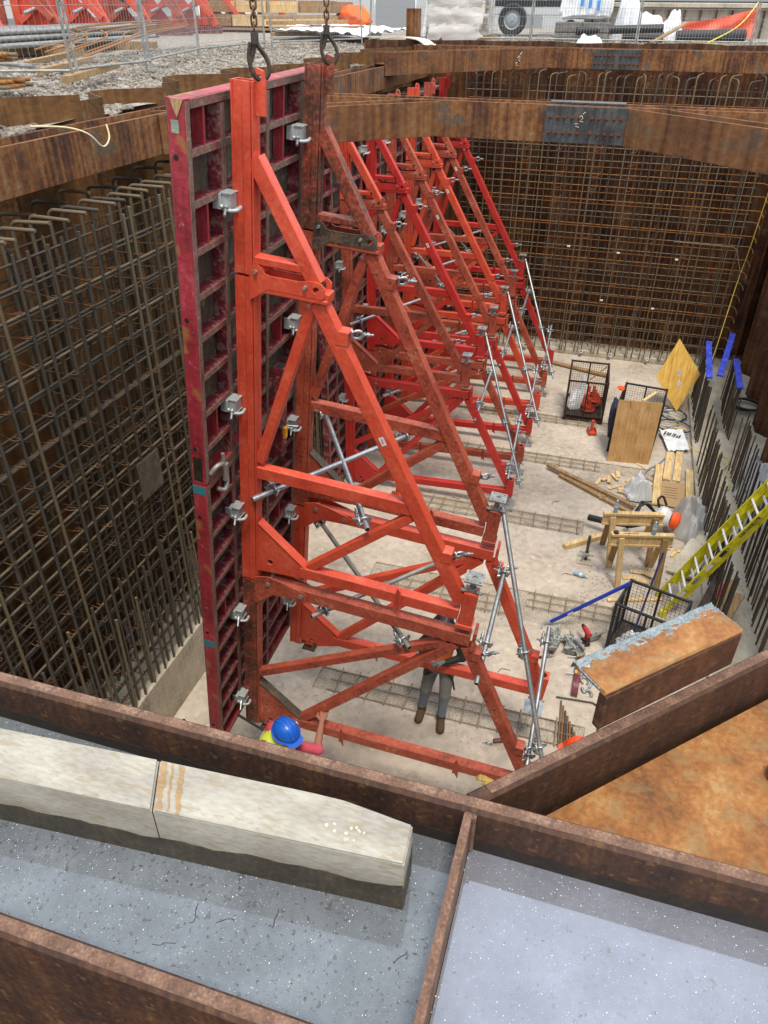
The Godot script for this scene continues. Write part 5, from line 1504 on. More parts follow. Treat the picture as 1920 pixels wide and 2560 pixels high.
	part(ls, "spindle", m_tube(Vector3(0, 0.02, 0), Vector3(0, 0.5, 0), 0.024, 12), "dirty_plate")
	var wn := MB.new()
	wn.lathe(Vector3(0, 0.14, 0), Vector3.UP, [Vector2(0.025, -0.03), Vector2(0.05, -0.03), Vector2(0.05, 0.02), Vector2(0.025, 0.03)], 12)
	for k in 4:
		var dk := Vector3(cos(k * PI / 2 + 0.4), 0.1, sin(k * PI / 2 + 0.4))
		wn.bar(Vector3(0, 0.14, 0) + dk * 0.03, Vector3(0, 0.14, 0) + dk * 0.12, 0.04, 0.022)
	part(ls, "wing_nut", wn.mesh(), "galv_dull")
	# ladder leaning to the right-hand wall
	build_ladder()
	# blue bars
	var pbar := thing("pry_bar", "blue hooked pry bar propped on the black crate", "pry bar")
	part(pbar, "shaft", m_bar(Vector3(-0.02, 0.06, -8.55), Vector3(0.93, 0.96, -8.62), 0.035, 0.05, Vector3.UP, 0.006), "blue_paint")
	part(pbar, "hook", m_sweep(smooth_path([Vector3(-0.01, 0.07, -8.55), Vector3(-0.08, 0.05, -8.54), Vector3(-0.12, 0.0, -8.50), Vector3(-0.13, 0.0, -8.42)]), 0.018, 8), "grey_paint")
	part(pbar, "sticker", m_bar(Vector3(0.2, 0.268, -8.5345), Vector3(0.27, 0.334, -8.539), 0.002, 0.03), "white_plastic")
	plank("steel_bar", "dark blue bar standing in the black crate", "bar", Vector3(1.12, 0.14, -8.5), Vector3(1.3, 1.3, -9.0), 0.025, 0.025, "blue_dark")
	var rg := part(self, "white_rag", crumple(Vector3(1.12, 0.14, -8.3), 0.26, 0.22, 0.2, 9), "white_plastic")
	tag(rg, "crumpled white rag lying in the black crate near the ladder", "rag")
	# power drill
	var dr := thing("power_drill", "red and black cordless drill standing on the floor", "drill", "", Vector3(0.5, 0, -8.3), 0.5)
	part(dr, "battery", m_box(Vector3(0, 0.035, 0), Vector3(0.09, 0.065, 0.13), 0.012), "black")
	part(dr, "handle", m_bar(Vector3(0, 0.06, 0.0), Vector3(0, 0.2, -0.01), 0.04, 0.055, Vector3.BACK, 0.014), "red_plastic")
	part(dr, "motor", m_tube(Vector3(0, 0.225, 0.08), Vector3(0, 0.225, -0.09), 0.036, 14), "red_plastic")
	part(dr, "chuck", m_lathe(Vector3(0, 0.225, -0.09), Vector3.FORWARD, [Vector2(0.034, 0), Vector2(0.03, 0.03), Vector2(0.018, 0.07), Vector2(0, 0.075)], 14), "black")
	# grey clamps heap
	for i in 16:
		var p := Vector3(rng.randf_range(0.02, 0.42), 0.02 + 0.035 * (i / 4), rng.randf_range(-7.93, -8.25))
		grey_clamp("grey steel panel clamp in the heap behind the red profile", p, rng.randf() * TAU)
	grey_clamp("grey steel panel clamp lying next to the cordless drill", Vector3(0.62, 0.03, -8.42), 0.7, "")
	# red profile, spanner, strap
	var rp := thing("steel_profile", "dark red square profile with yellow clips on the floor", "profile")
	part(rp, "hollow_profile", m_bar(Vector3(0.44, 0.045, -7.24), Vector3(0.46, 0.045, -8.14), 0.08, 0.08, Vector3.UP, 0.006), "panel_red")
	for zz in [-7.62, -7.95]:
		part(rp, "yellow_clip", m_box(Vector3(0.425, 0.06, zz), Vector3(0.03, 0.075, 0.06), 0.006), "yellow_part")
		part(rp, "tie_rod", m_tube(Vector3(0.3, 0.05, zz + 0.02), Vector3(0.58, 0.05, zz - 0.03), 0.009, 8), "galv")
	var sp := thing("spanner", "large steel ring and open spanner beside the red profile", "spanner")
	part(sp, "shaft", m_bar(Vector3(0.62, 0.02, -7.45), Vector3(0.78, 0.02, -7.95), 0.035, 0.014), "galv")
	part(sp, "jaw", m_sweep(smooth_path([Vector3(0.53, 0.02, -7.42), Vector3(0.56, 0.02, -7.35), Vector3(0.61, 0.02, -7.4), Vector3(0.65, 0.02, -7.36), Vector3(0.66, 0.02, -7.30)]), 0.02, 7), "galv")
	part(sp, "ring", m_sweep(smooth_path([Vector3(0.54, 0.02, -7.50), Vector3(0.5, 0.02, -7.56), Vector3(0.54, 0.02, -7.62), Vector3(0.6, 0.02, -7.58), Vector3(0.59, 0.02, -7.5)]), 0.014, 7), "galv")
	var st := thing("tensioner", "chain tensioner with red grip lying on the floor", "tensioner")
	part(st, "grip", m_tube(Vector3(-0.44, 0.03, -6.2), Vector3(-0.30, 0.03, -6.26), 0.028, 10), "panel_red")
	for i in 4:
		part(st, "link", m_tube(Vector3(-0.56 + i * 0.03, 0.02, -6.15 - 0.02 * (i % 2)), Vector3(-0.53 + i * 0.03, 0.025, -6.17 + 0.02 * (i % 2)), 0.012, 7), "galv")
	# loose rebar by the foot of the hanging frame
	for i in 7:
		var xx := 0.29 + i * 0.035
		var o := part(self, "rebar_offcut", m_tube(Vector3(xx + 0.04, 0.015 + 0.004 * (i % 2), -6.35), Vector3(xx, 0.015, -7.12 + 0.08 * i), 0.0125, 7), ["rebar_tan", "rebar_rust", "rebar"][i % 3])
		tag(o, "straight rebar offcut laid with others beside the near jack foot", "rebar", "straight rebar offcuts")
	var bb := part(self, "rebar_offcut", m_sweep([Vector3(0.22, 0.02, -7.16), Vector3(0.68, 0.02, -7.2), Vector3(0.74, 0.02, -7.17), Vector3(0.76, 0.02, -7.1), Vector3(0.78, 0.02, -6.7)], 0.013, 7), "rebar")
	tag(bb, "bent rebar offcut lying behind the straight ones", "rebar")
	# cords and hoses
	cord("grey_hose", "grey hose looping round the foot of the plywood", "hose", [Vector3(1.7, 0.03, -14.4), Vector3(1.5, 0.03, -13.9), Vector3(1.25, 0.03, -13.5), Vector3(1.12, 0.03, -12.9), Vector3(1.18, 0.03, -12.4), Vector3(1.1, 0.03, -12.0)], 0.018, "grey_paint")
	cord("yellow_extension_lead", "yellow cord hanging down the far corner to the floor", "cord", [Vector3(2.95, 5.2, -19.0), Vector3(2.85, 3.2, -19.0), Vector3(2.75, 2.2, -18.9), Vector3(2.45, 0.6, -17.6), Vector3(2.12, 0.2, -17.0), Vector3(1.95, 0.04, -16.1), Vector3(1.8, 0.03, -15.7)], 0.008, "yellow_line")
	cord("yellow_extension_lead", "yellow cord trailing across the raised slab between starter rows", "cord", [Vector3(1.85, 0.03, -15.6), Vector3(2.0, 0.06, -14.9), Vector3(2.3, 0.12, -14.4), Vector3(2.8, 0.12, -14.3), Vector3(2.5, 0.12, -13.4), Vector3(2.7, 0.12, -13.1), Vector3(2.75, 0.12, -13.7)], 0.01, "yellow_line")
	for i in 5:
		var l := []
		var cx := 1.75 + rng.randf_range(-0.25, 0.2)
		var cz := -15.9 + rng.randf_range(-0.4, 0.4)
		for j in 9:
			var an := j * 0.9 + i
			l.append(Vector3(cx + cos(an) * (0.22 + 0.05 * i) + rng.randf_range(-0.05, 0.05), 0.025 + 0.012 * i, cz + sin(an) * 0.3))
		cord("black_hose", ["black hose coiled under the yellow board, lowest", "black hose coiled under the yellow board, second up", "black hose coiled under the yellow board, third up", "black hose coiled under the yellow board, fourth up", "black hose coiled under the yellow board, topmost"][i], "hose", l, 0.014, "rubber" if i % 2 else "grey_paint")
	var lo := []
	for j in 26:
		lo.append(Vector3(3.3 + cos(j * 0.9) * 0.3, 0.13 + 0.006 * j, -17.0 + sin(j * 0.9) * 0.3 + 0.01 * j))
	cord("black_hose", "coil of grey cable against the rust wall", "cable", lo, 0.02, "rubber")
	# right side: white bulk bag, planks and level behind the ladder
	var wb := part(self, "bulk_bag", crumple(Vector3(3.15, 0.1, -13.0), 0.42, 0.5, 0.95, 61, 90), "white_plastic")
	tag(wb, "white woven bag slumped on the raised slab above the ladder", "bag")
	plank("timber_plank", "brown plank behind the ladder, upper of two", "plank", Vector3(2.0, 0.12, -8.75), Vector3(2.45, 0.5, -9.75), 0.14, 0.04, "wood_brown", "timber planks on the pit floor")
	plank("timber_plank", "brown plank behind the ladder, lower of two", "plank", Vector3(2.12, 0.1, -8.55), Vector3(2.56, 0.42, -9.55), 0.12, 0.05, "wood_brown", "timber planks on the pit floor")
	var lv := thing("spirit_level", "black bar with red grip resting on brown planks", "spirit level")
	part(lv, "bar", m_bar(Vector3(1.92, 0.22, -8.72), Vector3(2.2, 0.42, -9.35), 0.05, 0.03), "black")
	part(lv, "grip", m_bar(Vector3(2.2, 0.42, -9.35), Vector3(2.32, 0.5, -9.62), 0.055, 0.035), "red_plastic")
	plank("steel_channel", "dark steel channel leaning by the brown planks", "channel", Vector3(1.85, 0.1, -8.7), Vector3(2.3, 0.55, -9.9), 0.12, 0.05, "dark_steel")
	# bits on the floor inside the frames
	red_clamp("red folding bracket lying under the standing frames", Vector3(-3.1, 0.02, -11.2), 1.0)
	red_clamp("red folding bracket lying behind the second standing frame", Vector3(-2.8, 0.02, -13.4), 2.0)
	for i in 8:
		var p := Vector3(rng.randf_range(-2.0, 1.0), 0.006, rng.randf_range(-7.0, -14.0))
		var an := rng.randf() * TAU
		var o := part(self, "wire_scrap", m_sweep(smooth_path([p, p + Vector3(cos(an), 0, sin(an)) * 0.08, p + Vector3(cos(an + 0.7), 0.05, sin(an + 0.7)) * 0.17]), 0.004, 5), "tie_wire")
		tag(o, "short twist of rusty tie wire lying on the pit floor", "wire", "tie wire scraps on the floor")
	for i in 6:
		var q := Vector3(-1.9 + i * 0.72 + (0.2 if i > 3 else 0.0), 0.155, -19.02)
		var o := part(self, "pipe_stub", m_lathe(q, Vector3(0, 0.3, 1), [Vector2(0.03, -0.05), Vector2(0.045, -0.05), Vector2(0.045, 0.02), Vector2(0.03, 0.02), Vector2(0.03, -0.05)], 12), "white_plastic")
		tag(o, "white plastic pipe ring at the foot of the far rebar grid", "pipe", "white pipe rings at the far wall")
	plank("timber_plank", "weathered plank along the foot of the far rebar grid", "plank", Vector3(-1.9, 0.05, -18.6), Vector3(0.3, 0.05, -17.9), 0.12, 0.05, "wood_brown", "timber planks on the pit floor")
	var br := part(self, "lever_bar", m_tube(Vector3(-2.98, 1.34, -4.65), Vector3(-2.42, 1.30, -4.5), 0.014, 8), "black")
	tag(br, "black lever bar between the hanging panel and the blue helmet", "lever bar")
	var rc := part(self, "steel_ferrule", m_lathe(Vector3(-4.22, 0.04, -5.3), Vector3(0.6, 0.1, -0.7), [Vector2(0.018, -0.07), Vector2(0.035, -0.07), Vector2(0.035, 0.05), Vector2(0.02, 0.06), Vector2(0.018, -0.07)], 12), "rubber")
	tag(rc, "short dark tube end lying beside the concrete kicker", "tube")

func cord(nm: String, label: String, cat: String, pts: Array, r: float, mat: String) -> void:
	var o := part(self, nm, m_sweep(smooth_path(pts, 7), r, 7), mat)
	tag(o, label, cat)

func red_clamp(label: String, p: Vector3, yaw: float, group := "") -> void:
	var o := thing("formwork_clamp", label, "clamp", group, p, yaw)
	part(o, "body", m_box(Vector3(0, 0.02, 0), Vector3(0.17, 0.03, 0.22), 0.006), "orange")
	for s in [-0.07, 0.07]:
		part(o, "cheek", m_plate(PackedVector2Array([Vector2(-0.11, 0.03), Vector2(0.11, 0.03), Vector2(0.09, 0.1), Vector2(-0.02, 0.12), Vector2(-0.09, 0.09)]), 0.012, Vector3(s, 0, 0), Vector3.BACK, Vector3.UP), "orange")
	part(o, "upright", m_box(Vector3(0, 0.15, -0.02), Vector3(0.05, 0.26, 0.06), 0.008), "orange")

func grey_clamp(label: String, p: Vector3, yaw: float, group := "grey clamps in the heap") -> void:
	var o := thing("panel_clamp", label, "clamp", group, p, yaw)
	o.rotation.x = rng.randf_range(-0.5, 0.5)
	part(o, "bracket", m_plate(PackedVector2Array([Vector2(-0.1, -0.04), Vector2(0.02, -0.05), Vector2(0.1, -0.02), Vector2(0.1, 0.02), Vector2(0.03, 0.01), Vector2(-0.02, 0.05), Vector2(-0.1, 0.05)]), 0.05, Vector3(0, 0.03, 0), Vector3.RIGHT, Vector3.FORWARD), "galv_dull")
	part(o, "arm", m_bar(Vector3(-0.06, 0.06, 0.02), Vector3(0.14, 0.07, 0.03), 0.04, 0.02), "galv_dull")
	part(o, "bolt", m_tube(Vector3(0.02, 0.02, 0), Vector3(0.02, 0.11, 0.02), 0.011, 7), "galv")

func build_ladder() -> void:
	var o := thing("extension_ladder", "yellow fibreglass extension ladder leaning across the starter bars", "ladder")
	var base := Vector3(1.5, 0.0, -9.47)
	var d := Vector3(0.40, 0.917, 0.0).normalized()
	var side := Vector3(0.10, 0, 0.995).normalized()
	var out := d.cross(side).normalized()
	for f in 2:
		var off := out * (0.075 * f)
		var ww := 0.235 - 0.028 * f
		for s in [-1.0, 1.0]:
			var a: Vector3 = base + side * ww * s + off + d * (0.12 + 0.25 * f)
			var b: Vector3 = a + d * 5.2
			var r := part(o, "rail", m_bar(a, b, 0.012, 0.075, out, 0.002), "yellow_paint")
			for e in [-0.036, 0.036]:
				part(r, "rail_lip", m_bar(a + out * e - side * s * 0.012, b + out * e - side * s * 0.012, 0.022, 0.006, out, 0.001), "yellow_paint")
			if f == 0:
				part(o, "foot", m_box(a - d * 0.06, Vector3(0.09, 0.12, 0.05), 0.01), "yellow_paint")
				for k in 13:
					part(r, "rung_cap", m_lathe(a + d * (0.18 + 0.305 * k), side * s, [Vector2(0.02, 0.006), Vector2(0.02, 0.009), Vector2(0.012, 0.009), Vector2(0.012, 0.007), Vector2(0, 0.007)], 12), "galv")
		for k in 14:
			var c := base + off + d * (0.30 + 0.305 * k + 0.12 * f)
			part(o, "rung", m_tube(c - side * (ww - 0.01), c + side * (ww - 0.01), 0.018, 10), "white_paint")
	# lettering and stickers on the near rail
	var rb := Basis(d, -out, side)
	if rb.determinant() < 0:
		rb = Basis(d, out, side)
	part(o, "lettering", text_mesh("FEATHERLITE", 0.045, 0.002), "print_dark", Transform3D(rb, base + side * 0.2435 + d * 1.95))
	for k in 4:
		part(o, "sticker", m_bar(base + side * 0.2425 + d * (0.45 + 0.3 * k), base + side * 0.2425 + d * (0.58 + 0.3 * k), 0.002, 0.05, out, 0.0), ["white_plastic", "galv_dull", "white_plastic", "print_dark"][k])

# ---------------------------------------------------------------- beyond the pit
func fence(label: String, a: Vector3, b: Vector3, lean := 0.0, h := 2.0) -> void:
	var o := thing("fence_panel", label, "fence", "mesh site fence panels", a)
	var d := (b - a)
	var L := d.length()
	d = d.normalized()
	var side := Vector3.UP.cross(d)
	var up := (Vector3.UP + side * lean).normalized()
	for s in [0.0, L]:
		part(o, "post", m_tube(d * s, d * s + up * h, 0.021, 10), "galv_dull")
	for y in [0.12, h - 0.04]:
		part(o, "rail", m_tube(d * 0.0 + up * y, d * L + up * y, 0.017, 8), "galv_dull")
	var q := MB.new()
	var n := int(L / 0.075)
	for i in range(1, n):
		var p := d * (L * i / n)
		q.sweep([p + up * 0.12, p + up * 0.5 , p + up * 0.58 + side * 0.03, p + up * 0.66, p + up * (h - 0.05)], 0.0034, 4, false)
	for j in 9:
		var y := 0.2 + (h - 0.35) * j / 8.0
		q.sweep([up * y, d * L + up * y], 0.0034, 4, false)
	stuff(part(o, "wire_mesh", q.mesh(), "fence_wire"))

func build_back_things() -> void:
	var G := 6.66
	fence("mesh fence panel leaning at the left edge, by the rusty bar bundle", Vector3(-9.9, G, -7.9), Vector3(-7.1, G, -9.5), -0.16)
	fence("short run of mesh fence before the galvanised tubes", Vector3(-7.2, G, -9.75), Vector3(-7.3, G, -11.7), 0.04)
	fence("mesh fence panel before the red stored frames", Vector3(-7.45, G, -11.8), Vector3(-8.4, G, -15.2), 0.0)
	fence("mesh fence panel before the timber stack", Vector3(-8.5, G, -15.4), Vector3(-8.6, G, -18.7), 0.0)
	fence("mesh fence panel leading to the rusty stub post", Vector3(-8.5, G, -18.9), Vector3(-7.3, G, -21.9), 0.05)
	fence("mesh fence panel just left of the wrapped pallet", Vector3(-7.2, G, -22.2), Vector3(-6.15, G, -24.1), -0.08)
	fence("mesh fence panel in front of the wrapped pallet", Vector3(-6.1, G, -24.15), Vector3(-3.3, G, -24.4))
	fence("mesh fence panel in front of the trailer wheels and grey blocks", Vector3(-3.25, G, -24.4), Vector3(-0.5, G, -24.5))
	fence("mesh fence panel in front of the orange tarpaulin", Vector3(-0.45, G, -24.5), Vector3(2.35, G, -24.6), 0.05)
	fence("mesh fence panel at the right edge by the cable coil", Vector3(2.4, G, -24.6), Vector3(5.0, G, -24.7))
	# loose fence pole on the gravel
	var pole := part(self, "steel_pole", m_tube(Vector3(-10.2, 6.98, -9.2), Vector3(-7.55, 6.82, -9.35), 0.03, 10), "galv_dull")
	tag(pole, "loose grey pole lying at the foot of the leaning fence", "pole")
	for i in 3:
		var q := Vector3(-7.0 - i * 1.15, 6.70, -9.2 - i * 1.0)
		var o := part(self, "timber_batten", m_bar(q, q + Vector3(-0.5, 0.05, -1.9), 0.1, 0.08), "wood_brown")
		tag(o, ["weathered timber on the gravel nearest the leaning fence", "weathered timber on the gravel below the galvanised tubes", "weathered timber on the gravel farthest along the tubes"][i], "timber")
	# rusty bar bundle at the left edge
	for i in 26:
		var row := i / 7
		var p := Vector3(-6.85 - rng.randf() * 0.25, 6.70 + row * 0.05 + (0.16 if row > 1 else 0.0), -8.05 - (i % 7) * 0.075)
		var o := part(self, "rusty_bar", m_tube(p, p + Vector3(-3.2, 0.0, 1.0 + rng.randf() * 0.1), 0.022, 7), "rebar_rust" if i % 3 else "rebar_tan")
		tag(o, "rusty steel bar in the bundle stacked at the left edge", "steel bar", "bundle of rusty bars at the left edge")
	# long bundle of tubes behind the fence
	for i in 27:
		var row := i / 9
		var p := Vector3(-10.6 - (i % 9) * 0.13 - row * 0.06, 6.86 + row * 0.1, -10.5 - rng.randf() * 0.8)
		var o := part(self, "steel_tube", m_tube(p, p + Vector3(-0.9, 0, -7.0 - 1.5 * rng.randf()), 0.045, 8), ["galv_dull", "dark_steel", "galv"][i % 3])
		tag(o, "long galvanised tube in the stack behind the leaning fence", "steel tube", "stack of long tubes behind the fence")
	for i in 3:
		var bt := part(self, "bearer_timber", m_box(Vector3(-11.3, 6.74, -11.6 - i * 2.6), Vector3(2.0, 0.16, 0.16), 0.01), "wood_brown")
		tag(bt, ["bearer timber under the tube stack, nearest", "bearer timber under the tube stack, middle", "bearer timber under the tube stack, farthest"][i], "timber")
	for i in 9:
		var p := Vector3(-8.6 - i * 0.1, 6.78 + 0.015 * i, -11.6 - rng.randf())
		var o := part(self, "bent_bar", m_sweep(smooth_path([p, p + Vector3(-0.5, 0.12, -1.8), p + Vector3(-1.0 - 0.1 * i, 0.2, -3.4), p + Vector3(-1.2, 0.3, -5.4)]), 0.014, 6), "rebar_rust")
		tag(o, "loose rusty bar bowed over the gravel behind the fence", "steel bar", "loose bowed bars behind the fence")
	# red brace frames stored upright
	for i in 9:
		var f := thing("stored_frame", ["stored red frame at the far left edge", "stored red frame second from the left edge", "stored red frame third from the left edge", "stored red frame in the middle of the row", "stored red frame fifth in the row", "stored red frame sixth in the row", "stored red frame seventh in the row", "stored red frame eighth in the row", "stored red frame beside the timber stack"][i], "brace frame", "red frames stored behind the fence", Vector3(-15.8 - i * 0.06, G, -16.5 - i * 2.2), 0.35)
		var mt: String = ["orange", "orange_worn", "orange"][i % 3]
		part(f, "base_beam", m_bar(Vector3(-1.2, 0.1, 0), Vector3(1.7, 0.1, 0), 0.3, 0.2), "panel_red")
		part(f, "post", m_bar(Vector3(-0.9, 0.2, 0), Vector3(-0.9, 4.4, 0), 0.2, 0.22, Vector3.BACK), mt)
		part(f, "post", m_bar(Vector3(0.2, 0.2, 0.3), Vector3(0.2, 4.4, 0.3), 0.2, 0.22, Vector3.BACK), mt)
		part(f, "inclined_leg", m_bar(Vector3(1.5, 0.2, 0), Vector3(-0.4, 4.2, 0), 0.2, 0.22, Vector3.RIGHT), mt)
		part(f, "diagonal", m_bar(Vector3(-0.85, 0.4, 0.1), Vector3(0.9, 1.6, 0.1), 0.14, 0.16), mt)
		part(f, "diagonal", m_bar(Vector3(0.1, 1.9, 0.2), Vector3(1.4, 0.5, 0.2), 0.14, 0.16), mt)
		part(f, "cross_member", m_bar(Vector3(-0.9, 2.0, 0), Vector3(0.7, 2.0, 0), 0.14, 0.18), mt)
		part(f, "gusset", m_plate(PackedVector2Array([Vector2(-0.8, 0.2), Vector2(0.1, 0.2), Vector2(-0.8, 1.3)]), 0.03), mt)
		part(f, "tube", m_tube(Vector3(-0.6, 0.6, 0.4), Vector3(1.4, 1.5, -1.9), 0.05, 8), "galv")
	# buildings and stacks at the back
	var cont := thing("site_cabin", "white site cabin behind the red stored frames", "cabin")
	part(cont, "wall", m_box(Vector3(-21.5, G + 1.5, -26.0), Vector3(2.6, 3.0, 22.0), 0.02), "white_paint")
	for i in 5:
		var wn := part(cont, "window", m_box(Vector3(-20.18, G + 1.5, -18.0 - i * 4.2), Vector3(0.06, 1.3, 1.9), 0.01), "black")
		part(wn, "frame", m_box(Vector3(-20.16, G + 0.82, -18.0 - i * 4.2), Vector3(0.08, 0.06, 2.0), 0.01), "grey_paint")
	part(cont, "skirt", m_box(Vector3(-20.15, G + 0.2, -26.0), Vector3(0.08, 0.4, 22.0), 0.0), "grey_paint")
	var hd := thing("hoarding", "grey panelled hoarding far behind the timber stack", "hoarding")
	for i in 12:
		part(hd, "panel", m_box(Vector3(-18.0 + i * 2.0, G + 1.3, -41.0), Vector3(1.96, 2.6, 0.06), 0.01), "grey_light" if i % 3 else "grey_paint")
	part(hd, "top_band", m_box(Vector3(-7.0, G + 3.2, -41.2), Vector3(24.0, 1.2, 0.1), 0.0), "black")
	for i in 16:
		var row := i / 4
		var col := i % 4
		var o := part(self, "timber_beam_pack", m_box(Vector3(-15.6 + col * 1.25 + 0.1 * (row % 2), G + 0.35 + row * 0.42, -31.0 - 0.2 * row), Vector3(1.18, 0.34, 2.4), 0.01), "wood_pale" if (row + col) % 4 else "wood_brown")
		tag(o, "banded pack of pale timber beams in the big stack", "timber pack", "stacked timber packs")
	for i in 4:
		var o := part(self, "timber_bearer", m_box(Vector3(-13.6, G + 0.09 + 0.42 * i, -29.75 - 0.2 * i), Vector3(5.2, 0.07, 0.1), 0.005), "wood_brown")
		tag(o, ["dark bearer under the timber stack, lowest", "dark bearer in the timber stack, second up", "dark bearer in the timber stack, third up", "dark bearer in the timber stack, topmost"][i], "timber")
	for i in 4:
		var q := Vector3(-10.8 - i * 0.3, G + 0.12 + 0.13 * i, -24.0 - i * 0.5)
		var o := part(self, "weathered_board", m_bar(q, q + Vector3(3.0 - 0.4 * i, 0.03, -1.2), 0.25, 0.1), "wood_brown")
		tag(o, ["weathered board in front of the timber stack, lowest", "weathered board in front of the timber stack, second up", "weathered board in front of the timber stack, third up", "weathered board in front of the timber stack, topmost"][i], "board")
	var ws := part(self, "white_sheeting", sheet_cloth([Vector3(-10.6, G + 0.1, -23.5), Vector3(-7.6, G + 0.05, -23.0), Vector3(-7.4, G + 0.1, -27.0), Vector3(-11.0, G + 0.2, -28.0)], 0.2, 71, 0.02, 34), "white_cloth")
	tag(ws, "crumpled white sheeting spread on the ground behind the chain hooks", "sheeting")
	var hv := part(self, "orange_heap", blob(Vector3(-10.9, G + 0.4, -31.5), Vector3(0.75, 0.48, 0.6), 0.35, 1.4, 13), "hi_vis_orange")
	tag(hv, "heap of bright orange netting behind the white sheeting", "netting")
	# stub post and membrane at the far corner
	var sp := thing("steel_post", "short rusty steel post stub at the far corner of the pit", "post", "", Vector3(-6.0, 6.55, -22.2))
	part(sp, "web", m_box(Vector3(0, 0.42, 0), Vector3(0.28, 0.95, 0.02), 0.003), "rust_beam")
	for s in [-0.15, 0.15]:
		part(sp, "flange", m_box(Vector3(s, 0.42, 0), Vector3(0.02, 0.95, 0.3), 0.003), "rust_beam")
	var mb := part(self, "membrane_strip", m_sweep_flat(smooth_path([Vector3(-6.6, 6.80, -21.6), Vector3(-5.9, 6.86, -20.9), Vector3(-5.3, 6.85, -20.2), Vector3(-5.0, 6.79, -19.75), Vector3(-4.88, 6.70, -19.62), Vector3(-4.86, 6.42, -19.6)]), 0.26), "white_membrane")
	tag(mb, "cream membrane strip draped over the far corner of the beams", "membrane")
	# wrapped pallet
	var wp := thing("wrapped_pallet", "tall pallet load in grey stretch wrap behind the fence", "pallet load")
	part(wp, "load", m_grid(60, 40, func(u, v):
		return Vector3(-6.05 + 1.5 * u, G + 0.16 + 1.25 * v, -24.75 + 0.02 * sin(v * 21.0) + 0.012 * sin(u * 9.0 + v * 35.0)), 0.9), "wrapped_load")
	part(wp, "load_end", m_box(Vector3(-5.3, G + 0.8, -25.25), Vector3(1.5, 1.26, 0.9), 0.06), "wrapped_load")
	part(wp, "pallet", m_box(Vector3(-5.3, G + 0.07, -25.2), Vector3(1.5, 0.14, 1.0), 0.01), "wood_brown")
	for i in 3:
		part(wp, "band", m_box(Vector3(-5.3, G + 0.42 + i * 0.36, -24.72), Vector3(1.5, 0.05, 0.03), 0.01), "wood_brown")
	# generator trailer
	var gt := thing("generator_trailer", "white wheeled generator trailer behind the grey blocks", "trailer")
	part(gt, "body", m_box(Vector3(-4.0, G + 2.0, -30.5), Vector3(5.0, 1.9, 1.9), 0.06), "white_paint")
	part(gt, "chassis", m_box(Vector3(-4.0, G + 0.72, -30.4), Vector3(4.9, 0.22, 1.7), 0.02), "grey_light")
	part(gt, "under_panel", m_box(Vector3(-4.0, G + 0.93, -29.58), Vector3(4.6, 0.18, 0.06), 0.01), "black")
	part(gt, "drawbar", m_box(Vector3(-6.6, G + 0.6, -30.2), Vector3(1.2, 0.12, 0.2), 0.02), "black")
	for w in [[-4.6, 0.46, 0.0], [-2.75, 0.24, 0.4]]:
		var wc := Vector3(w[0], G + w[1] + 0.02, -29.45 - w[2])
		var ty := part(gt, "wheel", m_lathe(wc, Vector3.BACK, [Vector2(w[1] * 0.55, -0.1), Vector2(w[1] * 0.9, -0.12), Vector2(w[1], -0.06), Vector2(w[1], 0.06), Vector2(w[1] * 0.9, 0.12), Vector2(w[1] * 0.6, 0.1), Vector2(w[1] * 0.58, 0.02)], 28), "rubber")
		part(ty, "rim", m_lathe(wc, Vector3.BACK, [Vector2(w[1] * 0.6, 0.07), Vector2(w[1] * 0.5, 0.03), Vector2(w[1] * 0.3, 0.08), Vector2(w[1] * 0.12, 0.08), Vector2(w[1] * 0.1, 0.12), Vector2(0, 0.12)], 20), "grey_paint")
	part(gt, "emblem_patch", m_plate(PackedVector2Array([Vector2(-5.3, 1.35), Vector2(-4.2, 1.35), Vector2(-3.7, 1.9), Vector2(-4.7, 1.9)]), 0.02, Vector3(0, G, -29.53)), "print_dark")
	part(gt, "lettering", text_mesh("S", 0.42, 0.02), "white_paint", Transform3D(Basis.IDENTITY, Vector3(-4.45, G + 1.63, -29.5)))
	# block stack with bags
	for i in 4:
		var o := part(self, "concrete_block", m_box(Vector3(-2.35 + (i % 2) * 0.74, G + 0.13 + 0.25 * (i / 2), -25.3), Vector3(0.72, 0.24, 0.6), 0.02), "block_grey")
		tag(o, ["grey concrete block, lower one nearer the trailer wheel", "grey concrete block, lower one nearer the pipes", "grey concrete block, upper one nearer the trailer wheel", "grey concrete block, upper one nearer the pipes"][i], "concrete block", "grey blocks behind the fence")
	var b1 := thing("bulk_bag", "big white bulk bag with blue print on the grey blocks", "bulk bag")
	part(b1, "bag", blob(Vector3(-1.95, G + 0.98, -25.4), Vector3(0.68, 0.48, 0.42), 0.10, 1.6, 81, 44, 30, 0.35), "white_cloth")
	for i in 3:
		part(b1, "print", m_box(Vector3(-2.05 + i * 0.22, G + 0.98 - 0.05 * i, -24.965), Vector3(0.09, 0.24, 0.03), 0.01), "sky_blue_print")
	for i in 3:
		var o := part(self, "bulk_bag", crumple(Vector3(-0.75 + i * 0.5, G, -26.2 - 0.2 * i), 0.55, 0.4, 1.0 - 0.12 * i, 90 + i, 80), "white_cloth")
		tag(o, ["white woven bag beside the grey blocks", "white woven bag before the orange tarpaulin, middle", "white woven bag before the orange tarpaulin, by the black pipe"][i], "bag")
	var hs := part(self, "rubble_sack", crumple(Vector3(-1.6, G, -23.2), 0.4, 0.26, 0.3, 99), "white_cloth")
	tag(hs, "small white sack lying in front of the grey blocks", "sack")
	var op := part(self, "wrapped_bags", crumple(Vector3(-6.25, G, -25.6), 0.45, 0.4, 1.25, 101, 80), "white_cloth")
	tag(op, "white plastic bundle standing left of the wrapped pallet", "bundle")
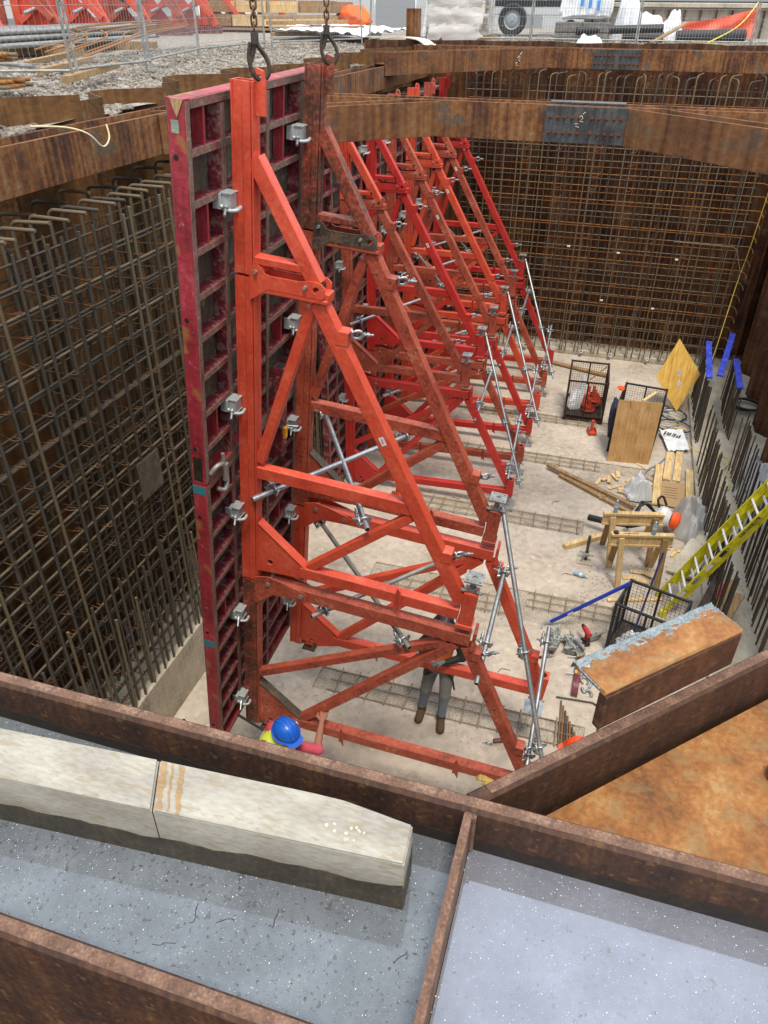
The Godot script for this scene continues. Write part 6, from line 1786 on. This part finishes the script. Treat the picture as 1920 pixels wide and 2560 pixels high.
	# orange tarpaulin hung on a wall
	var tz := -30.6
	var tp := part(self, "tarpaulin", m_grid(60, 30, func(u, v):
		var x: float = lerpf(-1.1, 3.0, u)
		var sag: float = 0.40 * sin(PI * pow(u, 0.9))
		var top: float = G + 0.88 - sag
		var y: float = lerpf(top, G + 0.06, v)
		return Vector3(x, y, tz + 0.10 * sin(u * 15.0 + v * 6.0) * (0.3 + v) + 0.05 * sin(u * 41.0)), 0.01), "tarp_orange")
	tag(tp, "sagging orange tarpaulin hung along the back wall", "tarpaulin")
	var rw := thing("retaining_wall", "pale ribbed retaining wall behind the orange tarpaulin", "wall")
	part(rw, "wall", m_box(Vector3(2.0, G + 0.4, -32.2), Vector3(9.0, 0.9, 0.3), 0.02), "concrete_wall")
	for i in 18:
		part(rw, "rib", m_box(Vector3(-2.2 + i * 0.5, G + 0.4, -31.98), Vector3(0.06, 0.78, 0.12), 0.01), "dark_steel")
	part(rw, "coping", m_box(Vector3(2.0, G + 0.92, -32.0), Vector3(9.0, 0.14, 0.5), 0.02), "concrete_wall")
	var dk := thing("dark_hoarding", "black hoarding above the pale ribbed wall", "hoarding")
	part(dk, "panel", m_box(Vector3(2.0, G + 2.2, -33.0), Vector3(12.0, 2.4, 0.1), 0.01), "black")
	part(dk, "rail", m_box(Vector3(2.0, G + 1.08, -32.9), Vector3(12.0, 0.1, 0.1), 0.01), "grey_paint")
	# pipes
	for q in [[Vector3(0.5, G + 0.16, -26.4), Vector3(2.4, G + 0.2, -27.2), 0.16, "fat black pipe lying before the orange tarpaulin"], [Vector3(-2.1, G + 0.3, -24.95), Vector3(0.15, G + 0.38, -25.5), 0.1, "slim black pipe lying across the grey blocks"], [Vector3(-0.9, G + 0.14, -25.9), Vector3(0.2, G + 0.14, -26.0), 0.16, "short fat black pipe behind the white bags"]]:
		var o := part(self, "black_pipe", m_tube(q[0], q[1], q[2], 16), "black")
		tag(o, q[3], "pipe", "black pipes")
	for q in [[Vector3(-0.1, G + 0.05, -24.9), Vector3(0.75, G + 0.5, -26.0), "wood_brown", "timber prop leaning on the fat black pipe"], [Vector3(0.9, G + 0.12, -23.4), Vector3(2.0, G + 0.05, -23.2), "wood_brown", "brown plank lying at the foot of the far fence"], [Vector3(-1.2, G + 0.03, -22.9), Vector3(2.4, G + 0.03, -22.8), "wood_pale", "long pale plank along the far sheet pile top"]]:
		plank("loose_board", q[3], "board", q[0], q[1], 0.12, 0.05, q[2])
	var rl := []
	for j in 44:
		var an := j * 0.5
		rl.append(Vector3(3.25 + 0.02 * sin(j * 1.7), G + 0.65 + sin(an) * (0.6 - 0.008 * j), -24.1 + 0.15 * sin(j * 0.9)) + Vector3(cos(an) * (0.6 - 0.008 * j), 0, 0))
	cord("cable_coil", "grey cable coil standing at the right edge beyond the pit", "cable", rl, 0.035, "rubber")
	cord("yellow_hose", "yellow hose dropping at the right edge beyond the pit", "hose", [Vector3(2.55, G + 1.0, -23.7), Vector3(2.6, G + 0.6, -23.4), Vector3(2.85, G + 0.2, -22.9), Vector3(3.3, G + 0.05, -22.4)], 0.035, "yellow_line")
	cord("yellow_rope", "thin yellow rope tied to the orange tarpaulin", "rope", [Vector3(1.3, G + 0.1, -24.2), Vector3(2.1, G + 0.5, -25.5), Vector3(2.8, G + 1.2, -28.5)], 0.015, "yellow_line")
	cord("white_rope", "thin pale rope looped over the left wale beam", "rope", [Vector3(-4.78, 6.56, -6.75), Vector3(-4.74, 6.45, -6.70), Vector3(-4.72, 6.40, -6.55), Vector3(-4.76, 6.52, -6.42), Vector3(-4.9, 6.58, -6.3), Vector3(-5.1, 6.6, -6.1)], 0.008, "rope")

func m_sweep_flat(pts: Array, w: float) -> ArrayMesh:
	var q := MB.new()
	for i in pts.size() - 1:
		var a: Vector3 = pts[i]
		var b: Vector3 = pts[i + 1]
		q.bar(a, b + (b - a).normalized() * 0.01, w, 0.02, Vector3.UP if absf((b - a).normalized().y) < 0.8 else Vector3.BACK, 0.0)
	return q.mesh()

# ---------------------------------------------------------------- people: one skin from blended tapered bones
func figure(bones: Array, cell: float, k: float) -> ArrayMesh:
	# bones: [a, b, ra, rb, colour(linear)]
	var lo := Vector3.ONE * 1e9
	var hi := -lo
	for q in bones:
		for e in [[q[0], q[2]], [q[1], q[3]]]:
			lo = lo.min(e[0] - Vector3.ONE * (e[1] + k + cell * 2))
			hi = hi.max(e[0] + Vector3.ONE * (e[1] + k + cell * 2))
	var nx := int((hi.x - lo.x) / cell) + 2
	var ny := int((hi.y - lo.y) / cell) + 2
	var nz := int((hi.z - lo.z) / cell) + 2
	var F := PackedFloat32Array(); F.resize(nx * ny * nz); F.fill(1.0)
	var B := PackedFloat32Array(); B.resize(nx * ny * nz); B.fill(1e9)
	var W := PackedByteArray(); W.resize(nx * ny * nz)
	for bi in bones.size():
		var a: Vector3 = bones[bi][0]
		var b: Vector3 = bones[bi][1]
		var ra: float = bones[bi][2]
		var rb: float = bones[bi][3]
		var m := maxf(ra, rb) + k + cell * 2
		var l := ((a.min(b) - Vector3.ONE * m - lo) / cell).max(Vector3.ZERO)
		var h := ((a.max(b) + Vector3.ONE * m - lo) / cell).min(Vector3(nx - 1, ny - 1, nz - 1))
		var ab := b - a
		var den := maxf(ab.dot(ab), 1e-9)
		for z in range(int(l.z), int(h.z) + 1):
			for y in range(int(l.y), int(h.y) + 1):
				var row := (z * ny + y) * nx
				for x in range(int(l.x), int(h.x) + 1):
					var p := lo + Vector3(x, y, z) * cell
					var t := clampf((p - a).dot(ab) / den, 0.0, 1.0)
					var d := (p - a - ab * t).length() - lerpf(ra, rb, t)
					var i := row + x
					var f := F[i]
					var hh := maxf(k - absf(f - d), 0.0) / k
					F[i] = minf(f, d) - hh * hh * k * 0.25
					if d < B[i]:
						B[i] = d; W[i] = bi
	var q := MB.new()
	var id := PackedInt32Array(); id.resize(nx * ny * nz); id.fill(-1)
	var sx := 1
	var sy := nx
	var sz := nx * ny
	for z in nz - 1:
		for y in ny - 1:
			for x in nx - 1:
				var i := z * sz + y * sy + x
				if F[i] > cell * 2.0 and F[i] < 0.99 or F[i] == 1.0:
					continue
				var s := Vector3.ZERO
				var n := 0
				for e in [[0, sx, Vector3(0, 0, 0), Vector3(1, 0, 0)], [0, sy, Vector3(0, 0, 0), Vector3(0, 1, 0)], [0, sz, Vector3(0, 0, 0), Vector3(0, 0, 1)], [sx, sx + sy, Vector3(1, 0, 0), Vector3(0, 1, 0)], [sx, sx + sz, Vector3(1, 0, 0), Vector3(0, 0, 1)], [sy, sy + sx, Vector3(0, 1, 0), Vector3(1, 0, 0)], [sy, sy + sz, Vector3(0, 1, 0), Vector3(0, 0, 1)], [sz, sz + sx, Vector3(0, 0, 1), Vector3(1, 0, 0)], [sz, sz + sy, Vector3(0, 0, 1), Vector3(0, 1, 0)], [sx + sy, sx + sy + sz, Vector3(1, 1, 0), Vector3(0, 0, 1)], [sx + sz, sx + sy + sz, Vector3(1, 0, 1), Vector3(0, 1, 0)], [sy + sz, sx + sy + sz, Vector3(0, 1, 1), Vector3(1, 0, 0)]]:
					var fa := F[i + e[0]]
					var fb2 := F[i + e[1]]
					if (fa < 0.0) != (fb2 < 0.0):
						s += e[2] + e[3] * (fa / (fa - fb2))
						n += 1
				if n > 0:
					var g := Vector3(F[i + sx] - F[i], F[i + sy] - F[i], F[i + sz] - F[i])
					id[i] = q.vert(lo + (Vector3(x, y, z) + s / n) * cell, g.normalized())
					q.col.append(bones[W[i]][4])
	for z in range(1, nz - 1):
		for y in range(1, ny - 1):
			for x in range(1, nx - 1):
				var i := z * sz + y * sy + x
				var f := F[i] < 0.0
				for e in [[sx, sy, sz], [sy, sz, sx], [sz, sx, sy]]:
					if f != (F[i + e[0]] < 0.0):
						var a := id[i]
						var b := id[i - e[1]]
						var c := id[i - e[1] - e[2]]
						var d := id[i - e[2]]
						if a >= 0 and b >= 0 and c >= 0 and d >= 0:
							q.tri(a, b, c); q.tri(a, c, d)
	# smooth normals from the faces
	var N := PackedVector3Array(); N.resize(q.v.size())
	for t in range(0, q.ix.size(), 3):
		var nn := (q.v[q.ix[t + 2]] - q.v[q.ix[t]]).cross(q.v[q.ix[t + 1]] - q.v[q.ix[t]])
		for j in 3:
			N[q.ix[t + j]] += nn
	for i in N.size():
		if N[i].length() > 0.0:
			q.n[i] = N[i].normalized()
	return q.mesh()

func hand_bones(w: Vector3, dir: Vector3, palm: Vector3, thumb_side: Vector3, curl: float, c: Color) -> Array:
	# palm from the wrist, four fingers curling towards palm normal, a thumb from the palm's side
	var out := []
	var d := dir.normalized()
	var s := thumb_side.normalized()
	var p := palm.normalized()
	out.append([w, w + d * 0.085 + s * 0.02, 0.026, 0.022, c])
	out.append([w, w + d * 0.08 - s * 0.022, 0.026, 0.02, c])
	for i in 4:
		var o := w + d * 0.09 + s * (0.033 - 0.022 * i)
		var L: float = [0.072, 0.08, 0.074, 0.058][i]
		var d1 := (d + p * curl * 0.6).normalized()
		var d2 := (d + p * curl * 2.0).normalized()
		var m := o + d1 * L * 0.5
		out.append([o - d * 0.02, m, 0.0105, 0.0098, c])
		out.append([m, m + d2 * L * 0.5, 0.0098, 0.008, c])
	var t0 := w + d * 0.03 + s * 0.03
	var t1 := t0 + (s + d * 0.7 + p * 0.3).normalized() * 0.042
	out.append([t0, t1, 0.014, 0.0115, c])
	out.append([t1, t1 + (d + p * curl).normalized() * 0.034, 0.0115, 0.009, c])
	return out

func helmet(o: Node3D, c: Vector3, up: Vector3, fwd: Vector3, mat: String) -> void:
	var y := up.normalized()
	var z := (fwd - y * fwd.dot(y)).normalized()
	var b := Basis(y.cross(z), y, z)
	var q := MB.new()
	var prof := []
	for j in 9:
		var an := j / 8.0 * PI * 0.5
		prof.append(Vector2(cos(an) * 0.132, sin(an) * 0.125))
	q.lathe(Vector3.ZERO, Vector3.UP, [Vector2(0.125, -0.015), Vector2(0.145, -0.02), Vector2(0.147, -0.012), Vector2(0.132, 0.0)], 28)
	var nseg := 28
	# smooth dome, a little longer front to back
	var base := q.v.size()
	for j in prof.size():
		for i in nseg + 1:
			var an := TAU * i / nseg
			var d := Vector3(cos(an) * prof[j].x * 0.92, prof[j].y, sin(an) * prof[j].x * 1.1)
			q.vert(d, Vector3(d.x / 0.014, d.y / 0.0156, d.z / 0.02).normalized())
	for j in prof.size() - 1:
		for i in nseg:
			var a := base + j * (nseg + 1) + i
			q.tri(a, a + 1, a + nseg + 2); q.tri(a, a + nseg + 2, a + nseg + 1)
	var h := part(o, "hard_hat", q.mesh(), mat, Transform3D(b, c))
	part(h, "peak", m_plate(PackedVector2Array([Vector2(-0.1, 0.09), Vector2(0.1, 0.09), Vector2(0.085, 0.165), Vector2(0.04, 0.195), Vector2(-0.04, 0.195), Vector2(-0.085, 0.165)]), 0.008, Vector3(0, -0.014, 0), Vector3.RIGHT, Vector3.BACK), mat)
	for s in [-0.045, 0.0, 0.045]:
		var rl := []
		for j in 11:
			var an := lerpf(0.35, PI - 0.35, j / 10.0)
			rl.append(Vector3(s, sin(an) * 0.1265 * sqrt(1.0 - s * s / 0.0148), cos(an) * 0.146))
		part(h, "ridge", m_sweep(rl, 0.006, 6), mat)
	part(h, "emblem", m_lathe(Vector3(0.112, 0.05, 0.02), Vector3(0.9, 0.42, 0.1), [Vector2(0.022, 0), Vector2(0.022, 0.006), Vector2(0, 0.007)], 14), "white_plastic")

func head_bones(c: Vector3, up: Vector3, fwd: Vector3, skin: Color, hair: Color) -> Array:
	var u := up.normalized()
	var f := (fwd - u * fwd.dot(u)).normalized()
	var r := u.cross(f)
	return [[c + u * 0.02 - f * 0.015, c + u * 0.05 - f * 0.02, 0.085, 0.08, hair], [c + f * 0.03, c - u * 0.075 + f * 0.045, 0.07, 0.042, skin],
		[c + f * 0.10 - u * 0.005, c + f * 0.112 - u * 0.04, 0.010, 0.015, skin], [c + r * 0.078 - u * 0.01, c + r * 0.08 - u * 0.045, 0.017, 0.011, skin], [c - r * 0.078 - u * 0.01, c - r * 0.08 - u * 0.045, 0.017, 0.011, skin],
		[c + r * 0.032 + f * 0.088 + u * 0.015, c + r * 0.04 + f * 0.086 + u * 0.015, 0.011, 0.010, hair], [c - r * 0.032 + f * 0.088 + u * 0.015, c - r * 0.04 + f * 0.086 + u * 0.015, 0.011, 0.010, hair],
		[c + f * 0.088 - u * 0.072 - r * 0.02, c + f * 0.088 - u * 0.072 + r * 0.02, 0.009, 0.009, Color(0.22, 0.07, 0.06)]]

func boot(ankle: Vector3, toe: Vector3, c: Color) -> Array:
	var g := Vector3(ankle.x, 0.045, ankle.z)
	var t := Vector3(toe.x, 0.045, toe.z)
	var back := (g - t).normalized()
	return [[ankle, g + back * 0.03, 0.055, 0.05, c], [g, t, 0.05, 0.045, c], [g.lerp(t, 0.5), t, 0.046, 0.046, c]]

func build_people() -> void:
	var skin := Color(0.32, 0.14, 0.085)
	var hair := Color(0.02, 0.015, 0.012)
	var lime := Color(0.52, 0.62, 0.06)
	var silver := Color(0.55, 0.55, 0.55)
	var red := Color(0.45, 0.05, 0.06)
	var pink := Color(0.55, 0.08, 0.12)
	var jean := Color(0.15, 0.16, 0.155)
	var jean_d := Color(0.17, 0.22, 0.28)
	var brown := Color(0.10, 0.06, 0.035)
	var black := Color(0.012, 0.012, 0.014)
	var tan := Color(0.42, 0.28, 0.07)
	# worker with the blue helmet, bent to the frame
	var o := thing("person", "worker in a blue helmet and lime vest gripping the near frame", "person", "site workers")
	var pel := Vector3(-2.62, 0.95, -4.36)
	var ch := Vector3(-2.46, 1.36, -4.38)
	var nk := Vector3(-2.38, 1.50, -4.39)
	var hd := Vector3(-2.31, 1.585, -4.40)
	var b := []
	b += [[pel, Vector3(-2.54, 1.15, -4.37), 0.15, 0.14, jean], [Vector3(-2.55, 1.12, -4.37), ch, 0.14, 0.15, lime], [ch + Vector3(0, 0.02, -0.14), ch + Vector3(0.0, 0.02, 0.14), 0.085, 0.085, lime], [ch + Vector3(-0.05, 0.1, -0.13), ch + Vector3(-0.1, -0.1, -0.1), 0.07, 0.07, red], [ch + Vector3(-0.05, 0.1, 0.11), ch + Vector3(-0.1, -0.1, 0.09), 0.06, 0.06, red], [ch, nk, 0.07, 0.055, skin], [ch + Vector3(0.06, 0.08, -0.02), ch + Vector3(0.09, -0.02, -0.02), 0.06, 0.06, silver]]
	b += head_bones(hd, Vector3(0.25, 0.95, 0.05), Vector3(0.85, -0.3, 0.4), skin, hair)
	# right arm up to the brace, left arm forward to the chord
	b += [[ch + Vector3(0.02, 0.03, -0.17), Vector3(-2.30, 1.26, -4.58), 0.065, 0.058, pink], [Vector3(-2.22, 1.30, -4.50), Vector3(-2.06, 1.18, -4.60), 0.056, 0.052, pink], [Vector3(-2.08, 1.18, -4.60), Vector3(-2.13, 1.27, -4.88), 0.046, 0.031, skin]]
	b += [[ch + Vector3(0.03, 0.02, 0.18), Vector3(-2.32, 1.14, -4.12), 0.062, 0.05, pink], [Vector3(-2.32, 1.14, -4.12), Vector3(-2.1, 1.1, -4.2), 0.044, 0.032, skin]]
	b += [[pel + Vector3(0.02, -0.02, -0.1), Vector3(-2.45, 0.5, -4.5), 0.095, 0.068, jean], [Vector3(-2.45, 0.5, -4.5), Vector3(-2.62, 0.12, -4.52), 0.066, 0.05, jean], [pel + Vector3(0.02, -0.02, 0.1), Vector3(-2.5, 0.5, -4.24), 0.095, 0.068, jean], [Vector3(-2.5, 0.5, -4.24), Vector3(-2.72, 0.12, -4.22), 0.066, 0.05, jean]]
	b += boot(Vector3(-2.62, 0.12, -4.52), Vector3(-2.46, 0, -4.55), brown)
	b += boot(Vector3(-2.72, 0.12, -4.22), Vector3(-2.56, 0, -4.2), brown)
	var body := part(o, "body", figure(b, 0.016, 0.03), "figure")
	part(body, "hand", figure(hand_bones(Vector3(-2.13, 1.27, -4.87), Vector3(0.0, 0.55, -0.8), Vector3(-0.1, -0.3, -0.9), Vector3(-0.9, 0.2, 0.2), 1.0, skin), 0.004, 0.008), "figure")
	part(body, "hand", figure(hand_bones(Vector3(-2.1, 1.1, -4.2), Vector3(0.9, 0.1, -0.3), Vector3(0.2, -0.8, -0.2), Vector3(0.2, 0.4, -0.8), 0.8, skin), 0.004, 0.008), "figure")
	helmet(o, hd + Vector3(0.005, 0.035, 0.0), Vector3(0.28, 0.94, 0.1), Vector3(0.85, -0.3, 0.4), "blue_helmet")
	# strap loops of the vest
	for s in [0.06, -0.08]:
		part(o, "reflective_band", m_sweep(smooth_path([ch + Vector3(0.12, -0.04, s), ch + Vector3(0.06, 0.115, s * 1.2), ch + Vector3(-0.07, 0.12, s * 1.4), ch + Vector3(-0.165, -0.02, s)]), 0.014, 6), "silver_band")
		part(o, "vest_edge", m_sweep(smooth_path([ch + Vector3(0.125, -0.04, s * 1.5), ch + Vector3(0.06, 0.11, s * 1.75), ch + Vector3(-0.08, 0.115, s * 1.9), ch + Vector3(-0.165, -0.02, s * 1.6)]), 0.012, 6), "hi_vis_orange")
	# worker in jeans behind the second frame's lower chord
	o = thing("person", "worker in jeans and brown boots holding the second frame's bottom chord", "person", "site workers")
	pel = Vector3(-1.20, 0.94, -6.40)
	ch = Vector3(-1.17, 1.36, -6.38)
	b = []
	b += [[pel + Vector3(-0.06, 0, 0), pel + Vector3(0.06, 0, 0), 0.13, 0.13, jean], [pel + Vector3(0, 0.08, 0), ch, 0.125, 0.145, Color(0.65, 0.16, 0.03)], [ch + Vector3(-0.15, 0.03, 0), ch + Vector3(0.15, 0.03, 0), 0.085, 0.085, black], [ch, ch + Vector3(0, 0.16, 0.02), 0.07, 0.055, skin], [pel + Vector3(-0.09, 0.0, 0.06), pel + Vector3(-0.13, -0.16, 0.04), 0.06, 0.06, black]]
	b += head_bones(ch + Vector3(0.0, 0.25, 0.03), Vector3.UP, Vector3(0.1, -0.5, 1), skin, hair)
	b += [[ch + Vector3(0.18, 0.0, 0), Vector3(-0.93, 1.18, -6.33), 0.06, 0.05, black], [Vector3(-0.93, 1.18, -6.33), Vector3(-1.12, 1.16, -6.2), 0.046, 0.036, black], [ch + Vector3(-0.18, 0.0, 0), Vector3(-1.47, 1.2, -6.36), 0.06, 0.05, black], [Vector3(-1.47, 1.2, -6.36), Vector3(-1.36, 1.2, -6.2), 0.046, 0.036, black]]
	b += [[pel + Vector3(-0.09, -0.04, 0), Vector3(-1.345, 0.52, -6.34), 0.098, 0.068, jean], [Vector3(-1.345, 0.52, -6.34), Vector3(-1.40, 0.14, -6.40), 0.066, 0.052, jean_d], [pel + Vector3(0.09, -0.04, 0), Vector3(-1.10, 0.52, -6.30), 0.098, 0.068, jean], [Vector3(-1.10, 0.52, -6.30), Vector3(-1.13, 0.14, -6.32), 0.066, 0.052, jean_d]]
	b += boot(Vector3(-1.40, 0.14, -6.40), Vector3(-1.40, 0, -6.24), brown)
	b += boot(Vector3(-1.13, 0.14, -6.32), Vector3(-1.10, 0, -6.16), brown)
	body = part(o, "body", figure(b, 0.016, 0.03), "figure")
	part(body, "glove", figure(hand_bones(Vector3(-1.12, 1.17, -6.2), Vector3(-0.8, 0.0, 0.35), Vector3(0, -0.8, 0.3), Vector3(0.2, 0.3, 0.9), 0.9, Color(0.12, 0.12, 0.13)), 0.004, 0.008), "figure")
	part(body, "glove", figure(hand_bones(Vector3(-1.36, 1.21, -6.2), Vector3(0.8, 0.05, 0.4), Vector3(0, -0.8, 0.3), Vector3(0.2, 0.3, 0.9), 0.9, Color(0.12, 0.12, 0.13)), 0.004, 0.008), "figure")
	helmet(o, ch + Vector3(0.0, 0.30, 0.03), Vector3.UP, Vector3(0.1, -0.3, 1), "black")
	for s in [-0.17, 0.17]:
		part(o, "harness_strap", m_sweep(smooth_path([pel + Vector3(s * 0.6, 0.0, 0.13), pel + Vector3(s, -0.14, 0.08), pel + Vector3(s * 1.05, -0.28, 0.02), pel + Vector3(s * 1.2, -0.34, 0.06)]), 0.012, 6), "black")
	# worker by the near beam: orange helmet and yellow glove
	o = thing("person", "worker in an orange helmet reaching a yellow glove to the bottom chord", "person", "site workers")
	pel = Vector3(0.540, 0.950, -5.000)
	ch = Vector3(0.480, 1.380, -4.990)
	b = []
	b += [[pel, ch, 0.14, 0.15, lime], [ch + Vector3(-0.06, 0.03, 0.15), ch + Vector3(0.05, 0.03, -0.15), 0.085, 0.085, lime], [ch, ch + Vector3(-0.02, 0.15, 0), 0.07, 0.055, skin]]
	b += head_bones(ch + Vector3(-0.03, 0.235, 0.0), Vector3(-0.1, 1, 0), Vector3(-1, -0.2, 0.3), skin, hair)
	b += [[ch + Vector3(-0.06, 0.0, 0.18), Vector3(0.200, 1.200, -4.730), 0.062, 0.05, black], [Vector3(0.200, 1.200, -4.730), Vector3(-0.28, 1.17, -4.74), 0.048, 0.036, black], [ch + Vector3(0.05, 0.0, -0.18), Vector3(0.470, 1.080, -5.250), 0.062, 0.05, black], [Vector3(0.470, 1.080, -5.250), Vector3(0.320, 1.000, -5.100), 0.046, 0.036, black]]
	b += [[pel + Vector3(0, -0.04, 0.09), Vector3(0.520, 0.500, -4.870), 0.098, 0.068, jean], [Vector3(0.520, 0.500, -4.870), Vector3(0.560, 0.140, -4.870), 0.066, 0.052, jean], [pel + Vector3(0, -0.04, -0.09), Vector3(0.520, 0.500, -5.110), 0.098, 0.068, jean], [Vector3(0.520, 0.500, -5.110), Vector3(0.560, 0.140, -5.130), 0.066, 0.052, jean]]
	b += boot(Vector3(0.560, 0.140, -4.870), Vector3(0.400, 0.000, -4.870), brown)
	b += boot(Vector3(0.560, 0.140, -5.130), Vector3(0.400, 0.000, -5.150), brown)
	body = part(o, "body", figure(b, 0.02, 0.03), "figure")
	part(body, "glove", figure(hand_bones(Vector3(-0.30, 1.19, -4.74), Vector3(-0.85, 0.25, 0.0), Vector3(-0.3, -0.9, -0.2), Vector3(0.1, 0.3, 0.9), 0.9, tan), 0.004, 0.009), "figure")
	part(body, "glove", figure(hand_bones(Vector3(0.320, 1.000, -5.100), Vector3(-0.8, -0.2, 0.3), Vector3(0, -0.9, 0), Vector3(0, 0.2, 0.9), 0.8, tan), 0.005, 0.009), "figure")
	helmet(o, ch + Vector3(-0.03, 0.285, 0.0), Vector3(-0.1, 1, 0), Vector3(-1, -0.1, 0.3), "orange_helmet")
